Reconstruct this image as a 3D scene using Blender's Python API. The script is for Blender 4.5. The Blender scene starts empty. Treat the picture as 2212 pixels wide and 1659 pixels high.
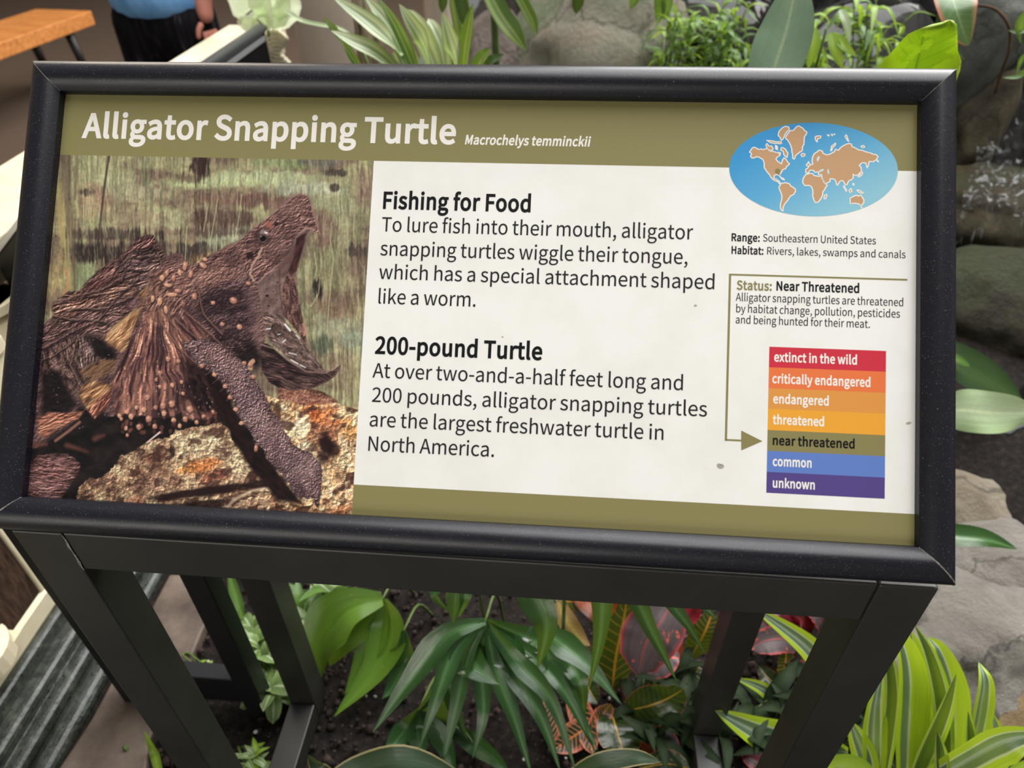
import bpy, bmesh, math, random, json
import numpy as np
from mathutils import Vector, Matrix, noise as mnoise

# ------------------------------------------------------------------ camera (recovered from the sign's rectangle)
FPX = 1540.0; CX, CY = 1106.0, 829.5
CAMZ = 1.5                       # eye height above the visitors' floor
def _ray(px, py): return np.array([px-CX, -(py-CY), -FPX])/FPX
_pan = [(142,204),(1981,227),(1975,1179),(60,1072)]       # visible print: TL TR BR BL
_r = [_ray(*p) for p in _pan]
_s = np.linalg.solve(np.stack([_r[0], -_r[1], _r[2]], 1), _r[3])
_Q = [_r[0]*_s[0], _r[1]*_s[1], _r[2]*_s[2], _r[3]]
PW = 0.60
_k = PW/np.linalg.norm(_Q[1]-_Q[0]); _Q = [q*_k for q in _Q]
_U = _Q[1]-_Q[0]; _U /= np.linalg.norm(_U)
_dn = _ray(1128, 2724); _dn /= np.linalg.norm(_dn)
_Z = -_dn; _X = _U-_Z*(_U@_Z); _X /= np.linalg.norm(_X); _Y = np.cross(_Z, _X)
M3 = np.stack([_X, _Y, _Z])
CAMP = np.array([0, 0, CAMZ])
cam_d = bpy.data.cameras.new('camera'); cam = bpy.data.objects.new('camera', cam_d)
bpy.context.scene.collection.objects.link(cam)
cam.matrix_world = Matrix.Translation((0, 0, CAMZ)) @ Matrix([list(r) for r in M3]).to_4x4()
cam_d.sensor_width = 36; cam_d.lens = FPX/2212*36; cam_d.clip_start = 0.02; cam_d.clip_end = 60
cam_d.dof.use_dof = True; cam_d.dof.focus_distance = 0.56; cam_d.dof.aperture_fstop = 7.5
S = bpy.context.scene; S.camera = cam
S.view_settings.view_transform = 'Standard'; S.view_settings.look = 'None'
S.view_settings.gamma = 1; S.view_settings.use_curve_mapping = False
S.view_settings.exposure = -0.27
S.cycles.max_bounces = 6; S.cycles.diffuse_bounces = 3; S.cycles.glossy_bounces = 3; S.cycles.transparent_max_bounces = 6

# ------------------------------------------------------------------ world and lights (a glass-roofed conservatory)
w = bpy.data.worlds.new('world'); S.world = w; w.use_nodes = True
w.node_tree.nodes['Background'].inputs[0].default_value = (0.92, 0.93, 0.92, 1)
w.node_tree.nodes['Background'].inputs[1].default_value = 0.27
def area(name, loc, target, sx, sy, power, col=(1, 1, 1)):
    l = bpy.data.lights.new(name, 'AREA'); l.shape = 'RECTANGLE'; l.size = sx; l.size_y = sy; l.energy = power; l.color = col
    o = bpy.data.objects.new(name, l); S.collection.objects.link(o); o.location = loc
    d = Vector(target)-Vector(loc); o.rotation_euler = d.to_track_quat('-Z', 'Y').to_euler(); return o
area('skylight', (1.2, 2.2, 5.0), (0.4, 1.2, 0), 4.5, 4.5, 560, (0.985, 0.985, 0.98))
area('window_light', (4.5, 7.8, 4.8), (1.6, 1.0, 1.2), 8.6, 7.0, 2300, (1, 0.97, 0.93))
area('hall_lamp', (-2.8, 4.5, 3.6), (-2.2, 2.4, 0), 1.5, 1.5, 90, (1, 0.88, 0.72))
area('stand_front_fill', (-1.4, -3.2, 1.3), (-0.1, 0.4, 0.9), 3.4, 1.4, 75, (1, 0.96, 0.88))  # added fill light behind the camera, brightens the fronts of legs and apron
#END_TOP
# ------------------------------------------------------------------ pixel to place helpers
def ony(px, py, y):
    d = M3@_ray(px, py); return Vector(d*(y/d[1])+CAMP)
def onz(px, py, z):
    d = M3@_ray(px, py); return Vector(d*((z-CAMZ)/d[2])+CAMP)
def onx(px, py, x):
    d = M3@_ray(px, py); return Vector(d*(x/d[0])+CAMP)
def depth(v): return -float(M3.T[2]@(np.array(v)-CAMP))
def pxm(wpx, v): return wpx*depth(v)/FPX
# sign plane frame: origin bottom-left of visible print
PO = Vector(M3@_Q[3]+CAMP); PU = (Vector(M3@_Q[2])-Vector(M3@_Q[3])); PV = Vector(M3@_Q[0])-Vector(M3@_Q[3])
PWm = PU.length; PH = PV.length; PU.normalize(); PV = (PV-PU*PV.dot(PU)).normalized(); PN = PU.cross(PV).normalized()
def puv(px, py):
    d = Vector(M3@_ray(px, py)); C = Vector(CAMP); t = (PO-C).dot(PN)/d.dot(PN); p = C+d*t-PO
    return p.dot(PU), p.dot(PV)
def pw(u, v, n=0.0): return PO+PU*u+PV*v+PN*n

# ------------------------------------------------------------------ object helpers
COL = S.collection
def lin(c): return tuple((x/255/12.92 if x/255 <= 0.04045 else ((x/255+0.055)/1.055)**2.4) for x in c)
def tag(o, label=None, cat=None, group=None, kind=None):
    if label: o['label'] = label
    if cat: o['category'] = cat
    if group: o['group'] = group
    if kind: o['kind'] = kind
    return o
def empty(name, loc, label, cat, group=None):
    o = bpy.data.objects.new(name, None); COL.objects.link(o); o.location = loc; o.empty_display_size = 0.05
    return tag(o, label, cat, group)
def root_off(parent):
    v = Vector((0, 0, 0))
    while parent is not None: v += parent.location; parent = parent.parent
    return v
def mobj(name, verts, faces, m, parent=None, smooth=False, uvs=None, mats=None, fm=None):
    me = bpy.data.meshes.new(name)
    off = root_off(parent)
    me.from_pydata([tuple(Vector(v)-off) for v in verts], [], faces)
    if m is not None: me.materials.append(m)
    if mats:
        for x in mats: me.materials.append(x)
        if fm: me.polygons.foreach_set('material_index', fm)
    if uvs is not None:
        ul = me.uv_layers.new(name='UVMap'); li = np.empty(len(me.loops), dtype=np.int32)
        me.loops.foreach_get('vertex_index', li); ul.data.foreach_set('uv', np.array(uvs, dtype=np.float32)[li].ravel())
    if smooth: me.polygons.foreach_set('use_smooth', [True]*len(me.polygons))
    me.update()
    o = bpy.data.objects.new(name, me); COL.objects.link(o)
    if parent is not None: o.parent = parent
    return o
def bmobj(name, bm, m, parent=None, smooth=False, bevel=0, seg=2):
    off = root_off(parent)
    if bevel: bmesh.ops.bevel(bm, geom=list(bm.edges), offset=bevel, segments=seg, affect='EDGES', profile=0.5, clamp_overlap=True)
    bmesh.ops.translate(bm, verts=bm.verts, vec=-off)
    me = bpy.data.meshes.new(name); bm.to_mesh(me); bm.free()
    if m is not None: me.materials.append(m)
    if smooth: me.polygons.foreach_set('use_smooth', [True]*len(me.polygons))
    o = bpy.data.objects.new(name, me); COL.objects.link(o)
    if parent is not None: o.parent = parent
    return o
def hexa(bm, c):   # 8 corners bottom 4 ccw, top 4 ccw
    v = [bm.verts.new(x) for x in c]
    for f in ((3,2,1,0),(4,5,6,7),(0,1,5,4),(1,2,6,5),(2,3,7,6),(3,0,4,7)): bm.faces.new([v[i] for i in f])
def boxbm(x0, x1, y0, y1, z0, z1, bm=None):
    bm = bm or bmesh.new()
    hexa(bm, [(x0,y0,z0),(x1,y0,z0),(x1,y1,z0),(x0,y1,z0),(x0,y0,z1),(x1,y0,z1),(x1,y1,z1),(x0,y1,z1)]); return bm
def extr(poly, axis, a, b):
    """prism: poly of 2D points extruded along axis from a to b"""
    bm = bmesh.new()
    def P(p, t):
        return {'x': (t, p[0], p[1]), 'y': (p[0], t, p[1]), 'z': (p[0], p[1], t)}[axis]
    A = [bm.verts.new(P(p, a)) for p in poly]; B = [bm.verts.new(P(p, b)) for p in poly]
    bm.faces.new(A); bm.faces.new(B[::-1]); n = len(poly)
    for i in range(n): bm.faces.new([A[i], B[i], B[(i+1) % n], A[(i+1) % n]])
    bmesh.ops.recalc_face_normals(bm, faces=bm.faces); return bm
def tube(pts, radii, nseg=8):
    """verts, faces of a tube along pts"""
    V = []; F = []; pts = [Vector(p) for p in pts]; n = len(pts)
    for i, p in enumerate(pts):
        t = (pts[min(i+1, n-1)]-pts[max(i-1, 0)]).normalized()
        a = t.orthogonal().normalized() if i == 0 else (a-t*a.dot(t)).normalized()
        b = t.cross(a); r = radii[i] if hasattr(radii, '__len__') else radii
        for k in range(nseg):
            th = 2*math.pi*k/nseg; V.append(p+a*math.cos(th)*r+b*math.sin(th)*r)
    for i in range(n-1):
        for k in range(nseg):
            F.append((i*nseg+k, i*nseg+(k+1) % nseg, (i+1)*nseg+(k+1) % nseg, (i+1)*nseg+k))
    F.append(tuple(range(nseg))[::-1]); F.append(tuple(range((n-1)*nseg, n*nseg)))
    return V, F
def lathe(bm, prof, cx, cy, nseg=20):
    rings = []
    for r, z in prof: rings.append([bm.verts.new((cx+r*math.cos(2*math.pi*k/nseg), cy+r*math.sin(2*math.pi*k/nseg), z)) for k in range(nseg)])
    for a, b in zip(rings[:-1], rings[1:]):
        for k in range(nseg): bm.faces.new([a[k], a[(k+1) % nseg], b[(k+1) % nseg], b[k]])
    bm.faces.new(rings[0][::-1]); bm.faces.new(rings[-1]); return bm

# ------------------------------------------------------------------ materials
class NB:
    def __init__(s, name):
        s.m = bpy.data.materials.new(name); s.m.use_nodes = True; s.t = s.m.node_tree; s.n = s.t.nodes
        s.b = s.n['Principled BSDF']; s.out = s.n['Material Output']
    def add(s, ty, **kw):
        x = s.n.new(ty)
        for k, v in kw.items(): setattr(x, k, v)
        return x
    def link(s, a, b): s.t.links.new(a, b)
    def coord(s, kind='Object', scale=(1,1,1), rot=(0,0,0)):
        tc = s.add('ShaderNodeTexCoord'); mp = s.add('ShaderNodeMapping'); mp.inputs['Scale'].default_value = scale; mp.inputs['Rotation'].default_value = rot
        s.link(tc.outputs[kind], mp.inputs[0]); return mp.outputs[0]
    def noise(s, vec, scale, detail=4, rough=0.55, dist=0):
        x = s.add('ShaderNodeTexNoise'); x.inputs['Scale'].default_value = scale; x.inputs['Detail'].default_value = detail
        x.inputs['Roughness'].default_value = rough; x.inputs['Distortion'].default_value = dist; s.link(vec, x.inputs['Vector']); return x.outputs['Fac']
    def ramp(s, fac, stops, interp='LINEAR'):
        x = s.add('ShaderNodeValToRGB'); cr = x.color_ramp; cr.interpolation = interp
        while len(cr.elements) < len(stops): cr.elements.new(0.5)
        for e, (p, c) in zip(cr.elements, stops): e.position = p; e.color = (*c, 1)
        s.link(fac, x.inputs[0]); return x.outputs[0]
    def mix(s, fac, a, b, mode='MIX'):
        x = s.add('ShaderNodeMix', data_type='RGBA', blend_type=mode)
        for sock, v in ((x.inputs[0], fac), (x.inputs[6], a), (x.inputs[7], b)):
            if isinstance(v, (int, float)): sock.default_value = v
            elif isinstance(v, tuple): sock.default_value = (*v, 1)
            else: s.link(v, sock)
        return x.outputs[2]
    def bump(s, h, strength, dist=0.01):
        x = s.add('ShaderNodeBump'); x.inputs['Strength'].default_value = strength; x.inputs['Distance'].default_value = dist
        s.link(h, x.inputs['Height']); s.link(x.outputs[0], s.b.inputs['Normal'])
    def setp(s, **kw):
        for k, v in kw.items():
            k = {'rough': 'Roughness', 'metal': 'Metallic', 'spec': 'Specular IOR Level', 'coat': 'Coat Weight'}[k]
            s.b.inputs[k].default_value = v
def plain(name, c, rough=0.6, spec=0.4, metal=0, coat=0):
    nb = NB(name); nb.b.inputs['Base Color'].default_value = (*lin(c), 1); nb.setp(rough=rough, spec=spec, metal=metal, coat=coat); return nb.m
def mottled(name, cols, scale=6, rough=0.6, bump=0.2, spec=0.3, detail=6, sc=(1,1,1), rot=(0,0,0), bscale=None, bd=0.004, coord='Object', lo=0.3, hi=0.7, dist=0):
    nb = NB(name); v = nb.coord(coord, sc, rot); f = nb.noise(v, scale, detail, 0.6, dist)
    k = len(cols); nb.link(nb.ramp(f, [(lo+(hi-lo)*i/(k-1), lin(c)) for i, c in enumerate(cols)]), nb.b.inputs['Base Color'])
    if bump: nb.bump(nb.noise(v, bscale or scale*4, 6, 0.65), bump, bd)
    nb.setp(rough=rough, spec=spec); return nb.m
def leafmat(name, stops, streak=0.25, rough=0.32, transl=0.25, tcol=None, sv=60, veins=0.0, veincol=(200,190,60), blotch=None, spec=0.5):
    """stops: colours across the leaf 0..1 (symmetric if mirrored by caller) driven by UV"""
    nb = NB(name); tc = nb.add('ShaderNodeTexCoord'); sep = nb.add('ShaderNodeSeparateXYZ'); nb.link(tc.outputs['UV'], sep.inputs[0])
    col = nb.ramp(sep.outputs[0], [(p, lin(c)) for p, c in stops])
    mp = nb.add('ShaderNodeMapping'); mp.inputs['Scale'].default_value = (sv, 1.5, 1); nb.link(tc.outputs['UV'], mp.inputs[0])
    nz = nb.noise(mp.outputs[0], 1.0, 3, 0.6)
    dark = nb.mix(1.0, col, (0.35, 0.42, 0.35), 'MULTIPLY')
    f = nb.ramp(nz, [(0.35, (1,)*3), (0.62, (0,)*3)])
    mm = nb.add('ShaderNodeMath', operation='MULTIPLY'); nb.link(f, mm.inputs[0]); mm.inputs[1].default_value = streak
    col = nb.mix(mm.outputs[0], col, dark)
    if veins:
        # side veins: bands in (v*k + |u-.5|*c)
        ab = nb.add('ShaderNodeMath', operation='SUBTRACT'); nb.link(sep.outputs[0], ab.inputs[0]); ab.inputs[1].default_value = 0.5
        aa = nb.add('ShaderNodeMath', operation='ABSOLUTE'); nb.link(ab.outputs[0], aa.inputs[0])
        m1 = nb.add('ShaderNodeMath', operation='MULTIPLY'); nb.link(aa.outputs[0], m1.inputs[0]); m1.inputs[1].default_value = -0.32
        ad = nb.add('ShaderNodeMath', operation='ADD'); nb.link(m1.outputs[0], ad.inputs[0]); nb.link(sep.outputs[1], ad.inputs[1])
        m2 = nb.add('ShaderNodeMath', operation='MULTIPLY'); nb.link(ad.outputs[0], m2.inputs[0]); m2.inputs[1].default_value = 11
        fr = nb.add('ShaderNodeMath', operation='FRACT'); nb.link(m2.outputs[0], fr.inputs[0])
        vn = nb.ramp(fr.outputs[0], [(0.0, (1,)*3), (0.16, (0,)*3), (0.9, (0,)*3), (1.0, (1,)*3)])
        m3 = nb.add('ShaderNodeMath', operation='MULTIPLY'); nb.link(vn, m3.inputs[0]); m3.inputs[1].default_value = veins
        col = nb.mix(m3.outputs[0], col, lin(veincol))
    if blotch:
        c2, sc2, th = blotch
        bz = nb.noise(nb.coord('Object'), sc2, 3, 0.6); col = nb.mix(nb.ramp(bz, [(th, (0,)*3), (th+0.06, (1,)*3)]), col, lin(c2))
    nb.link(col, nb.b.inputs['Base Color']); nb.setp(rough=rough, spec=spec)
    nb.bump(nz, 0.5, 0.0012)
    if transl:
        tr = nb.add('ShaderNodeBsdfTranslucent'); mx = nb.add('ShaderNodeMixShader'); mx.inputs[0].default_value = transl
        tc2 = nb.mix(0.5, col, tcol and lin(tcol) or lin((190, 220, 60)), 'MIX') ; nb.link(tc2, tr.inputs[0])
        nb.link(nb.b.outputs[0], mx.inputs[1]); nb.link(tr.outputs[0], mx.inputs[2]); nb.link(mx.outputs[0], nb.out.inputs[0])
    return nb.m

# ------------------------------------------------------------------ leaf builder
def catmull(P, n):
    P = [Vector(p) for p in P]
    if len(P) == 2: return [P[0].lerp(P[1], i/n) for i in range(n+1)]
    Q = [P[0]*2-P[1]]+P+[P[-1]*2-P[-2]]; out = []
    for i in range(n+1):
        t = i/n*(len(P)-1); k = min(int(t), len(P)-2); u = t-k
        a, b, c, d = Q[k:k+4]
        out.append(0.5*((2*b)+(c-a)*u+(2*a-5*b+4*c-d)*u*u+(3*b-a-3*c+d)*u**3))
    return out
PROF = {
 'lance': lambda t: (math.sin(math.pi*min(1, t*0.97+0.03)**0.75))**0.8,
 'strap': lambda t: min(1, 0.55+2.5*t)*min(1, ((1-t)*2.6)**0.7) if t < 1 else 0,
 'up':    lambda t: min(1, 0.75+1.0*t)*min(1, ((1-t)*1.9)**0.75) if t < 1 else 0,
 'palm':  lambda t: (0.25+1.6*t if t < 0.45 else 0.97)*min(1, ((1-t)*1.9)**0.9) if t < 1 else 0,
 'oval':  lambda t: math.sin(math.pi*min(1, t*0.98+0.02))**0.55,
 'blunt': lambda t: min(1, (t*3+0.1)**0.5)*min(1, ((1-t)*2.2)**0.5) if t < 1 else 0,
 'heart': lambda t: min(1, (t*9+0.1)**0.5)*(1-t)**0.65 if t < 1 else 0,
}
def leaf_geo(pts3, width, prof='lance', nrm=(0, -0.6, 0.8), fold=0.25, curl=0.0, ns=14, nc=4, twist=0.0, wav=0.0, wf=5, seed=0):
    C = catmull(pts3, ns); V = []; F = []; UV = []; pf = PROF[prof]; nrm = Vector(nrm).normalized(); K = 2*nc+1
    for i, p in enumerate(C):
        t = (C[min(i+1, ns)]-C[max(i-1, 0)]).normalized(); s = t.cross(nrm)
        if s.length < 1e-4: s = t.orthogonal()
        s.normalize(); n = s.cross(t).normalized()
        if twist: R = Matrix.Rotation(twist*i/ns, 3, t); s = R@s; n = R@n
        wd = width*0.5*max(0.012, pf(i/ns))
        for k in range(K):
            a = (k-nc)/nc
            h = fold*wd*abs(a)-curl*wd*a*a+wav*width*math.sin(wf*6.283*i/ns+seed+(1.7 if a > 0 else 0))*a*a
            V.append(p+s*(a*wd)+n*h); UV.append(((a+1)/2, i/ns))
    for i in range(ns):
        for k in range(K-1):
            F.append((i*K+k, i*K+k+1, (i+1)*K+k+1, (i+1)*K+k))
    return V, F, UV
def leaf(name, ctrl, wpx, m, parent, prof='lance', **kw):
    """ctrl: (px, py, Y) triples -> a real leaf at those places"""
    P = []
    for c in ctrl:
        q = ony(*c)
        if q.z < 0.412: q = onz(c[0], c[1], 0.412+0.012*random.Random(int(c[0]*7+c[1])).random())
        P.append(q)
    mid = P[len(P)//2]
    V, F, UV = leaf_geo(P, pxm(wpx, mid), prof, **kw)
    return mobj(name, V, F, m, parent, smooth=True, uvs=UV)
def stem(name, pts, r, m, parent):
    V, F = tube(catmull(pts, 8), [r*(1-0.4*i/8) for i in range(9)], 6); return mobj(name, V, F, m, parent, smooth=True)
# ================================================================== STRUCTURE
m_floor = mottled('floor_carpet', [(66,54,46),(86,72,62),(98,84,74)], 140, 0.9, 0.5, 0.1, bscale=400, bd=0.003, lo=0.35, hi=0.65)
fl = mobj('floor', [(-7,-2,0),(-1.2,-2,0),(-1.2,9,0),(-7,9,0)], [(0,1,2,3)], m_floor); tag(fl, kind='structure')
m_wall = mottled('wall_paint', [(120,108,94),(134,122,108)], 3, 0.85, 0.05)
def slab(name, x0, x1, y0, y1, z0, z1, m):
    return tag(bmobj(name, boxbm(x0, x1, y0, y1, z0, z1), m), kind='structure')
slab('wall_back', -7, 6.5, 9.0, 9.2, 0, 5.2, m_wall)
slab('wall_left', -7.2, -7, -2, 9.2, 0, 5.2, m_wall)
# soil bed with uneven surface
m_soil = mottled('potting_soil', [(12,9,8),(26,20,17),(42,33,28),(58,48,41)], 90, 0.9, 0.9, 0.3, bscale=300, bd=0.006, lo=0.3, hi=0.75)
NX, NY = 150, 150; V = []; F = []
for j in range(NY):
    for i in range(NX):
        x = -0.72+(i/(NX-1))**1.5*5.2; y = -0.2+(j/(NY-1))**1.5*8.6
        z = 0.392+0.012*mnoise.noise(Vector((x*9, y*9, 0)))+0.006*mnoise.noise(Vector((x*40, y*40, 3)))
        sx_ = min(1, max(0, (x-0.42)/0.5)); sy_ = min(1, max(0, (y-0.55)/1.7)); sb_ = min(1, max(0, (y-1.75)/0.7))
        z += sx_*sx_*(3-2*sx_)*(0.09+0.24*sy_)+sb_*sb_*(3-2*sb_)*0.24*(1-0.35*sx_)*min(1, max(0, (x+0.6)/0.4))
        V.append((x, y, z))
for j in range(NY-1):
    for i in range(NX-1): F.append((j*NX+i, j*NX+i+1, (j+1)*NX+i+1, (j+1)*NX+i))
tag(mobj('ground', V, F, m_soil, smooth=True), kind='structure')
# rough rock face behind the planting
m_rockwall = mottled('dark_rock', [(20,19,16),(48,45,38),(78,74,62),(60,66,50)], 3, 0.7, 0.8, 0.35, bscale=14, bd=0.03)
V = []; F = []; NX, NY = 110, 50
for j in range(NY):
    for i in range(NX):
        a = i/(NX-1); x = -0.2+a*5.2; z = 0.3+j/(NY-1)*2.4; y = 4.0-a*a*1.2
        h = mnoise.multi_fractal(Vector((x*1.3, z*1.6, 1)), 0.9, 2.1, 4); c = mnoise.cell(Vector((x*2.2+h*.3, z*3.1, 2)))
        V.append((x, y-0.25*h-0.22*c, z))
for j in range(NY-1):
    for i in range(NX-1): F.append((j*NX+i, j*NX+i+1, (j+1)*NX+i+1, (j+1)*NX+i))
tag(mobj('wall_right', V, F, m_rockwall), kind='structure')

# ---- columns behind the planting
m_col = mottled('painted_column', [(160,146,130),(176,162,146)], 2, 0.7, 0.04)
c0 = ony(612, 60, 3.1); c1 = ony(772, 60, 3.1); cxm = (c0.x+c1.x)/2; cr = (c1.x-c0.x)/2
bm = bmesh.new(); lathe(bm, [(cr*1.15,0),(cr*1.15,0.18),(cr*1.06,0.24),(cr,0.3),(cr,4.6),(cr*1.2,4.7),(cr*1.2,4.9)], cxm, 3.1+cr, 40)
tag(bmobj('column', bm, m_col, smooth=True), 'plain round beige column beyond the balustrade end', 'column')
c0 = ony(918, 40, 4.6); c1 = ony(984, 40, 4.6); cxm = (c0.x+c1.x)/2; cr = (c1.x-c0.x)/2
bm = bmesh.new(); lathe(bm, [(cr*1.15,0),(cr*1.15,0.18),(cr,0.3),(cr,4.6),(cr*1.2,4.9)], cxm, 4.6, 32)
tag(bmobj('column', bm, m_col, smooth=True), 'narrow far beige column seen between striped palm leaf tips', 'column')
m_bark = mottled('bark', [(70,54,40),(150,132,106),(204,190,160),(96,76,58)], 9, 0.9, 0.8, sc=(6,6,0.6), bscale=12, bd=0.02)
p = ony(790, 50, 2.9); V, F = tube([(p.x, 2.9, 0.35), (p.x+.01, 2.92, 1.0), (p.x-.01, 2.95, 1.6), (p.x, 3.0, 2.6)], [0.065, 0.055, 0.05, 0.045], 14)
tag(mobj('tree_trunk', V, F, m_bark, smooth=True), 'pale striped tree trunk between beige column and striped palm leaves', 'tree trunk')

# ================================================================== BALUSTRADE
m_cream = mottled('cream_stone', [(196,182,150),(214,202,172),(224,214,188)], 8, 0.5, 0.08, 0.35)
m_green = NB('green_marble')
v = m_green.coord('Object'); f = m_green.noise(v, 22, 8, 0.7, 1.5); ff = m_green.noise(m_green.coord('Object'), 160, 3)
c = m_green.ramp(f, [(0.3, lin((26,28,25))), (0.52, lin((52,56,49))), (0.75, lin((84,86,76)))])
c = m_green.mix(m_green.ramp(ff, [(0.3, (1,)*3), (0.4, (0,)*3)]), c, lin((14,16,14)))
m_green.link(c, m_green.b.inputs['Base Color']); m_green.setp(rough=0.16, spec=0.5); m_green.bump(m_green.noise(v, 38, 6, 0.7), 0.6, 0.0055); m_green = m_green.m
bal = empty('balustrade', (-0.95, 1.0, 0), 'long cream stone balustrade on polished dark green marble plinth', 'balustrade')
bmobj('cap_rail', extr([(-1.14,0.90),(-1.14,0.945),(-1.135,0.95),(-0.955,0.95),(-0.95,0.945),(-0.95,0.905),(-0.965,0.895),(-0.965,0.87),(-1.125,0.87),(-1.125,0.895)], 'y', -0.4, 2.46), m_cream, bal)
bmobj('base_rail', extr([(-1.13,0.40),(-1.13,0.47),(-1.11,0.50),(-0.842,0.50),(-0.834,0.495),(-0.834,0.464),(-0.84,0.40)], 'y', -0.4, 2.42), m_cream, bal)
bp = [(0.055,0.50),(0.055,0.53),(0.03,0.545),(0.045,0.56),(0.052,0.60),(0.04,0.66),(0.025,0.69),(0.035,0.705),(0.025,0.72),(0.035,0.76),(0.05,0.80),(0.045,0.835),(0.03,0.845),(0.055,0.855),(0.055,0.87)]
for yy, xb in ((-0.15,-0.862),(0.18,-0.862),(0.50,-0.862),(0.93,-0.97),(1.10,-0.97),(1.34,-0.97),(1.58,-0.97),(1.82,-0.97)):
    bm = bmesh.new(); lathe(bm, bp, xb, yy, 24); boxbm(xb-0.045, xb+0.045, yy-0.05, yy+0.05, 0.5, 0.514, bm); boxbm(xb-0.045, xb+0.045, yy-0.05, yy+0.05, 0.857, 0.87, bm)
    bmobj('baluster', bm, m_cream, bal, smooth=False)
bmobj('pier', boxbm(-0.96, -0.8375, 0.628, 0.80, 0.5, 0.87), m_cream, bal, bevel=0.003)
bmobj('soffit_rail', boxbm(-1.0, -0.83, -0.4, 0.80, 0.872, 0.90), m_cream, bal, bevel=0.004)
m_mesh = mottled('brown_woven_panel', [(40,29,23),(66,50,40),(84,64,52)], 60, 0.9, 0.6, 0.1, sc=(1,2.4,0.5), bscale=140, bd=0.002)
bmobj('infill_panel', boxbm(-0.856, -0.8415, -0.4, 0.627, 0.5, 0.87), m_mesh, bal, bevel=0.001)
# end pedestal with carved mouldings
pe = bmesh.new()
for a, z0, z1 in ((0.20,0,0.40),(0.17,0.40,0.62),(0.19,0.62,0.65),(0.165,0.65,0.67),(0.18,0.67,0.70),(0.15,0.70,0.80),(0.17,0.80,0.83),(0.19,0.83,0.87)):
    boxbm(-1.06-a*.45, -0.90+a*.15, 2.14-a*.45, 2.14+a*.45, z0, z1, pe)
bmobj('end_pedestal', pe, m_cream, bal, bevel=0.004)
vv = []; ff2 = []
for k in range(5):          # carved acanthus curls on the pedestal face
    t = k/4; cc = ony(597+6*t, 88+9*k, 2.05); V, F = tube([cc+Vector((0.03*math.cos(a), 0.0, 0.022*math.sin(a))) for a in np.linspace(0.3*k, 4.6+0.3*k, 12)], [0.007]*12, 6)
    o_ = len(vv); vv += V; ff2 += [tuple(i+o_ for i in f) for f in F]
mobj('carving', vv, ff2, m_cream, bal, smooth=True)
# marble plinth: stepped and rounded mouldings facing the planting
def bull(x0, z0, r, n=6, a0=90, a1=-90): return [(x0+r*math.cos(math.radians(a0+(a1-a0)*i/n)), z0+r*math.sin(math.radians(a0+(a1-a0)*i/n))) for i in range(n+1)]
poly = [(-1.12,0.0),(-1.12,0.395),(-0.8395,0.395),(-0.8335,0.462)]+bull(-0.826,0.452,0.011,5,90,-40)[:-1]+[(-0.812,0.440)]+bull(-0.798,0.427,0.013,6,95,-60)+[(-0.786,0.414)]+bull(-0.774,0.402,0.012,6,95,-60)+[(-0.764,0.392),(-0.762,0.386)]+bull(-0.752,0.368,0.018,7,95,-50)+[(-0.738,0.352),(-0.714,0.350),(-0.714,0.0)]
ob = bmobj('marble_plinth', extr(poly, 'y', -0.4, 2.42), m_green, bal)
# cladding block of green marble slab seam
bmobj('plinth_kerb', extr([(-0.732,0.352),(-0.732,0.371),(-0.728,0.374),(-0.708,0.374),(-0.704,0.370),(-0.704,0.30),(-0.713,0.30),(-0.713,0.352)], 'y', -0.4, 2.42), mottled('kerb_stone', [(70,70,60),(110,108,94)], 20, 0.5, 0.3), bal)

# ---- mud stone slab between plinth and soil
m_slab = mottled('brown_slate', [(70,58,50),(98,84,74),(118,104,92)], 14, 0.55, 0.4, 0.4, bscale=50, bd=0.004)
pts = [(198,1551),(366,1240),(430,1240),(470,1290),(436,1364),(405,1440),(360,1520),(322,1600),(310,1720),(60,1760)]
q = [onz(px, py, 0.415) for px, py in pts]
bm = bmesh.new(); T_ = [bm.verts.new(p) for p in q]; B_ = [bm.verts.new((p.x, p.y, 0.37)) for p in q]
bm.faces.new(T_); bm.faces.new(B_[::-1])
for i in range(len(q)): bm.faces.new([T_[i], B_[i], B_[(i+1) % len(q)], T_[(i+1) % len(q)]])
bmesh.ops.recalc_face_normals(bm, faces=bm.faces)
tag(bmobj('stone_slab', bm, m_slab, bevel=0.004), 'flat brown slate slab on soil beside the marble plinth', 'stone slab')

# ---- reader console fixed along the balustrade
m_blk = mottled('black_enamel', [(10,10,11),(17,17,19)], 30, 0.35, 0.1, 0.5)
m_edge_hl = plain('highlight_grey', (190,190,192), 0.35, 0.5, 0.6)  # pale grey for the highlight drawn along the console's metal edges
con = empty('reader_console', (-0.87, 1.42, 0.8), 'long black wedge-shaped reading console mounted along the cream balustrade', 'console')
bmobj('console_body', extr([(-0.80,1.055),(-0.80,0.80),(-0.94,0.74),(-0.94,0.94)], 'y', 0.965, 1.93), m_blk, con, bevel=0.003)
V, F = tube([(-0.806,0.96,1.062),(-0.806,1.925,1.062)], 0.013, 14); mobj('top_rail', V, F, plain('grey_black_rail', (58,58,62), 0.35, 0.5), con, smooth=True)
bmobj('edge_highlight', boxbm(-0.8005, -0.7965, 0.97, 1.915, 1.036, 1.047), m_edge_hl, con)  # strip built in for the bright reflection under the top rail
bmobj('edge_highlight', extr([(-0.81,1.047),(-0.93,0.944),(-0.93,0.934),(-0.81,1.037)], 'y', 0.958, 0.965), m_edge_hl, con)  # same painted highlight down the near sloping edge
bmobj('bracket', boxbm(-0.955, -0.94, 1.0, 1.04, 0.76, 0.93), m_blk, con); bmobj('bracket', boxbm(-0.955, -0.94, 1.82, 1.86, 0.76, 0.93), m_blk, con)

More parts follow.
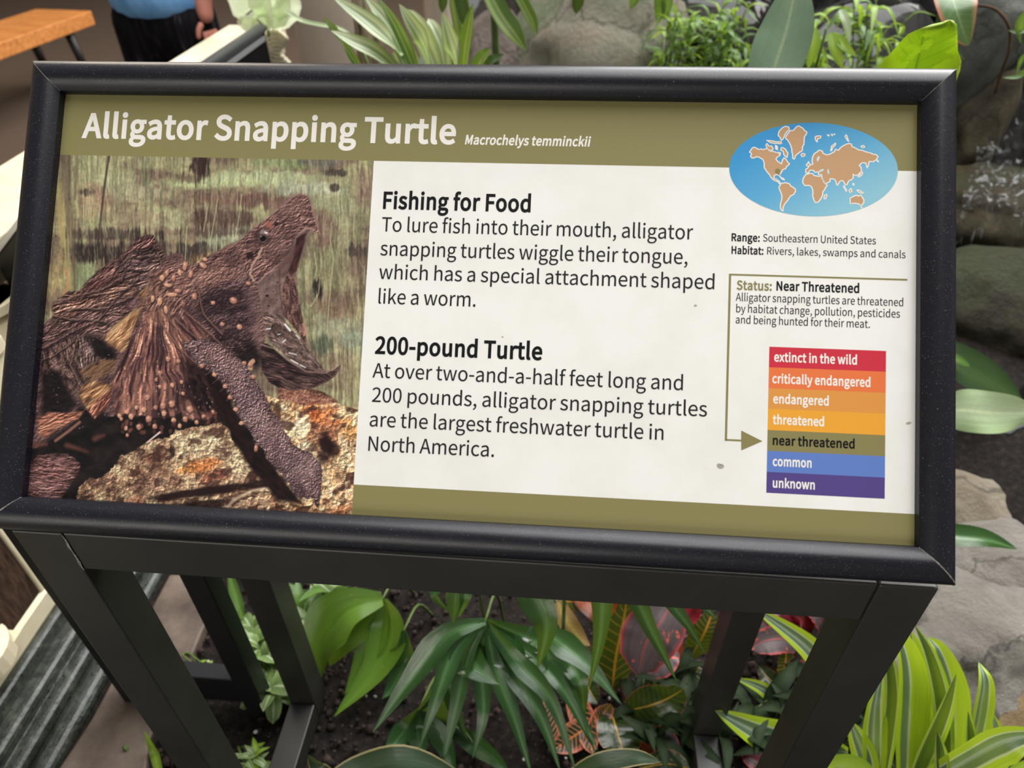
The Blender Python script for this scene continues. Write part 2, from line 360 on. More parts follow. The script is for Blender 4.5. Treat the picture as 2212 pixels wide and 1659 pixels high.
# ---- bench
m_oak = mottled('oak_board', [(150,92,44),(186,120,62),(206,140,78)], 5, 0.4, 0.15, 0.4, sc=(1.2,9,9), rot=(0,0,0.55), lo=0.3, hi=0.7, bscale=14)
zt = 0.45
a = onz(197, 23, zt); b = onz(0, 92, zt); d = onz(63, 25, zt); dirv = (b-a).normalized(); side = (d-a); side -= dirv*side.dot(dirv); side = side.normalized()*0.42
ben = empty('bench', (a.x, a.y, 0), 'honey oak slab bench on splayed black legs, left of blue-shirted person', 'bench')
L = 1.7; th = 0.085
bm = bmesh.new(); cs = [a, a+dirv*L, a+dirv*L+side, a+side]
hexa(bm, [c-Vector((0,0,th)) for c in cs]+cs); bmesh.ops.recalc_face_normals(bm, faces=bm.faces); bmobj('bench_top', bm, m_oak, ben, bevel=0.006)
m_leg = plain('bench_leg_black', (24,20,18), 0.4)
for u_, s_ in ((0.22, 0.12), (0.22, 0.85), (1.4, 0.12), (1.4, 0.85)):
    p = a+dirv*(L*0.0+u_)+side*s_; V, F = tube([p-Vector((0,0,th)), p+Vector((0.05*(1 if u_ < 1 else -1)*-dirv.x, 0.05*(1 if u_ < 1 else -1)*-dirv.y, -zt))], [0.03, 0.022], 10)
    mobj('leg', V, F, m_leg, ben, smooth=True)
# ================================================================== PERSON (only the middle of the figure is in frame)
def skin(name, pts, edges, radii, m, parent, sub=2, root=0):
    me = bpy.data.meshes.new(name); off = root_off(parent)
    me.from_pydata([tuple(Vector(p)-off) for p in pts], edges, []); me.update()
    o = bpy.data.objects.new(name, me); COL.objects.link(o)
    sm = o.modifiers.new('s', 'SKIN'); sm.use_smooth_shade = True
    if not me.skin_vertices: me.attributes  # layer is made by the modifier
    for i, r in enumerate(radii):
        sv = me.skin_vertices[0].data[i]; sv.radius = r if hasattr(r, '__len__') else (r, r); sv.use_root = (i == root); sv.use_loose = False
    ss = o.modifiers.new('d', 'SUBSURF'); ss.levels = sub; ss.render_levels = sub
    dg = bpy.context.evaluated_depsgraph_get(); dg.update(); me2 = bpy.data.meshes.new_from_object(o.evaluated_get(dg)); me2.name = name
    o.modifiers.clear(); o.data = me2; bpy.data.meshes.remove(me); me2.materials.clear(); me2.materials.append(m)
    me2.polygons.foreach_set('use_smooth', [True]*len(me2.polygons)); o.parent = parent
    return o
hc = ony(342, 40, 2.9); PX, PYY = hc.x, 2.95
per = empty('person', (PX, PYY, 0), 'person in light blue T-shirt and black striped trousers standing by the balustrade', 'person')
m_skin = mottled('skin', [(176,112,96),(198,136,118)], 10, 0.5, 0.05)
m_shirt = mottled('blue_cotton', [(78,126,178),(112,160,208),(126,174,218)], 5, 0.85, 0.5, 0.15, bscale=9, bd=0.02, sc=(1.5,1.5,0.6))
nb = NB('striped_trousers'); vv = nb.coord('Object', (1,1,0.03)); f = nb.noise(vv, 42, 2, 0.5)
nb.link(nb.ramp(f, [(0.45, lin((14,13,15))), (0.62, lin((26,24,28))), (0.7, lin((60,58,64)))]), nb.b.inputs['Base Color']); nb.setp(rough=0.9, spec=0.1); m_trs = nb.m
P = lambda x, y, z: (PX+x, PYY+y, z)
hx = ony(452, 60, 2.9).x-PX
# body: pelvis, spine, neck, head, arms with hands, legs
pts = [P(0,0,0.95), P(0,0,1.15), P(0,0.01,1.36), P(0,0,1.50), P(0,-0.02,1.58), P(0,-0.03,1.68),
       P(-0.19,0,1.40), P(-0.24,0.02,1.14), P(-0.16,-0.20,1.18), P(-0.13,-0.26,1.22),
       P(0.19,0,1.40), P(0.245,0.02,1.14), P(hx-0.01,-0.04,0.92), P(hx,-0.05,0.85),
       P(-0.09,0,0.88), P(-0.11,0,0.50), P(-0.11,0.03,0.10), P(-0.12,-0.08,0.04), P(0.09,0,0.88), P(0.11,0.01,0.50), P(0.11,0.03,0.10), P(0.12,-0.08,0.04)]
ed = [(0,1),(1,2),(2,3),(3,4),(4,5),(2,6),(6,7),(7,8),(8,9),(2,10),(10,11),(11,12),(12,13),(0,14),(14,15),(15,16),(16,17),(0,18),(18,19),(19,20),(20,21)]
rd = [(.15,.11),(.14,.10),(.16,.11),(.06,.06),(.08,.09),(.085,.10),.06,.042,.028,(.035,.02),.06,.045,.034,(.046,.03),.085,.055,.04,(.04,.03),.085,.055,.04,(.04,.03)]
skin('body', pts, ed, rd, m_skin, per)
skin('trousers', [P(0,0,0.98),P(0,0,0.88),P(-0.10,0,0.80),P(-0.12,0,0.48),P(-0.115,0.03,0.10),P(0.10,0,0.80),P(0.12,0.01,0.48),P(0.115,0.03,0.10)],
     [(0,1),(1,2),(2,3),(3,4),(1,5),(5,6),(6,7)], [(.185,.135),(.195,.145),(.12,.12),.10,.085,(.12,.12),.10,.085], m_trs, per)
skin('t_shirt', [P(0,0,0.845),P(0,0,0.98),P(0,0,1.15),P(0,0.01,1.36),P(0,0,1.45),P(-0.19,0,1.39),P(-0.235,0.01,1.2),P(0.19,0,1.39),P(0.235,0.01,1.2)],
     [(0,1),(1,2),(2,3),(3,4),(3,5),(5,6),(3,7),(7,8)], [(.215,.17),(.205,.16),(.185,.14),(.18,.13),(.075,.07),.08,.065,.08,.065], m_shirt, per)
V, F = [], []
for i in range(33):
    t = i/32*2*math.pi
for s_, hxx in ((1, hx),):
    for k in range(5):
        if k < 4:
            dx = -0.03+0.02*k; l = (0.066, 0.078, 0.074, 0.06)[k]
            base = P(hxx+0.35*dx, -0.055+dx*0.75, 0.835); c = [base, (base[0]+.004*s_, base[1]-0.004, base[2]-l*.5), (base[0]-.008*s_, base[1]-0.018, base[2]-l*.85), (base[0]-.024*s_, base[1]-0.022, base[2]-l)]
            r = [.0115, .0105, .0095, .008]
        else:
            base = P(hxx-.012*s_, -0.075, 0.865); c = [base, (base[0]-.012*s_, base[1]-.02, base[2]-.025), (base[0]-.016*s_, base[1]-.026, base[2]-.055)]; r = [.013, .011, .009]
        skin('thumb' if k == 4 else 'finger', c, [(i, i+1) for i in range(len(c)-1)], r, m_skin, per, sub=1)
for s_ in (-1, 1):
    skin('shoe', [P(s_*.115,.06,.045),P(s_*.12,-.04,.045),P(s_*.125,-.15,.035)], [(0,1),(1,2)], [.045,.045,(.045,.03)], plain('shoe_grey', (70,70,74)), per, sub=2)
# hair and face
bm = bmesh.new(); bmesh.ops.create_uvsphere(bm, u_segments=20, v_segments=12, radius=0.1); bmesh.ops.scale(bm, vec=(0.95,1.1,1.05), verts=bm.verts); bmesh.ops.translate(bm, vec=P(0,0.0,1.70), verts=bm.verts)
for v_ in list(bm.verts):
    if v_.co.z < 1.66 and v_.co.y < PYY-0.02: bm.verts.remove(v_)
bmobj('hair', bm, plain('hair_brown', (56,42,32), 0.7), per, smooth=True)
for s_ in (-1, 1):
    bm = bmesh.new(); bmesh.ops.create_uvsphere(bm, u_segments=10, v_segments=8, radius=0.012); bmesh.ops.translate(bm, vec=P(s_*.032,-0.115,1.665), verts=bm.verts); bmobj('eye', bm, plain('eye_dark', (40,34,30), 0.2), per, smooth=True)
V, F = tube([P(0,-.118,1.66),P(0,-.14,1.635),P(0,-.125,1.625)], [.008,.014,.01], 8); mobj('nose', V, F, m_skin, per, smooth=True)
V, F = tube([P(-.022,-.12,1.60),P(0,-.127,1.598),P(.022,-.12,1.60)], [.003,.006,.003], 8); mobj('mouth', V, F, plain('lips', (150,80,76)), per, smooth=True)

# ================================================================== SIGN STAND
m_frame = NB('black_powder_coat')
v = m_frame.coord('Object'); sp = m_frame.noise(v, 1300, 1, 0.4); sm_ = m_frame.noise(m_frame.coord('Object', (8, 90, 90)), 6, 3)
c = m_frame.ramp(sp, [(0.70, lin((21,20,28))), (0.76, lin((96,94,94)))]); m_frame.link(c, m_frame.b.inputs['Base Color'])
m_frame.link(m_frame.ramp(sm_, [(0.3, (0.33,)*3), (0.8, (0.41,)*3)]), m_frame.b.inputs['Roughness']); m_frame.setp(spec=0.42); m_frame.bump(m_frame.noise(v, 900, 2), 0.06, 0.0004); m_frame = m_frame.m
m_steel = NB('black_leg_paint'); v = m_steel.coord('Object')
m_steel.link(m_steel.ramp(m_steel.noise(v, 14, 5), [(0.3, lin((36,35,32))), (0.75, lin((48,47,42)))]), m_steel.b.inputs['Base Color'])
m_steel.setp(rough=0.42, spec=0.5); m_steel.bump(m_steel.noise(v, 500, 3), 0.12, 0.0004); m_steel = m_steel.m
m_dust = mottled('dust_seam', [(84,80,72),(168,162,150)], 400, 0.9, 0.5)
SZ = 0.407
sign = empty('information_sign', (-0.07, 0.42, SZ), 'large framed information sign about a snapping turtle on a black square-tube stand', 'sign')
bot = PO.z
# frame rails: half round profile swept on the four sides with mitred ends
FW = 0.0232
prof = [(0.0, -0.004), (0.0, 0.0058)]
for i in range(0, 8):
    t = i/7; prof.append((0.0003+0.0101*t, 0.0128-0.0066*(1-t)**2))
for i in range(1, 10):
    th = math.pi/2*i/9; prof.append((0.0104+0.0126*math.sin(th), 0.0022+0.0106*math.cos(th)))
prof += [(FW, -0.013), (FW-0.004, -0.013)]
def rail(A, B, inA, nm='frame_rail'):
    """A,B inner corners (u,v); outward direction from the inner edge; 45 degree mitres"""
    A = Vector(A); B = Vector(B); d = (B-A).normalized(); o = Vector(inA); V = []; F = []; g = 0.00025
    for e, (c_, sg) in enumerate(((A, -1), (B, 1))):
        for (a_, n_) in prof:
            q2 = c_+o*a_+d*sg*(a_-g); V.append(pw(q2.x, q2.y, n_))
    n = len(prof)
    for i in range(n-1): F.append((i, i+1, n+i+1, n+i))
    F.append(tuple(range(n))[::-1]); F.append(tuple(range(n, 2*n))); F.append((n-1, 0, n, 2*n-1))
    ob_ = mobj(nm, V, F, m_frame, sign)
    bm = bmesh.new(); bm.from_mesh(ob_.data); bmesh.ops.recalc_face_normals(bm, faces=bm.faces); bm.to_mesh(ob_.data); bm.free()
    ob_.data.polygons.foreach_set('use_smooth', [len(p_.vertices) == 4 for p_ in ob_.data.polygons])
    ob_.data.set_sharp_from_angle(angle=0.6); return ob_
rail((0,0), (PWm,0), (0,-1)); rail((PWm,PH), (0,PH), (0,1)); rail((0,PH), (0,0), (-1,0)); rail((PWm,0), (PWm,PH), (1,0))
for (cu, cv, du, dv, ww) in ((0,0,-1,-1,0.0011), (PWm,0,1,-1,0.0009), (0,PH,-1,1,0.0004), (PWm,PH,1,1,0.0003)):   # dusty mitre seams
    V = []; F = []; k = 0; t = Vector((dv, -du)).normalized()
    for (a_, n_) in prof[1:-1]:
        wj = ww*1.5*(0.5+0.8*abs(mnoise.noise(Vector((a_*900, cu*7, cv*9)))))
        for sg in (-1, 1): V.append(pw(cu+du*a_+t.x*wj*.5*sg, cv+dv*a_+t.y*wj*.5*sg, n_+0.00012))
    for i in range(len(V)//2-1): F.append((2*i, 2*i+1, 2*i+3, 2*i+2))
    mobj('mitre_seam', V, F, m_dust, sign)
bm = bmesh.new(); hexa(bm, [pw(-.02,-.02,-.010), pw(PWm+.02,-.02,-.010), pw(PWm+.02,PH+.02,-.010), pw(-.02,PH+.02,-.010), pw(-.02,-.02,-.0045), pw(PWm+.02,-.02,-.0045), pw(PWm+.02,PH+.02,-.0045), pw(-.02,PH+.02,-.0045)])
bmobj('backing_tray', bm, m_steel, sign)
# legs, apron, side rails, floor rails
LX = [(-0.3896, -0.3515), (0.2145, 0.2525)]
ya0, ya1, yb0, yb1 = 0.2994, 0.3375, 0.505, 0.545
zt0 = CAMZ-0.4010
def tubebox(nm, x0, x1, y0, y1, z0, z1): return bmobj(nm, boxbm(x0, x1, y0, y1, z0, z1), m_steel, sign, bevel=0.0015, seg=2)
for x0, x1 in LX:
    tubebox('leg', x0, x1, ya0, ya1, SZ, zt0)
    tubebox('leg', x0, x1, yb0, yb1, SZ, CAMZ-0.2)
    tubebox('foot_rail', x0, x1, ya1+0.0005, yb0-0.0005, SZ, CAMZ-1.055)
    s0 = Vector((0, ya1, CAMZ-0.401+ (ya1-ya0)*0.2)); s1 = Vector((0, yb0, CAMZ-0.2))
    bm = extr([(ya1+.001, zt0-0.006), (ya1+.001, zt0-0.04), (yb0-.001, CAMZ-0.245), (yb0-.001, CAMZ-0.205)], 'x', x0, x1); bmobj('sloping_rail', bm, m_steel, sign, bevel=0.001)
tubebox('apron_rail', LX[0][1]+.0004, LX[1][0]-.0004, ya0+0.0004, ya1, CAMZ-0.4430, zt0)
tubebox('rear_rail', LX[0][1]+.0004, LX[1][0]-.0004, yb0, yb1, CAMZ-0.245, CAMZ-0.205)
V = []; F = []
for i in range(10):
    z = zt0-0.001-i*0.0046; wj = 0.0011*(0.5+abs(mnoise.noise(Vector((i*3.1, 0, 1))))*1.5); xx = LX[0][1]+0.0015*mnoise.noise(Vector((i*1.7, 4, 1)))
    V += [(xx-wj, ya0-0.0003, z), (xx+wj, ya0-0.0003, z)]
for i in range(9): F.append((2*i, 2*i+2, 2*i+3, 2*i+1))
mobj('weld_seam', V, F, m_dust, sign)
# short black frame standing behind the left legs
nf = empty('post_frame', (-0.46, 0.5, 0.4), 'low black steel post frame behind the left legs of the sign', 'frame')
q0 = ony(190, 1402, 0.50)
m_nf = plain('matt_black_steel', (17,17,20), 0.45)
bmobj('post', boxbm(-0.463, -0.431, 0.50, 0.53, 0.40, 1.04), m_nf, nf, bevel=0.0015)
bmobj('post', boxbm(q0.x-0.002, q0.x+0.036, 0.50, 0.54, 0.40, 0.95), m_nf, nf, bevel=0.0015)
za, zb = ony(440, 1508, 0.505).z, ony(440, 1462, 0.505).z
bmobj('cross_rail', boxbm(q0.x+0.037, -0.4635, 0.503, 0.528, za, zb), m_nf, nf, bevel=0.0015)
# ================================================================== PRINTED PANEL
def pmat(name, c, rough=0.55):
    """printed ink: albedo from the colour as seen, relative to the paper white"""
    l = [x*0.98 for x in lin(c)]; nb = NB(name); nb.b.inputs['Base Color'].default_value = (*l, 1); nb.setp(rough=rough, spec=0.2); return nb.m
OL = (134,126,82)
m_white = NB('panel_white'); v = m_white.coord('Object'); f = m_white.noise(v, 22, 5, 0.6)
m_white.link(m_white.ramp(f, [(0.3, lin((226,223,216))), (0.6, lin((234,231,225)))]), m_white.b.inputs['Base Color']); m_white.setp(rough=0.6, spec=0.2); m_white = m_white.m
m_olive = pmat('ink_olive', OL); m_black = pmat('ink_black', (16,14,16)); m_dgrey = pmat('ink_dark_grey', (36,34,36)); m_wtext = pmat('ink_white', (236,230,222))
def pbox(nm, us, vs, n0, n1, m, parent=None):
    (u0, u1), (v0, v1) = us, vs; bm = bmesh.new()
    hexa(bm, [pw(u0,v0,n0), pw(u1,v0,n0), pw(u1,v1,n0), pw(u0,v1,n0), pw(u0,v0,n1), pw(u1,v0,n1), pw(u1,v1,n1), pw(u0,v1,n1)])
    return bmobj(nm, bm, m, parent)
def pquad(nm, u0, u1, v0, v1, n, m, parent): return mobj(nm, [pw(u0,v0,n), pw(u1,v0,n), pw(u1,v1,n), pw(u0,v1,n)], [(0,1,2,3)], m, parent)
panel = pbox('panel', (-0.004, PWm+0.004), (-0.004, PH+0.004), -0.0044, 0, m_white, sign)
vh = (puv(134,334)[1]+puv(806,346.5)[1]+puv(1550,362.5)[1]+puv(1980,370)[1])/4
vf = (puv(765,1047)[1]+puv(1975,1110)[1])/2
up = (puv(806,347)[0]+puv(790,700)[0]+puv(757,1111)[0])/3
pquad('header_band', -0.003, PWm+0.003, vh, PH+0.003, 0.00004, m_olive, panel)
pquad('footer_band', up, PWm+0.003, -0.003, vf, 0.00004, m_olive, panel)

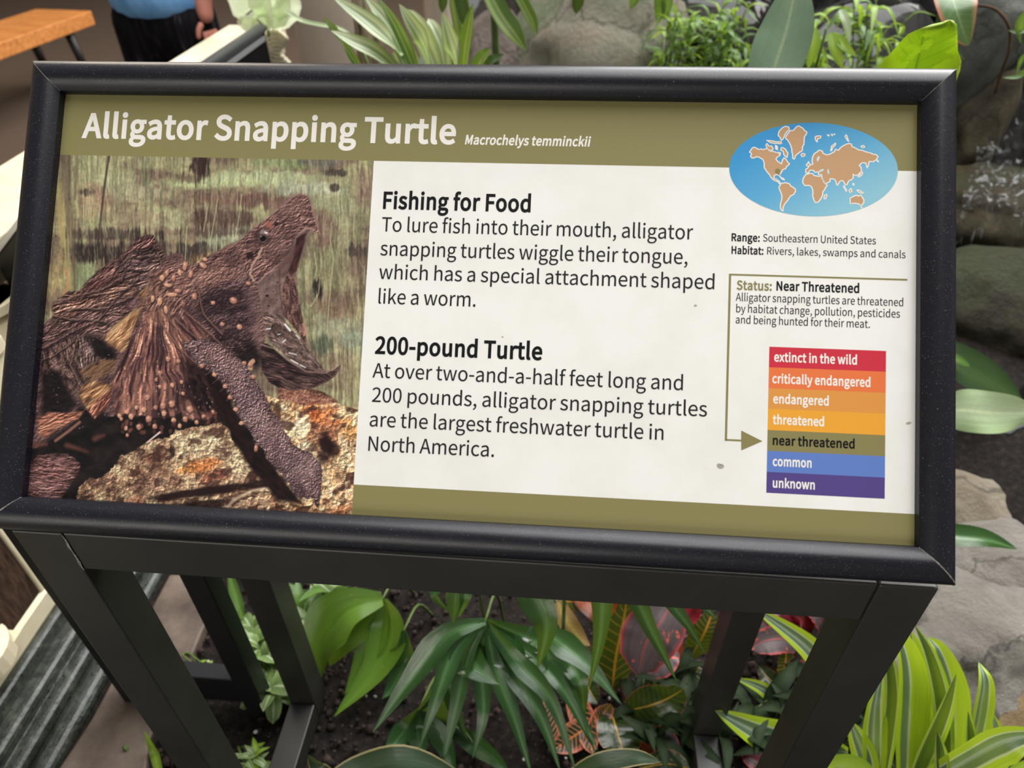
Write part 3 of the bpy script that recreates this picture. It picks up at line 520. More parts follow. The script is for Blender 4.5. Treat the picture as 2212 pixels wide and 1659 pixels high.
# ---- lettering: outlines of the built-in face, narrowed, with a two-storey g of our own
_gc = {}
GLY = json.loads('''{" ":[156,[]],",":[194,[[47,-120,53,-133,116,-106,155,-54,155,13,155,60,134,88,101,88,75,88,53,71,53,43,53,15,74,-1,99,-1,102,-1,105,-1,107,-1,106,-43,81,-76,37,-95,42,-108]]],"-":[243,[[32,188,32,172,92,172,152,172,211,172,211,188,211,204,211,221,152,221,92,221,32,221,32,204]]],".":[194,[[71,-9,97,-9,123,-9,144,11,144,39,144,69,123,88,97,88,71,88,51,69,51,39,51,11]]],"0":[388,[[97,-9,195,-9,292,-9,354,79,354,258,354,436,292,522,195,522,97,522,35,436,35,258,35,79],[253,43,195,43,137,43,97,108,97,258,97,408,137,472,195,472,253,472,293,408,293,258,293,108]]],"2":[388,[[31,13,31,0,138,0,246,0,354,0,354,18,354,37,354,55,306,55,259,55,211,55,186,55,154,53,127,50,248,165,329,269,329,372,329,463,271,522,179,522,114,522,69,493,28,447,40,435,53,423,65,411,94,445,130,471,172,471,235,471,266,428,266,369,266,281,192,179,31,38,31,25]]],":":[194,[[71,273,97,273,123,273,144,293,144,322,144,351,123,371,97,371,71,371,51,351,51,322,51,293],[71,-9,97,-9,123,-9,144,11,144,39,144,69,123,88,97,88,71,88,51,69,51,39,51,11]]],"A":[425,[[61,171,3,0,25,0,46,0,68,0,85,52,101,105,118,157,180,157,243,157,305,157,322,105,338,52,354,0,377,0,400,0,423,0,365,171,307,342,249,513,225,513,201,513,176,513,119,342],[186,208,134,208,142,234,151,261,159,287,177,345,194,401,210,461,211,461,212,461,213,461,230,401,246,345,265,287,273,261,281,234,289,208,237,208]]],"F":[386,[[71,171,71,0,92,0,114,0,135,0,135,77,135,154,135,230,201,230,266,230,331,230,331,249,331,267,331,285,266,285,201,285,135,285,135,343,135,401,135,459,212,459,289,459,366,459,366,477,366,495,366,513,268,513,169,513,71,513,71,342]]],"H":[509,[[71,171,71,0,92,0,114,0,135,0,135,81,135,162,135,242,215,242,295,242,375,242,375,162,375,81,375,0,396,0,418,0,440,0,440,171,440,342,440,513,418,513,396,513,375,513,375,442,375,370,375,298,295,298,215,298,135,298,135,370,135,442,135,513,114,513,92,513,71,513,71,342]]],"J":[374,[[101,-9,166,-9,266,-9,307,62,307,151,307,271,307,392,307,513,286,513,264,513,242,513,242,394,242,276,242,157,242,79,215,48,160,48,123,48,94,64,71,106,55,95,40,83,25,72,55,19]]],"M":[568,[[71,171,71,0,90,0,109,0,129,0,129,95,129,190,129,284,129,328,125,391,120,436,121,436,122,436,123,436,137,397,151,358,165,319,197,230,229,141,262,52,276,52,291,52,305,52,338,141,370,230,402,319,416,358,430,397,443,436,444,436,445,436,446,436,443,391,438,328,438,284,438,190,438,95,438,0,458,0,478,0,498,0,498,171,498,342,498,513,472,513,446,513,420,513,387,422,355,330,322,239,310,204,300,167,286,132,285,132,285,132,284,132,271,167,260,204,246,239,214,330,181,422,148,513,123,513,97,513,71,513,71,342]]],"N":[506,[[71,171,71,0,91,0,111,0,132,0,132,90,132,180,132,270,132,324,127,378,124,430,125,430,126,430,127,430,145,395,164,359,182,324,244,216,307,108,369,0,391,0,413,0,436,0,436,171,436,342,436,513,415,513,394,513,374,513,374,424,374,335,374,246,374,193,379,135,383,84,382,84,381,84,380,84,361,119,343,155,324,190,262,298,199,405,137,513,115,513,93,513,71,513,71,342]]],"P":[443,[[71,171,71,0,92,0,114,0,135,0,135,68,135,136,135,204,163,204,192,204,220,204,333,204,409,254,409,363,409,475,332,513,217,513,168,513,120,513,71,513,71,342],[161,257,135,257,135,325,135,393,135,461,160,461,184,461,209,461,299,461,345,438,345,363,345,289,302,257,211,257,186,257]]],"R":[444,[[164,270,135,270,135,333,135,397,135,461,164,461,193,461,221,461,302,461,346,437,346,370,346,303,302,270,221,270,193,270],[311,73,352,0,377,0,401,0,425,0,382,75,338,150,295,225,364,242,410,289,410,370,410,476,335,513,231,513,178,513,124,513,71,513,71,342,71,171,71,0,92,0,114,0,135,0,135,73,135,145,135,218,166,218,197,218,228,218,269,145]]],"S":[417,[[140,-9,213,-9,320,-9,387,55,387,137,387,213,341,248,282,274,257,284,233,295,209,305,169,322,123,341,123,391,123,437,161,466,219,466,267,466,305,447,336,418,347,432,359,446,370,459,334,496,280,522,219,522,126,522,57,466,57,387,57,312,114,275,162,255,186,244,211,233,235,223,284,201,321,184,321,131,321,81,282,48,214,48,160,48,109,73,72,111,59,96,46,81,34,67,78,20]]],"T":[419,[[177,153,177,0,199,0,221,0,242,0,242,153,242,306,242,459,294,459,346,459,398,459,398,477,398,495,398,513,272,513,147,513,22,513,22,495,22,477,22,459,74,459,125,459,177,459,177,306]]],"U":[504,[[148,-9,253,-9,357,-9,437,47,437,211,437,312,437,413,437,513,416,513,395,513,375,513,375,412,375,311,375,210,375,87,321,48,253,48,186,48,133,87,133,210,133,311,133,412,133,513,112,513,90,513,69,513,69,413,69,312,69,211,69,47]]],"a":[394,[[88,-9,152,-9,199,-9,242,15,278,46,279,46,279,46,280,46,282,30,284,15,286,0,303,0,321,0,338,0,338,78,338,156,338,234,338,328,300,390,207,390,145,390,92,363,57,340,66,326,74,311,82,296,112,317,152,337,196,337,258,337,275,290,275,241,113,223,41,181,41,99,41,30],[207,43,170,43,132,43,103,60,103,103,103,152,146,183,275,198,275,163,275,128,275,92,237,60]]],"b":[432,[[197,-9,232,-9,319,-9,397,66,397,196,397,314,344,390,246,390,203,390,161,366,126,337,127,359,128,382,129,405,129,456,129,507,129,557,107,557,86,557,64,557,64,372,64,186,64,0,81,0,99,0,116,0,117,13,119,26,121,39,122,39,123,39,124,39,157,9],[284,45,221,45,196,45,162,55,129,84,129,151,129,218,129,284,165,318,198,336,230,336,303,336,331,280,331,195,331,102]]],"c":[357,[[113,-9,214,-9,260,-9,303,9,338,39,328,53,319,67,310,82,286,61,255,44,220,44,150,44,102,102,102,190,102,277,153,336,222,336,251,336,276,323,298,303,308,317,319,331,330,345,303,369,269,390,219,390,121,390,36,317,36,190,36,64]]],"d":[434,[[99,-9,194,-9,239,-9,280,15,310,45,310,45,311,45,312,45,313,30,315,15,317,0,335,0,352,0,370,0,370,186,370,372,370,557,348,557,327,557,305,557,305,509,305,460,305,411,306,389,308,368,309,346,275,373,246,390,202,390,115,390,37,313,37,190,37,63],[243,45,208,45,141,45,103,99,103,190,103,277,152,336,213,336,244,336,274,325,305,296,305,230,305,163,305,97,274,62]]],"e":[388,[[117,-9,218,-9,270,-9,310,8,343,29,336,44,328,58,321,72,292,53,263,42,225,42,153,42,104,94,99,175,185,175,270,175,356,175,357,185,359,197,359,211,359,320,304,390,207,390,120,390,36,314,36,190,36,64],[167,221,99,221,106,296,154,339,208,339,268,339,303,298,303,221,235,221]]],"f":[227,[[23,345,23,328,40,328,58,328,75,328,75,219,75,109,75,0,96,0,117,0,139,0,139,109,139,219,139,328,165,328,192,328,219,328,219,346,219,363,219,380,192,380,165,380,139,380,139,400,139,420,139,440,139,489,156,515,193,515,206,515,221,512,235,505,240,521,245,538,249,555,232,562,209,567,186,567,110,567,75,518,75,441,75,421,75,401,75,380,58,379,40,378,23,377,23,361]]],"g":[395,[[100,-175,193,-175,310,-175,385,-114,385,-43,385,20,340,47,253,47,228,47,203,47,178,47,127,47,111,64,111,88,111,109,122,122,136,134,153,125,174,120,192,120,270,120,331,172,331,253,331,286,319,314,300,331,326,331,352,331,378,331,378,348,378,364,378,380,334,380,290,380,246,380,232,386,214,390,192,390,116,390,50,338,50,254,50,209,74,172,99,152,99,151,99,150,99,149,79,135,57,110,57,78,57,48,72,28,92,16,92,15,92,14,92,13,56,-9,36,-41,36,-74,36,-139],[236,164,192,164,148,164,111,199,111,254,111,310,148,343,192,343,237,343,273,310,273,254,273,199],[275,-131,202,-131,132,-131,92,-105,92,-64,92,-43,103,-20,130,0,147,-4,165,-6,179,-6,201,-6,223,-6,245,-6,296,-6,322,-18,322,-54,322,-93]]],"h":[425,[[64,186,64,0,86,0,107,0,129,0,129,92,129,184,129,276,167,314,193,334,232,334,283,334,305,304,305,232,305,155,305,77,305,0,326,0,347,0,368,0,368,80,368,161,368,241,368,338,332,390,252,390,200,390,161,361,126,326,127,352,128,379,129,405,129,456,129,507,129,557,107,557,86,557,64,557,64,372]]],"i":[192,[[64,127,64,0,86,0,107,0,129,0,129,127,129,254,129,380,107,380,86,380,64,380,64,254],[71,459,97,459,122,459,139,475,139,501,139,526,122,543,97,543,71,543,55,526,55,501,55,475]]],"k":[386,[[64,186,64,0,85,0,106,0,127,0,127,33,127,67,127,100,151,128,175,156,199,183,236,122,273,61,310,0,333,0,356,0,380,0,332,76,284,151,236,227,278,278,320,329,363,380,339,380,315,380,291,380,238,313,184,247,130,180,129,180,128,180,127,180,127,306,127,432,127,557,106,557,85,557,64,557,64,372]]],"l":[198,[[84,-9,132,-9,149,-9,160,-6,169,-4,166,13,163,29,160,46,153,44,150,44,146,44,137,44,129,52,129,71,129,233,129,395,129,557,107,557,86,557,64,557,64,397,64,236,64,76,64,22]]],"m":[648,[[64,127,64,0,86,0,107,0,129,0,129,92,129,184,129,276,163,315,195,334,224,334,272,334,295,304,295,232,295,155,295,77,295,0,316,0,337,0,359,0,359,92,359,184,359,276,394,315,425,334,454,334,503,334,525,304,525,232,525,155,525,77,525,0,546,0,568,0,589,0,589,80,589,161,589,241,589,338,552,390,474,390,427,390,388,360,348,317,333,362,302,390,243,390,197,390,158,361,125,325,124,325,124,325,123,325,121,343,119,362,117,380,99,380,82,380,64,380,64,254]]],"n":[427,[[64,127,64,0,86,0,107,0,129,0,129,92,129,184,129,276,167,314,193,334,232,334,283,334,305,304,305,232,305,155,305,77,305,0,326,0,347,0,368,0,368,80,368,161,368,241,368,338,332,390,252,390,200,390,160,361,125,325,124,325,124,325,123,325,121,343,119,362,117,380,99,380,82,380,64,380,64,254]]],"o":[424,[[119,-9,212,-9,305,-9,388,64,388,190,388,317,305,390,212,390,119,390,36,317,36,190,36,64],[278,44,212,44,146,44,102,102,102,190,102,277,146,336,212,336,278,336,323,277,323,190,323,102]]],"p":[434,[[64,20,64,-160,86,-160,107,-160,129,-160,129,-117,129,-74,129,-32,128,-9,127,13,127,35,161,6,197,-9,232,-9,319,-9,397,66,397,196,397,314,344,390,246,390,202,390,159,365,125,336,124,336,124,336,123,336,121,351,119,366,117,380,99,380,82,380,64,380,64,200],[284,45,221,45,196,45,162,55,129,84,129,151,129,218,129,284,165,318,198,336,230,336,303,336,331,280,331,195,331,102]]],"r":[271,[[64,127,64,0,86,0,107,0,129,0,129,81,129,163,129,244,154,309,193,333,224,333,240,333,249,331,261,326,265,345,269,363,273,382,261,388,249,390,232,390,190,390,151,359,125,311,124,311,124,311,123,311,121,334,119,357,117,380,99,380,82,380,64,380,64,254]]],"s":[327,[[110,-9,164,-9,254,-9,302,42,302,104,302,176,242,198,186,219,144,235,104,249,104,285,104,315,127,340,175,340,209,340,235,326,261,307,271,320,282,333,292,347,263,370,221,390,174,390,91,390,43,342,43,282,43,217,101,192,154,172,196,157,241,139,241,100,241,67,216,41,166,41,120,41,87,59,53,86,43,72,33,58,22,43,58,13]]],"t":[264,[[103,-9,183,-9,207,-9,232,-2,254,5,250,21,246,37,242,53,229,48,212,43,198,43,154,43,139,69,139,116,139,187,139,257,139,328,174,328,208,328,243,328,243,346,243,363,243,380,208,380,174,380,139,380,139,416,139,452,139,487,122,487,104,487,86,487,84,452,81,416,79,380,59,379,39,378,19,377,19,361,19,345,19,328,38,328,57,328,76,328,76,258,76,188,76,118,76,41]]],"u":[425,[[95,-9,176,-9,228,-9,265,18,301,60,302,60,303,60,303,60,305,40,306,20,308,0,326,0,344,0,361,0,361,127,361,254,361,380,340,380,319,380,298,380,298,290,298,201,298,111,261,66,234,46,195,46,144,46,123,76,123,147,123,225,123,303,123,380,102,380,80,380,59,380,59,300,59,220,59,139,59,42]]],"v":[364,[[101,127,146,0,171,0,196,0,221,0,266,127,311,254,356,380,335,380,314,380,293,380,269,308,245,236,221,164,209,127,197,88,186,52,184,52,183,52,182,52,171,88,159,127,147,164,123,236,99,308,76,380,53,380,31,380,9,380,55,254]]],"w":[561,[[89,127,125,0,149,0,174,0,199,0,217,68,235,136,253,204,263,240,270,276,279,314,280,314,281,314,282,314,291,276,298,241,308,205,326,137,345,68,363,0,389,0,415,0,440,0,475,127,509,254,543,380,523,380,502,380,482,380,463,307,445,234,426,160,418,124,411,90,403,55,402,55,401,55,400,55,391,90,382,124,373,160,353,234,334,307,314,380,293,380,272,380,251,380,232,307,212,234,192,160,183,124,174,90,167,55,165,55,164,55,163,55,155,90,148,124,141,160,122,234,103,307,84,380,62,380,41,380,19,380,54,254]]],"x":[348,[[52,66,11,0,33,0,55,0,78,0,95,30,112,59,129,89,142,112,154,135,167,157,169,157,170,157,171,157,186,135,200,112,212,89,231,59,250,30,268,0,292,0,315,0,338,0,296,64,255,128,213,192,251,255,290,317,328,380,306,380,284,380,262,380,246,352,231,325,215,297,203,275,193,255,181,233,180,233,179,233,178,233,165,255,152,275,141,297,124,325,107,352,90,380,67,380,43,380,20,380,59,320,97,259,136,198,94,132]]],"y":[364,[[53,-164,71,-164,146,-164,186,-106,213,-32,261,105,308,243,356,380,335,380,314,380,293,380,271,310,248,240,225,169,215,135,204,97,194,62,193,62,192,62,190,62,177,97,165,136,153,169,127,240,101,310,76,380,53,380,31,380,9,380,60,253,111,126,162,-1,159,-10,156,-20,153,-29,137,-76,111,-111,68,-111,57,-111,46,-108,39,-105,34,-122,30,-139,26,-156,38,-161]]]}''')
GS = 0.729/513
from mathutils.geometry import delaunay_2d_cdt
def _outline(ch, off):
    """outline of one letter: sample the curves, grow or shrink by off, fill"""
    loops = []
    for sp in GLY[ch][1]:
        B_ = [[Vector((sp[6*i+2*j], sp[6*i+2*j+1])) for j in range(3)] for i in range(len(sp)//6)]; pts = []
        for i, (hl, c0_, hr) in enumerate(B_):
            nl, c1_, _ = B_[(i+1) % len(B_)]; d_ = c1_-c0_
            bend = max(abs(d_.cross(hr-c0_)), abs(d_.cross(nl-c0_)))/max(d_.length, 1e-6)
            k = 1 if bend < 1.5 else 7
            for j in range(k):
                t = j/k; pts.append(c0_*(1-t)**3+hr*3*t*(1-t)**2+nl*3*t*t*(1-t)+c1_*t**3)
        out = []
        for p_ in pts:
            if not out or (p_-out[-1]).length > 3.2: out.append(p_)
        if (out[0]-out[-1]).length < 3.2: out.pop()
        n = len(out); res = []
        for i in range(n):
            a1 = (out[i]-out[i-1]).normalized(); a2 = (out[(i+1) % n]-out[i]).normalized()
            n1 = Vector((a1.y, -a1.x)); n2 = Vector((a2.y, -a2.x)); m_ = n1+n2
            m_ = m_.normalized() if m_.length > .2 else n1
            res.append(out[i]*GS+m_*off/max(.6, m_.dot(n1)))
        loops.append(res)
    V_ = []; E_ = []
    for l_ in loops:
        o_ = len(V_); V_ += l_; E_ += [(o_+i, o_+(i+1) % len(l_)) for i in range(len(l_))]
    vo, _, fo, _, _, _ = delaunay_2d_cdt(V_, E_, [], 0, 1e-5); out = []
    for f_ in fo:
        c_ = sum((vo[i] for i in f_), Vector((0, 0)))/len(f_); wn = 0
        for l_ in loops:
            for i in range(len(l_)):
                a_, b_ = l_[i], l_[(i+1) % len(l_)]
                if (a_.y <= c_.y) != (b_.y <= c_.y):
                    xx = a_.x+(c_.y-a_.y)/(b_.y-a_.y)*(b_.x-a_.x)
                    if xx > c_.x: wn += 1 if b_.y > a_.y else -1
        if wn > 0: out.append(tuple(f_))
    return np.array([p_[:] for p_ in vo]), out
def ribbon2(pts, th, closed=False):
    P_ = np.array(pts, float); n = len(P_); V = []; F = []
    for i in range(n):
        a_ = P_[(i-1) % n] if closed or i > 0 else P_[i]; b_ = P_[(i+1) % n] if closed or i < n-1 else P_[i]
        t = b_-a_; t /= np.linalg.norm(t)+1e-9; nn = np.array([-t[1], t[0]])
        h = th[i]/2 if hasattr(th, '__len__') else th/2
        V += [P_[i]+nn*h, P_[i]-nn*h]
    for i in range(n if closed else n-1):
        j = (i+1) % n; F.append((2*i, 2*i+1, 2*j+1, 2*j))
    return np.array(V), F
def glyph(c_, bold):
    k = (c_, bold)
    if k not in _gc:
        adv = GLY[c_][0]*GS
        if c_ == ' ': _gc[k] = (np.zeros((0,2)), [], adv*0.9)
        else: co, fs = _outline(c_, 0.033 if bold else 0.005); _gc[k] = (co, fs, adv)
    return _gc[k]
def text_line(nm, body, Lp, Rp, cap_px, m, parent, bold=False, shear=0.0, n=0.0001, vertical=False, track=0.0):
    V = np.zeros((0,2)); F = []; x = 0.0
    for ch in body:
        co, fs, adv = glyph(ch, bold)
        if len(co):
            o_ = len(V); c2 = co.copy(); c2[:,0] += x; V = np.vstack([V, c2]); F += [tuple(i+o_ for i in q_) for q_ in fs]
        x += adv+track+(0.03 if bold else 0)
    if shear: V[:,0] += V[:,1]*shear
    (u0, v0), (u1, v1) = puv(*Lp), puv(*Rp)
    mid = ((Lp[0]+Rp[0])/2, (Lp[1]+Rp[1])/2)
    if vertical:
        pa, pb = puv(mid[0]-cap_px/2, mid[1]), puv(mid[0]+cap_px/2, mid[1]); cap = pb[0]-pa[0]
        sy = cap/0.729; sxx = (v1-v0)/(V[:,0].max()-V[:,0].min()); W_ = [pw(u0-y_*sy, v0+(x_-V[:,0].min())*sxx, n) for x_, y_ in V]
    else:
        pa, pb = puv(*mid), puv(mid[0], mid[1]-cap_px); cap = pb[1]-pa[1]
        sy = cap/0.729; sxx = (u1-u0)/(V[:,0].max()-V[:,0].min()); vb = (v0+v1)/2
        W_ = [pw(u0+(x_-V[:,0].min())*sxx, vb+y_*sy, n) for x_, y_ in V]
    o_ = mobj(nm, W_, F, m, parent); return o_
T = lambda *a, **k: text_line(*a, **k)
T('title_text', 'Alligator Snapping Turtle', (176,296.5), (984,309.5), 51, m_wtext, panel, bold=True)
T('subtitle_text', 'Macrochelys temminckii', (1004,311), (1276,316.5), 19.5, m_wtext, panel, bold=True, shear=0.16)
T('heading_text', 'Fishing for Food', (827,451), (1146,456.5), 35, m_black, panel, bold=True)
for s_, a_, b_ in (('To lure fish into their mouth, alligator', (824,502), (1497,515)), ('snapping turtles wiggle their tongue,', (821,553.5), (1485,568.5)),
                   ('which has a special attachment shaped', (818,605), (1543,622)), ('like a worm.', (817,656), (1027,662))):
    T('body_text', s_, a_, b_, 31, m_dgrey, panel)
T('heading_text', '200-pound Turtle', (809,765), (1171,775), 35.5, m_black, panel, bold=True)
for s_, a_, b_ in (('At over two-and-a-half feet long and', (804,819), (1475,839)), ('200 pounds, alligator snapping turtles', (803,870.5), (1527,897)),
                   ('are the largest freshwater turtle in', (798,923), (1433,948)), ('North America.', (795,976), (1067,984.5))):
    T('body_text', s_, a_, b_, 31.5, m_dgrey, panel)
T('caption_text', 'Range:', (1580,520), (1641,522.5), 16, m_black, panel, bold=True); T('caption_text', 'Southeastern United States', (1648,522.5), (1892,527), 16, m_dgrey, panel)
T('caption_text', 'Habitat:', (1580,548), (1649,550), 16, m_black, panel, bold=True); T('caption_text', 'Rivers, lakes, swamps and canals', (1657,551), (1956,556.5), 16, m_dgrey, panel)
T('status_text', 'Status:', (1591,626), (1667,627), 19, m_olive, panel, bold=True); T('status_text', 'Near Threatened', (1677,628.5), (1856,631), 19, m_black, panel, bold=True)
T('status_text', 'Alligator snapping turtles are threatened', (1589,651.5), (1951,660), 17, m_dgrey, panel)
T('status_text', 'by habitat change, pollution, pesticides', (1590,677), (1944,684), 17, m_dgrey, panel)
T('status_text', 'and being hunted for their meat.', (1589,700.5), (1879,706.5), 17, m_dgrey, panel)
# status bands
yl = [749.3,793.5,839,883.5,929,974,1020,1065]; yr = [757.6,802.6,847.6,893,940,985.6,1031,1077]
u0 = (puv(1660,749)[0]+puv(1657,1065)[0])/2; u1 = (puv(1914,757)[0]+puv(1911,1077)[0])/2
vsx = [(puv(1659,a_)[1]+puv(1912,b_)[1])/2 for a_, b_ in zip(yl, yr)]
cols = [('red',(200,50,66)),('orange',(226,116,66)),('ochre',(216,146,70)),('amber',(230,160,54)),('olive',OL),('blue',(96,124,190)),('violet',(84,68,130))]
labs = [('extinct in the wild',(1672,781.5),(1851,786)),('critically endangered',(1668,828),(1880,834.5)),('endangered',(1670,871.5),(1790,875)),('threatened',(1669,916.5),(1780,919.5)),
        ('near threatened',(1669,962),(1846,967)),('common',(1669,1006.5),(1753,1009)),('unknown',(1669,1053.5),(1760,1056))]
for i, (nm_, c_) in enumerate(cols):
    bq = pquad('status_band', u0, u1, vsx[i+1], vsx[i], 0.00004+0.00001*(i % 2), pmat('ink_'+nm_, c_), panel)
    bq['label'] = nm_+' status band'
    s_, a_, b_ = labs[i]; T('band_text', s_, a_, b_, 19, m_black if i == 4 else m_wtext, panel, bold=True)
# olive bracket and arrow
def pline(nm, a_, b_, w_, n=0.00006):
    (ua, va), (ub, vb) = puv(*a_), puv(*b_)
    if abs(ub-ua) > abs(vb-va): vm = (va+vb)/2; return pquad(nm, min(ua,ub)-w_/2, max(ua,ub)+w_/2, vm-w_/2, vm+w_/2, n, m_olive, panel)
    um = (ua+ub)/2; return pquad(nm, um-w_/2, um+w_/2, min(va,vb)-w_/2, max(va,vb)+w_/2, n, m_olive, panel)
pline('bracket_line', (1577,594.5), (1958,603), 0.0012); pline('bracket_line', (1577,594.5), (1568,950), 0.0015); pline('bracket_line', (1568,950), (1603,952), 0.0012)
(ua, va), (ub, vb), (uc, vc) = puv(1601,930), puv(1601,973), puv(1647,953)
mobj('arrow_head', [pw(ua,va,.00007), pw(ub,vb,.00007), pw(uc,vc,.00007)], [(0,1,2)], m_olive, panel)
# dirt marks
rs = random.Random(5); V = []; F = []
for cx_, cy_, rr in ((1557,1007,5),(1962,914,4),(1502,660,3),(1552,1004,3),(1085,728,2)):
    o_ = len(V); k = 10
    for i in range(k):
        r_ = rr*(0.6+0.8*rs.random()); uu, v2 = puv(cx_+r_*math.cos(6.283*i/k)*1.3, cy_+r_*math.sin(6.283*i/k)*0.8); V.append(pw(uu, v2, 0.00015))
    F.append(tuple(range(o_, o_+k)))
mobj('dirt_mark', V, F, pmat('grime', (166,160,148)), panel)

# ---- world map oval
uc, vc = puv(1757, 366)
ul_, ur_ = puv(1575,366)[0], puv(1939.5,366)[0]; vt_, vb2 = puv(1744,265)[1], puv(1764,467.5)[1]
nb = NB('ink_sea'); tcn = nb.add('ShaderNodeTexCoord'); sp_ = nb.add('ShaderNodeSeparateXYZ'); nb.link(tcn.outputs['UV'], sp_.inputs[0])
ad = nb.add('ShaderNodeMath', operation='SUBTRACT'); nb.link(sp_.outputs[0], ad.inputs[0]); nb.link(sp_.outputs[1], ad.inputs[1])
mp_ = nb.add('ShaderNodeMapRange'); nb.link(ad.outputs[0], mp_.inputs[0]); mp_.inputs[1].default_value = -0.7; mp_.inputs[2].default_value = 0.6
nb.link(nb.ramp(mp_.outputs[0], [(0.1, lin((42,140,196))), (0.55, lin((84,160,200))), (1.0, lin((134,186,202)))]), nb.b.inputs['Base Color']); nb.setp(rough=0.5, spec=0.35)
V = []; UVs = []; N_ = 72
cu, cv, ru, rv = (ul_+ur_)/2, (vt_+vb2)/2, (ur_-ul_)/2, (vt_-vb2)/2
for i in range(N_):
    a_ = 2*math.pi*i/N_; V.append(pw(cu+ru*math.cos(a_), cv+rv*math.sin(a_), 0.00008)); UVs.append((.5+.5*math.cos(a_), .5+.5*math.sin(a_)))
oval = mobj('map_oval', V, [tuple(range(N_))], nb.m, sign, uvs=UVs)
MP = lambda x_, y_: puv(1550+x_/4.3667, 240+y_/4.3667)
LAND = {
 'greenland_shape': [(640,250),(680,190),(720,180),(740,150),(770,140),(800,160),(820,185),(843,200),(820,240),(815,290),(800,370),(760,400),(735,420),(722,455),(708,445),(700,380),(690,330),(665,280)],
 'north_america': [(315,395),(300,390),(325,350),(345,342),(375,355),(430,365),(470,355),(490,375),(520,380),(555,390),(575,395),(590,420),(560,435),(550,455),(575,480),(600,500),(610,470),(625,440),(640,450),(660,480),(680,500),(655,520),(640,545),(620,550),(600,580),(585,600),(592,628),(578,604),(550,600),(532,608),(533,640),(550,640),(575,660),(598,684),(590,688),(558,662),(528,652),(500,622),(480,592),(455,560),(440,530),(440,490),(425,455),(400,440),(370,430),(350,440),(325,445),(310,425),(320,410)],
 'island': [(600,345),(640,360),(665,400),(655,440),(630,420),(620,380),(595,370)],
 'island.e': [(580,190),(610,160),(640,145),(670,150),(675,180),(640,215),(620,260),(600,280),(590,250),(570,230)],
 'island.f': [(480,330),(510,330),(525,360),(500,375),(470,355),(455,320),(465,305)],
 'island.g': [(460,275),(500,280),(530,285),(600,290),(605,305),(560,305),(500,300)],
 'island.h': [(785,410),(800,400),(825,405),(820,425),(795,430)],
 'island.i': [(545,320),(560,330),(565,370),(550,360)], 'island.j': [(575,385),(595,395),(590,415),(578,405)],
 'south_america': [(585,705),(605,680),(640,675),(680,690),(690,710),(735,735),(735,755),(720,785),(690,800),(660,845),(640,865),(625,890),(615,915),(620,945),(600,935),(592,900),(600,850),(608,800),(590,755),(578,725)],
 'africa': [(805,640),(830,600),(865,588),(900,590),(905,605),(940,615),(975,612),(990,640),(1005,670),(1020,690),(1035,700),(1010,740),(995,760),(990,790),(975,825),(950,860),(920,865),(905,830),(895,790),(898,750),(885,715),(860,700),(820,705),(803,675)],
 'island.k': [(1005,800),(1030,785),(1032,800),(1018,830),(1003,828)],
 'eurasia': [(835,545),(850,540),(865,515),(900,500),(890,480),(895,440),(930,390),(960,370),(985,375),(995,400),(1030,415),(1060,405),(1100,385),(1110,360),(1140,370),(1160,345),(1200,320),(1240,305),(1265,315),(1265,335),(1300,350),(1350,370),(1400,385),(1450,400),(1500,415),(1515,435),(1500,450),(1520,485),(1495,460),(1460,480),(1430,475),(1425,500),(1410,540),(1405,520),(1400,490),(1360,490),(1335,515),(1355,530),(1355,570),(1330,600),(1300,610),(1275,595),(1280,630),(1260,650),(1230,670),(1225,690),(1205,700),(1190,670),(1175,655),(1150,665),(1135,700),(1120,695),(1110,650),(1085,640),(1060,640),(1060,665),(1020,688),(1008,680),(985,640),(980,600),(950,600),(955,575),(920,580),(905,560),(870,560),(855,585),(830,582)],
 'island.l': [(845,500),(860,475),(870,500),(865,520),(845,520),(835,510)],
 'australia': [(1250,820),(1290,800),(1320,795),(1330,805),(1350,790),(1380,840),(1375,870),(1350,895),(1330,875),(1290,870),(1250,875)],
 'island.m': [(1310,745),(1350,755),(1380,775),(1360,775),(1330,765)], 'island.n': [(1240,745),(1260,730),(1268,755),(1245,770)], 'island.o': [(1190,700),(1220,755),(1210,760),(1185,710)],
 'island.p': [(1355,560),(1368,590),(1340,620),(1320,620),(1345,595)], 'island.q': [(1062,375),(1075,330),(1115,300),(1112,312),(1085,345),(1075,378)],
 'island.r': [(920,245),(945,235),(975,235),(970,255),(945,260),(940,295),(925,275)], 'island.s': [(1200,240),(1212,222),(1225,250),(1240,290),(1225,280)],
 'island.t': [(1350,330),(1375,325),(1390,340),(1360,345)], 'island.u': [(1350,905),(1365,905),(1358,918)], 'island.v': [(1275,680),(1285,684),(1286,702),(1277,698)],
 'island.w': [(595,625),(615,632),(635,650),(618,648),(600,638)], 'island.x': [(1030,225),(1055,228),(1050,238)], 'island.y': [(1072,215),(1085,222),(1080,238)], 'island.z': [(1095,215),(1108,215),(1100,228)]}
m_land = pmat('ink_land', (190,150,112)); rs = random.Random(3)
def rough(pl):
    out = []; big = len(pl) > 16
    for i, p_ in enumerate(pl):
        q_ = pl[(i+1) % len(pl)]; out.append(p_); d_ = math.hypot(q_[0]-p_[0], q_[1]-p_[1]); k = 2 if d_ > 24 else 1
        for j in range(1, k+1 if big else k):
            t = j/(k+1); out.append((p_[0]+(q_[0]-p_[0])*t+rs.uniform(-.09,.09)*d_, p_[1]+(q_[1]-p_[1])*t+rs.uniform(-.09,.09)*d_))
    return out
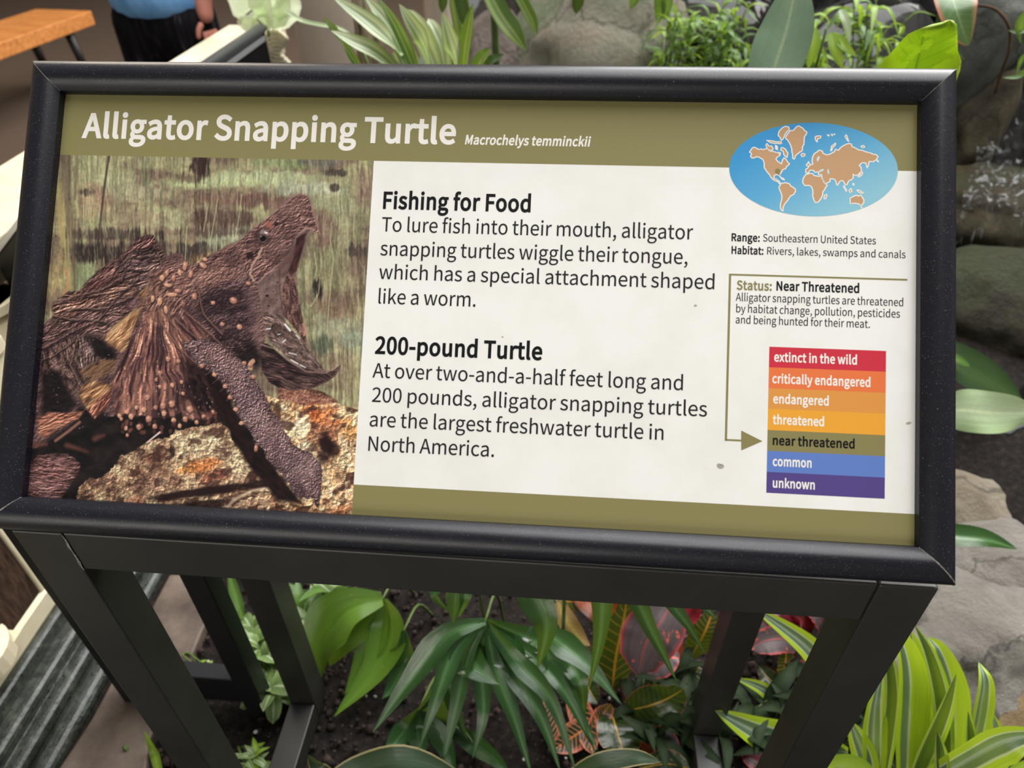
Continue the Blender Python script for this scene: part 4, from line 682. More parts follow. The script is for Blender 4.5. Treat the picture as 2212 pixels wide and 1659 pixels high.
for k_, pl in LAND.items():
    pl = rough(pl); tiny = (max(x for x, _ in pl)-min(x for x, _ in pl)) < 26
    uvp = [MP(*p_) for p_ in pl]; nm_ = k_.split('.')[0]
    lm = mobj(nm_, [pw(a_, b_, 0.00012) for a_, b_ in uvp], [tuple(range(len(uvp)))], m_wtext if tiny else m_land, oval)
    v_, f_ = ribbon2(uvp, 0.00068, True); mobj('coastline', [pw(a_, b_, 0.00016) for a_, b_ in v_], f_, m_wtext, oval)
for pl in ([(932,455),(945,430),(962,425),(962,450),(945,478),(935,470)], [(952,575),(965,555),(1000,545),(998,562),(975,575)], [(1036,550),(1046,548),(1054,590),(1042,596),(1034,575)]):
    mobj('inland_sea', [pw(*MP(*p_), 0.00018) for p_ in pl], [tuple(range(len(pl)))], pmat('ink_pale_sea', (196,214,220)), oval)
pl = [(540,560),(556,540),(572,548),(580,540),(592,568),(584,580),(588,605),(578,602),(560,595),(552,582),(545,585)]
mobj('range_patch', [pw(*MP(*p_), 0.00020) for p_ in pl], [tuple(range(len(pl)))], m_olive, oval)

# ---- the printed turtle photograph, painted vertex by vertex on a fine flat grid
GX, GY = 560, 600
pu0, pu1, pv0, pv1 = -0.002, up, -0.002, vh
gu = np.linspace(pu0, pu1, GX); gv = np.linspace(pv0, pv1, GY); GU, GV = np.meshgrid(gu, gv)
W3 = np.array(PO)[None, None]+GU[..., None]*np.array(PU)+GV[..., None]*np.array(PV)-CAMP
cc = W3@M3; X = (CX+FPX*cc[..., 0]/-cc[..., 2]).ravel(); Y = (CY-FPX*cc[..., 1]/-cc[..., 2]).ravel()
def _hash(ix, iy, s):
    h = (ix*374761393+iy*668265263+s*1442695041) & 0x7fffffff; h = ((h ^ (h >> 13))*1274126177) & 0x7fffffff
    return ((h ^ (h >> 16)) & 0xffff)/65535.0
def vn(x, y, s=0):
    ix = np.floor(x).astype(np.int64); iy = np.floor(y).astype(np.int64); fx = x-ix; fy = y-iy
    fx = fx*fx*(3-2*fx); fy = fy*fy*(3-2*fy)
    a = _hash(ix, iy, s); b = _hash(ix+1, iy, s); c = _hash(ix, iy+1, s); d = _hash(ix+1, iy+1, s)
    return (a*(1-fx)+b*fx)*(1-fy)+(c*(1-fx)+d*fx)*fy
def fbm(x, y, o=4, s=0):
    t = 0; a = 0.5; n = 0
    for i in range(o): t = t+a*vn(x*2**i, y*2**i, s+i*17); n += a; a *= 0.55
    return t/n
IMG = np.zeros((X.size, 3)); C_ = lambda c: np.array(c, float)/255
def sm(a, b, x): t = np.clip((x-a)/(b-a), 0, 1); return t*t*(3-2*t)
def sdpoly(x, y, pts):
    P_ = np.array(pts, float); n = len(P_); d = np.full(x.shape, 1e18); ins = np.zeros(x.shape, bool)
    for i in range(n):
        ax, ay = P_[i]; bx, by = P_[(i+1) % n]; ex, ey = bx-ax, by-ay; wx, wy = x-ax, y-ay
        t = np.clip((wx*ex+wy*ey)/(ex*ex+ey*ey+1e-9), 0, 1); d = np.minimum(d, (wx-ex*t)**2+(wy-ey*t)**2)
        c = ((ay > y) != (by > y)) & (x < (bx-ax)*(y-ay)/((by-ay) if abs(by-ay) > 1e-9 else 1e-9)+ax); ins ^= c
    d = np.sqrt(d); return np.where(ins, -d, d)
def region(pts, m=14):
    P_ = np.array(pts, float); x0, y0 = P_.min(0)-m; x1, y1 = P_.max(0)+m
    return np.nonzero((X > x0) & (X < x1) & (Y > y0) & (Y < y1))[0]
def tex(x, y, ang, lx, ly, s, o=4, warp=8):
    a = math.radians(ang); wx = (fbm(x/40, y/40, 2, s+91)-.5)*warp*2; wy = (fbm(x/40, y/40, 2, s+57)-.5)*warp*2
    u = ((x+wx)*math.cos(a)+(y+wy)*math.sin(a))/lx; v = (-(x+wx)*math.sin(a)+(y+wy)*math.cos(a))/ly
    return fbm(u, v, o, s)
def fill(pts, cols, ang=0, lx=10, ly=4, con=2.2, soft=2.5, rgh=0, edge=0.0, ew=8, s=1, alpha=1.0, tint=None, warp=8, rs_=9, spec=0):
    i = region(pts, 14+rgh); x, y = X[i], Y[i]; sd = sdpoly(x, y, pts)
    if rgh: sd = sd+(fbm(x/rs_, y/rs_, 3, s+5)-.5)*2*rgh
    al = np.clip(.5-sd/soft, 0, 1)*alpha
    t = np.clip((tex(x, y, ang, lx, ly, s, warp=warp)-.5)*con+.5, 0, 1)*(len(cols)-1)
    k = np.clip(t.astype(int), 0, len(cols)-2); fr = (t-k)[:, None]; cs = np.array(cols, float)/255
    col = cs[k]*(1-fr)+cs[k+1]*fr
    if spec: col = col+spec*sm(.68, .8, vn(x/2.1, y/2.1, s+3)*.6+vn(x/4.7, y/4.7, s+9)*.4)[:, None]
    if edge: col = col*(1-edge*np.exp(np.minimum(sd, 0)/ew))[:, None]
    IMG[i] = IMG[i]*(1-al[:, None])+np.clip(col, 0, 1)*al[:, None]
def stroke(pts, w, c, alpha=1.0, soft=2.0, w2=None, jit=0, s=2):
    i = region(pts, max(w, w2 or w)+6); x, y = X[i], Y[i]; P_ = np.array(pts, float); n = len(P_)-1
    if jit: x = x+(vn(x/6, y/6, s)-.5)*jit; y = y+(vn(x/6, y/6, s+4)-.5)*jit
    best = np.full(x.shape, 1e9)
    for k in range(n):
        ax, ay = P_[k]; ex, ey = P_[k+1]-P_[k]; t = np.clip(((x-ax)*ex+(y-ay)*ey)/(ex*ex+ey*ey+1e-9), 0, 1)
        ww = w+((w2 if w2 is not None else w)-w)*(k+t)/n
        best = np.minimum(best, np.hypot(x-ax-ex*t, y-ay-ey*t)-ww/2)
    al = (np.clip(.5-best/soft, 0, 1)*alpha)[:, None]; IMG[i] = IMG[i]*(1-al)+C_(c)*al
def blob(cx, cy, rx, ry, c, alpha=1, soft=.5, ang=0, s=0):
    r = max(rx, ry)*1.6; i = np.nonzero((abs(X-cx) < r) & (abs(Y-cy) < r))[0]; x, y = X[i]-cx, Y[i]-cy; a = math.radians(ang)
    u = (x*math.cos(a)+y*math.sin(a))/rx; v = (-x*math.sin(a)+y*math.cos(a))/ry; d = np.hypot(u, v)+(vn(X[i]/max(3, rx*.5), Y[i]/max(3, ry*.5), s+7)-.5)*.4
    al = (sm(1+soft*.5, 1-soft*.5, d)*alpha)[:, None]; IMG[i] = IMG[i]*(1-al)+C_(c)*al
R = random.Random(11)
def scat(pts, n, fn):
    P_ = np.array(pts, float); x0, y0 = P_.min(0); x1, y1 = P_.max(0); k = 0; tries = 0
    while k < n and tries < n*12:
        tries += 1; x = R.uniform(x0, x1); y = R.uniform(y0, y1)
        if sdpoly(np.array([x]), np.array([y]), pts)[0] < 0: fn(x, y); k += 1
def worley(x, y, s=0):
    ix = np.floor(x).astype(np.int64); iy = np.floor(y).astype(np.int64); f1 = np.full(x.shape, 9.); f2 = f1.copy(); idv = np.zeros(x.shape)
    for dx in (-1, 0, 1):
        for dy in (-1, 0, 1):
            jx, jy = ix+dx, iy+dy; px_ = jx+_hash(jx, jy, s); py_ = jy+_hash(jx, jy, s+101); d = np.hypot(px_-x, py_-y); h = _hash(jx, jy, s+57)
            c = d < f1; f2 = np.where(c, f1, np.minimum(f2, d)); idv = np.where(c, h, idv); f1 = np.where(c, d, f1)
    return f1, f2, idv
def relief(pts, fn, k, soft=4, lx=-.6, ly=-.8, e=1.2, lo=.35, hi=1.9):
    """light the area inside pts by the slope of height fn"""
    i = region(pts, 4); x, y = X[i], Y[i]; sd = sdpoly(x, y, pts); al = np.clip(.5-sd/soft, 0, 1)
    d = (fn(x-lx*e, y-ly*e)-fn(x+lx*e, y+ly*e))/(2*e); m = np.clip(1-k*d, lo, hi); IMG[i] = IMG[i]*(1+al*(m-1))[:, None]
def lump(sc, s, asp=1., ang=0, oct2=True):
    a = math.radians(ang); ca, sa = math.cos(a), math.sin(a)
    def f(x, y):
        wx = x+(fbm(x/14, y/14, 2, s+3)-.5)*10; wy = y+(fbm(x/14, y/14, 2, s+8)-.5)*10; u = (wx*ca+wy*sa)/(sc*asp); v = (-wx*sa+wy*ca)/sc
        f1, f2, _ = worley(u, v, s); h = -f1*sc*.55
        if oct2: g1, _, _ = worley(u*2.3, v*2.3, s+5); h = h-g1*sc*.2
        return h
    return f
def wrink(ang, lx, ly, s, amp=6, warp=8): return lambda x, y: tex(x, y, ang, lx, ly, s, 4, warp)*amp
# backdrop: hanging moss and reflections
def streaky(x, y, s, lx=70, ly=4.5): return tex(x, y, 90, lx, ly, s, 3, 2.5)
t = tex(X, Y, 90, 60, 9, 3, 4, 10); t2 = fbm(X/80, Y/38, 4, 21); t3 = streaky(X, Y, 8); t4 = tex(X, Y, 88, 22, 3.2, 12, 3, 2.5)
IMG = C_((112,100,82))*(1-np.clip((t2-.40)*4, 0, 1)[:, None])+C_((150,152,112))*np.clip((t2-.40)*4, 0, 1)[:, None]
def bblob(cx, cy, rx, ry, c, alpha):
    r = max(rx, ry)*2.0; i = np.nonzero((abs(X-cx) < rx*1.9) & (abs(Y-cy) < ry*1.9+20))[0]; x, y = X[i], Y[i]
    d = np.hypot((x-cx)/rx, (y-cy)/ry)+(t3[i]-.5)*1.3+(fbm(x/18, y/18, 3, int(cx))-.5)*.9
    al = (sm(1.25, .6, d)*alpha)[:, None]; IMG[i] = IMG[i]*(1-al)+C_(c)*al
for q_ in ((560,385,150,18,(178,196,148),.8),(660,410,90,18,(178,192,160),.75),(460,395,130,12,(166,182,132),.75),(720,440,60,20,(150,166,126),.6),(620,350,70,16,(140,164,108),.7),(300,420,90,20,(172,178,138),.6),(350,480,70,34,(156,164,124),.55),
        (250,395,50,30,(164,176,134),.5),(190,360,30,30,(160,172,124),.5),(500,508,80,16,(158,170,138),.8),(470,530,50,16,(150,164,130),.75),(720,540,60,60,(134,140,104),.5),(745,460,50,50,(152,162,118),.5),(700,580,50,50,(120,120,88),.5),
        (180,600,44,40,(140,162,112),.75),(185,640,40,14,(146,164,116),.7),(205,470,26,24,(134,156,104),.6),(120,600,26,50,(170,158,104),.6),(140,480,20,90,(168,152,104),.5),(205,440,34,44,(172,138,110),.45),(310,470,40,20,(140,118,98),.5),
        (430,360,24,30,(56,42,38),1),(410,385,30,12,(80,64,56),.7),(700,350,46,12,(112,112,100),.8),(730,372,26,10,(50,44,42),.8),(722,405,14,9,(48,40,40),.8),(790,400,20,40,(120,96,86),.6),(480,430,60,14,(110,88,74),.7),(545,432,46,16,(96,72,66),.8),(590,440,30,16,(104,80,72),.7),
        (350,500,50,12,(112,92,78),.6),(430,475,24,20,(70,52,48),.8),(500,470,44,18,(84,66,60),.8),(455,500,75,14,(74,60,54),.7),(190,416,14,10,(70,62,54),.9),(255,508,100,15,(58,50,46),.8),(215,545,64,24,(46,40,38),.95),(320,530,60,20,(60,50,46),.7),(420,540,44,18,(50,42,40),.85),(400,555,40,14,(58,48,46),.8),(440,560,40,14,(120,92,60),.5),
        (690,625,13,22,(40,32,34),.95),(640,640,30,60,(130,140,104),.5),(700,500,26,34,(110,84,76),.7),(765,545,26,16,(44,40,40),.7),(770,600,26,60,(106,90,74),.6),(735,670,40,30,(120,100,80),.5),(730,710,60,30,(150,164,132),.6),(760,740,30,30,(134,156,128),.7),(700,745,26,20,(78,92,74),.7),(745,800,30,60,(118,104,84),.6),(725,780,30,20,(108,92,76),.5),(770,830,20,50,(150,150,110),.5)): bblob(*q_)
IMG = IMG*(.84+.30*np.clip((t3-.5)*2.6+.5, 0, 1)[:, None])*np.array([1.04, .985, 1.0])
g = np.clip((t4-.52)*3.4, 0, 1)[:, None]*.30; IMG = IMG*(1-g)+C_((196,194,156))*g
g = np.clip((.44-t4)*4, 0, 1)[:, None]*.34; IMG = IMG*(1-g)+C_((88,70,60))*g
IMG = IMG*(.9+.2*vn(X/3, Y/5, 5)[:, None])
stroke([(140,335),(142,400),(150,470),(158,560),(162,620)], 24, (92,76,66), .6, 10, 8); stroke([(150,335),(150,430)], 6, (62,50,46), .5, 4)
stroke([(126,400),(132,480),(146,560),(155,640)], 15, (168,156,100), .5, 9, 9); stroke([(128,430),(130,510)], 5, (190,146,104), .5, 5); stroke([(145,580),(148,615),(130,655)], 5, (196,132,92), .7, 5); stroke([(160,560),(162,640),(150,660)], 3, (100,84,66), .7, 3)
stroke([(236,335),(226,400),(220,450),(212,520),(210,570)], 5, (62,52,46), .85, 3, 3.5); stroke([(222,455),(228,520),(244,556)], 3, (120,106,92), .7, 3)
stroke([(166,338),(165,380),(162,430)], 6, (112,96,78), .6, 4); stroke([(309,338),(311,400)], 6, (78,104,72), .5, 4); stroke([(322,340),(323,380)], 3, (74,98,68), .5, 3)
for k in range(260):
    x = R.uniform(130, 800); y = R.uniform(345, 820); l = R.uniform(18, 80); c_ = R.choice([(190,196,150),(168,172,126),(204,204,166),(112,92,76),(86,70,62),(146,162,114)]); dx = R.uniform(-5, 5)
    stroke([(x, y), (x+dx*.3, y+l*.35), (x+dx, y+l*.7), (x+dx*.8, y+l)], R.uniform(.9, 2.2), c_, R.uniform(.2, .55), 2.2)
for P_ in ([(716,480),(714,520),(720,560),(712,640),(706,720)], [(680,545),(684,580),(680,600)], [(692,600),(688,635),(672,662)], [(470,430),(464,470),(455,520)], [(522,420),(516,470),(508,516)], [(404,490),(400,560)], [(450,440),(440,500)], [(750,480),(752,560)]): stroke(P_, 2.2, (186,188,142), .7, 2)
PK = [(58,38,40),(108,72,66),(158,110,94),(206,154,130)]
# rear flesh and rocks
fill([(600,835),(640,838),(670,838),(699,847),(727,865),(734,884),(690,890),(600,880)], [(104,66,54),(150,102,86),(178,130,106)], 20, 14, 8, 2, s=4, rgh=2, edge=.35); relief([(600,835),(640,838),(670,838),(699,847),(727,865),(734,884),(690,890),(600,880)], lump(6, 3), .5)
fill([(60,880),(500,880),(560,950),(660,1085),(480,1125),(60,1095)], [(16,14,15),(28,22,22),(40,30,30)], 0, 30, 20, 2, s=42)
rockA = [(575,855),(618,866),(661,875),(727,871),(776,886),(792,1125),(470,1125),(505,1078),(562,1054),(600,1015),(590,900)]
rockB = [(164,1090),(169,1052),(192,1032),(217,1034),(232,1021),(252,1001),(258,986),(293,973),(313,956),(341,948),(366,946),(379,930),(409,925),(451,918),(476,913),(496,928),(503,953),(540,1000),(610,1062),(520,1080),(480,1110),(300,1125)]
fill(rockA, [(176,126,88),(216,168,122),(236,200,156),(248,226,186)], 60, 26, 18, 2.0, s=41, rgh=3)
fill(rockB, [(110,80,66),(164,128,100),(200,168,132),(226,200,160)], 40, 30, 22, 2.2, s=43, rgh=4)
for cx_, cy_, rx, ry, c_, al in ((690,900,44,22,(212,110,58),.75),(735,905,26,12,(210,110,60),.6),(668,890,20,14,(206,96,50),.5),(698,935,34,22,(140,82,60),.7),(640,930,24,16,(250,232,186),.8),(655,912,14,22,(252,240,206),.7),(745,895,30,9,(244,218,170),.8),(755,930,14,26,(232,164,96),.7),(650,1030,50,36,(246,222,178),.6),(740,1000,24,20,(240,212,168),.7),
        (745,1060,14,30,(214,176,142),.5),(690,1090,80,12,(238,182,130),.6),(730,1102,30,10,(200,116,76),.6),(540,1095,60,16,(214,168,138),.7),(440,1005,40,13,(212,122,66),.8),(475,1028,30,16,(166,96,72),.7),(455,1040,20,16,(180,110,84),.6),(400,1015,22,7,(236,160,92),.8),(430,955,44,22,(226,208,168),.6),(500,985,22,20,(228,204,160),.8),(280,1085,40,10,(222,154,116),.6),(520,1015,30,16,(232,208,168),.7),(330,1010,34,26,(120,76,62),.5),(345,1045,60,20,(128,92,76),.5),(470,1045,50,8,(234,206,164),.6)):
    blob(cx_, cy_, rx, ry, c_, al, 1.2, -12, int(cx_))
for pl_, sc_, sd_ in ((rockA, 13, 7), (rockB, 11, 17)):
    i = region(pl_, 4); x, y = X[i], Y[i]; sd = sdpoly(x, y, pl_); al = np.clip(.5-sd/4, 0, 1)
    wx = x+(fbm(x/14, y/14, 2, sd_+3)-.5)*14; wy = y+(fbm(x/14, y/14, 2, sd_+8)-.5)*14; f1, f2, idv = worley(wx/sc_, wy/sc_, sd_); g1, g2, _ = worley(wx/(sc_*.45), wy/(sc_*.45), sd_+5)
    m = (.86+.26*idv)*(1-.50*np.exp(-(f2-f1)/.09)*(fbm(x/16, y/16, 2, 77) > .42))*(1-.22*np.exp(-(g2-g1)/.12)); IMG[i] = IMG[i]*(1+al*(m-1))[:, None]
    relief(pl_, lump(sc_, sd_), .42, lo=.5, hi=1.35); relief(pl_, wrink(20, 4, 3, sd_, 3), .5, lo=.6, hi=1.4)
    i = i[(al > .5)]; x, y = X[i], Y[i]; cav = sm(.60, .72, fbm(x/26, y/18, 3, sd_+31))[:, None]*.75; IMG[i] = IMG[i]*(1-cav)+C_((62,38,32))*cav
for cx_, cy_, rx, ry, al in ((705,962,16,24,.95),(722,972,14,14,.8),(698,990,12,12,.7),(410,1066,90,9,.95),(480,1058,60,9,.9),(560,1046,40,9,.9),(440,1090,60,9,.8),(350,1098,60,8,.5),(372,975,6,14,.8),(600,1040,20,12,.7)): blob(cx_, cy_, rx, ry, (34,20,20), al, .8, -8, int(cx_))
stroke([(486,1102),(505,1080),(545,1060),(580,1054),(610,1062)], 6, (230,202,170), .75, 6)
# hind paw
paw = [(55,1080),(62,1004),(83,981),(120,978),(151,981),(174,1001),(172,1018),(161,1035),(141,1065),(120,1090)]
fill(paw, [(84,56,54),(124,88,84),(156,118,112)], 4, 22, 4.5, 2, s=44, edge=.5, ew=12, rgh=2); relief(paw, wrink(6, 9, 2.2, 44, 5), 1.1, lo=.3); relief(paw, lump(4, 9, 1.8, 6), .35)
# shell
shell = [(74,720),(96,701),(116,677),(113,664),(116,655),(151,629),(171,630),(183,614),(216,581),(262,552),(277,537),(301,513),(313,506),(330,508),(339,523),(354,542),(363,554),(375,548),(394,548),(400,566),(414,573),(450,560),(470,700),(420,850),(240,900),(100,960),(70,970)]
fill(shell, [(62,44,44),(88,64,62),(116,88,84)], -38, 30, 12, 1.8, s=45, rgh=2.5)
SH = [([(183,614),(216,581),(262,552),(301,513),(330,508),(339,523),(330,540),(290,560),(262,585),(240,612),(190,636),(171,632)], [(70,44,44),(100,68,64),(128,94,88)], -38, 1.0),
      ([(262,556),(290,540),(330,532),(354,545),(345,590),(320,628),(280,622),(262,600),(250,580)], [(52,38,38),(84,64,62),(126,98,92)], -20, 1.2),
      ([(116,655),(151,629),(200,632),(262,604),(300,618),(285,640),(230,655),(160,690),(130,700),(113,670)], [(74,50,46),(112,82,72),(146,112,98)], -16, 1.3),
      ([(96,705),(130,698),(190,668),(260,655),(285,668),(250,700),(200,735),(150,712),(90,750)], [(66,46,46),(104,78,74),(136,104,98)], -24, 1.2),
      ([(88,760),(150,728),(175,735),(165,790),(190,850),(150,845),(90,800)], [(50,36,36),(96,72,66),(132,104,96)], 60, 1.2),
      ([(165,720),(215,735),(250,775),(215,790),(180,840),(165,800)], [(56,40,42),(100,78,74),(140,116,112)], 80, 1.2)]
for pl_, cs_, an_, k_ in SH: fill(pl_, cs_, an_, 26, 6, 2.2, s=int(an_+90), soft=8, edge=.35, ew=7, rgh=2); relief(pl_, wrink(an_, 14, 2.6, int(an_+50), 6), .9*k_, lo=.25, hi=2.0)
relief(shell, wrink(-35, 5, 3, 61, 4), .7, lo=.4, hi=1.7)
def ridge(P_, w, li=(158,122,110), dk=(34,22,24), a=.7):
    stroke([(x+1, y+w) for x, y in P_], w*1.5, dk, a, w, None, 3); stroke(P_, w*.7, li, a*.8, 2, None, 3)
for P_, w_ in (([(118,655),(160,640),(220,625),(262,600),(300,590)], 4), ([(130,672),(170,664),(215,668),(250,656),(285,640)], 4), ([(262,554),(272,580),(262,605)], 3), ([(116,682),(160,690),(200,690),(228,696)], 4), ([(90,752),(120,738),(150,718),(205,694)], 4), ([(300,600),(250,645),(215,690)], 3), ([(190,640),(240,632),(280,622)], 3), ([(92,778),(120,766),(160,735)], 3), ([(340,545),(348,570),(335,605)], 4), ([(165,735),(152,790),(178,840)], 4), ([(200,715),(215,760),(205,790)], 3), ([(92,880),(120,830),(122,800)], 4), ([(240,700),(262,720),(258,750)], 3), ([(94,720),(118,700),(124,690)], 3)): ridge(P_, w_)
for pl_ in ([(90,805),(128,800),(148,842),(168,872),(140,902),(90,905)], [(192,722),(222,735),(252,765),(243,780),(205,770)], [(170,880),(215,880),(240,905),(180,930),(130,960),(85,960),(150,920)]): fill(pl_, [(18,14,16),(34,26,28)], 0, 20, 10, s=47, soft=14)
scat(shell, 520, lambda x, y: blob(x, y, R.uniform(.8, 2), R.uniform(.7, 1.4), R.choice([(186,164,162),(158,128,122),(26,18,20),(22,16,18)]), R.uniform(.3, .75), 1))
AM = [(96,66,50),(146,104,74),(190,142,102),(220,178,140)]
for pl_, an_ in (([(338,600),(301,632),(308,653),(283,676),(230,720),(225,735),(262,762),(274,755),(290,705),(310,660),(333,620)], -48), ([(169,854),(177,832),(202,821),(247,834),(235,848),(212,872),(190,888)], -40)): fill(pl_, AM, an_, 34, 9, 2.0, s=49+an_, edge=.3, soft=5); relief(pl_, wrink(an_, 14, 3, 50, 5), .6, lo=.5)
stroke([(240,712),(270,690),(296,668)], 7, (232,190,136), .6, 8, 3); stroke([(232,740),(262,755),(275,735)], 5, (120,84,60), .5, 5)
fill([(172,800),(215,776),(255,778),(240,805),(185,830)], [(84,60,46),(140,106,78),(60,42,38)], -40, 20, 4, 2.4, s=51, soft=6, alpha=.9)
for pl_, an_ in (([(82,905),(105,890),(145,892),(182,888),(170,905),(125,925),(100,945),(82,940)], -16), ([(205,905),(235,872),(242,842),(228,848),(188,885)], -55)): fill(pl_, [(92,52,44),(140,90,74),(172,118,96)], an_, 20, 5, 2.2, s=52, soft=5); relief(pl_, wrink(an_, 12, 2.4, 40, 5), .9, lo=.4)
stroke([(120,952),(150,930),(172,912)], 6, (158,112,92), .8, 4); 
for P_ in ([(76,962),(100,960)], [(145,962),(165,968),(188,976)], [(205,948),(224,940)]): stroke(P_, 12, (110,66,54), .7, 8, 5)
# neck and head
neck = [(340,600),(354,560),(400,566),(415,573),(446,555),(491,530),(514,522),(552,489),(587,464),(630,426),(648,419),(663,424),(672,441),(676,459),(683,478),(691,507),(676,497),(668,500),(652,520),(636,556),(620,590),(556,612),(560,640),(566,672),(575,705),(572,738),(560,760),(470,770),(400,790),(330,800),(300,720)]
fill(neck, [(74,52,50),(102,74,70),(128,96,90)], -34, 22, 10, 1.8, s=54, rgh=2)
for pl_, cs_, an_, k_ in (([(432,640),(480,612),(535,600),(556,640),(562,700),(520,722),(450,715),(425,690)], [(40,28,32),(70,50,52),(104,80,80)], -14, 1), ([(410,750),(470,718),(560,728),(572,770),(560,803),(520,790),(470,775)], [(20,14,17),(42,30,32),(84,62,60)], 20, 1), ([(355,572),(420,590),(470,566),(520,536),(545,560),(500,600),(430,622),(360,640)], [(92,62,58),(124,90,82),(146,110,100)], -30, .8),
      ([(590,464),(630,428),(650,420),(668,432),(676,462),(684,490),(660,484),(640,480),(610,500),(596,490)], [(84,60,56),(112,82,76),(140,106,98)], -40, .8)): fill(pl_, cs_, an_, 18, 7, 2.2, s=int(an_+200), soft=24, alpha=.85)
relief(neck, wrink(-28, 7, 2.6, 71, 6), .8, lo=.3, hi=1.9); relief(neck, lump(4.2, 23, 1.3, -20), .40, lo=.45, hi=1.6)
for cx_, cy_, rx, ry, c_, al in ((470,655,60,26,(34,24,28),.55),(520,700,40,30,(50,36,40),.4),(455,745,40,16,(30,20,24),.7),(530,775,36,20,(24,16,20),.75),(505,560,20,20,(50,36,38),.5),(620,450,30,18,(150,116,108),.35),(430,600,40,14,(150,112,98),.3),(545,650,12,50,(140,110,106),.4),(560,730,12,40,(150,118,110),.4),(600,530,24,20,(128,98,92),.35),(410,700,24,40,(60,42,44),.5)): blob(cx_, cy_, rx, ry, c_, al, 1.6, -20, int(cx_))
# face: beak wrinkles, lips, spikes
for k in range(11): stroke([(600+k*2.2, 462+k*7), (618+k*2.6, 466+k*6), (640+k*1.6, 462+k*5)], 1.5, (50,34,34), .65, 1.8, None, 2)
for k in range(9): stroke([(616+k*6, 450-k*3), (636+k*4, 455-k*2), (664+k*2, 470)], 1.4, (62,44,42), .5, 1.8)
stroke([(636,562),(641,512),(660,492),(677,495)], 4.5, (164,128,116), .85, 2.5); stroke([(640,566),(645,516),(662,500)], 3, (44,24,26), .8, 2.5); stroke([(556,612),(580,588),(610,566),(632,540)], 3.4, (168,134,120), .75, 2.5); stroke([(553,606),(575,582),(604,560)], 3, (50,34,34), .6, 3)
stroke([(672,443),(679,470),(691,507)], 2.6, (164,124,112), .8, 2.2); stroke([(590,462),(630,426),(650,418),(664,424)], 3, (150,114,104), .6, 3); stroke([(450,556),(512,524),(552,490),(588,464)], 3, (140,106,96), .55, 3)
# mouth interior
fill([(556,612),(590,585),(620,558),(638,512),(660,498),(668,502),(656,540),(645,575),(638,596),(640,640),(652,690),(640,700),(600,680),(566,672)], [(92,70,68),(116,92,86),(138,112,104)], -60, 18, 10, 1.6, s=58, soft=3); relief([(556,612),(620,558),(645,575),(640,640),(652,690),(600,680),(566,672)], lump(3.5, 31), .25)
fill([(640,515),(664,500),(652,545),(640,585),(628,596),(622,585),(634,555)], [(44,24,26),(78,48,46)], -70, 18, 6, s=59, soft=4)
fill([(600,575),(634,520),(634,560),(614,600),(600,598)], [(70,48,48),(98,72,70)], -60, 14, 6, s=60, soft=8, alpha=.7); stroke([(604,585),(604,625),(612,680)], 3, (70,52,50), .6, 3)
fill([(618,596),(638,598),(642,630),(653,684),(660,720),(664,752),(645,720),(612,680),(608,640)], [(60,40,40),(94,66,62),(134,100,90)], 78, 16, 5, 2.4, s=61, soft=3); relief([(618,596),(638,598),(642,630),(653,684),(664,752),(612,680)], lump(4, 33), .5)
for x, y, r in ((577,639,3),(580,661,2),(600,610,1.6),(612,640,1.6),(590,630,1)): blob(x, y, r, r, (24,16,18), .9, .6)
tongue = [(566,672),(585,674),(608,681),(628,710),(650,735),(672,763),(700,797),(716,802),(700,812),(660,800),(620,770),(590,745),(572,720)]
fill(tongue, [(66,50,46),(96,76,70),(128,106,98)], 42, 22, 8, 2, s=62, soft=3); relief(tongue, wrink(44, 12, 3, 63, 6), 1.0, lo=.35, hi=2.0)
stroke([(600,690),(640,720),(660,760),(690,792)], 2, (176,156,150), .6, 2); stroke([(586,705),(600,740),(640,770)], 2, (60,42,40), .6, 2)
for a_, b_, w_ in (((575,711),(584,710),2.6),((600,723),(606,721),1.8),((611,739),(617,734),2.4),((624,762),(640,766),2),((628,777),(644,786),2.6),((648,788),(660,794),2.2),((616,701),(627,714),4.5),((640,724),(647,731),2)): stroke([a_, b_], w_, (238,230,230), .9, 1.5)
# lower jaw
jaw = [(562,756),(566,742),(577,742),(592,752),(622,778),(660,800),(704,805),(719,801),(737,786),(735,797),(722,814),(709,824),(678,838),(640,842),(602,838),(582,826),(566,801)]
fill(jaw, [(30,20,22),(54,38,38),(88,66,62)], 20, 30, 8, 2, s=63, soft=2); relief(jaw, wrink(18, 18, 2, 64, 6), 1.0, lo=.3, hi=2.1)
stroke([(564,744),(592,753),(622,779),(660,802),(704,806),(736,787)], 3, (156,128,120), .85, 2, 1.6); stroke([(566,752),(592,763),(622,788),(660,810),(700,812)], 5, (26,16,18), .6, 5); stroke([(640,841),(678,837),(709,823),(734,797)], 2.4, (124,96,88), .6, 2.5)
stroke([(655,700),(662,714),(657,724),(662,708)], 5, (180,134,114), .9, 3); blob(541, 790, 6, 10, (206,168,130), .9, .5); blob(546, 780, 5, 5, (196,150,120), .9, .5)
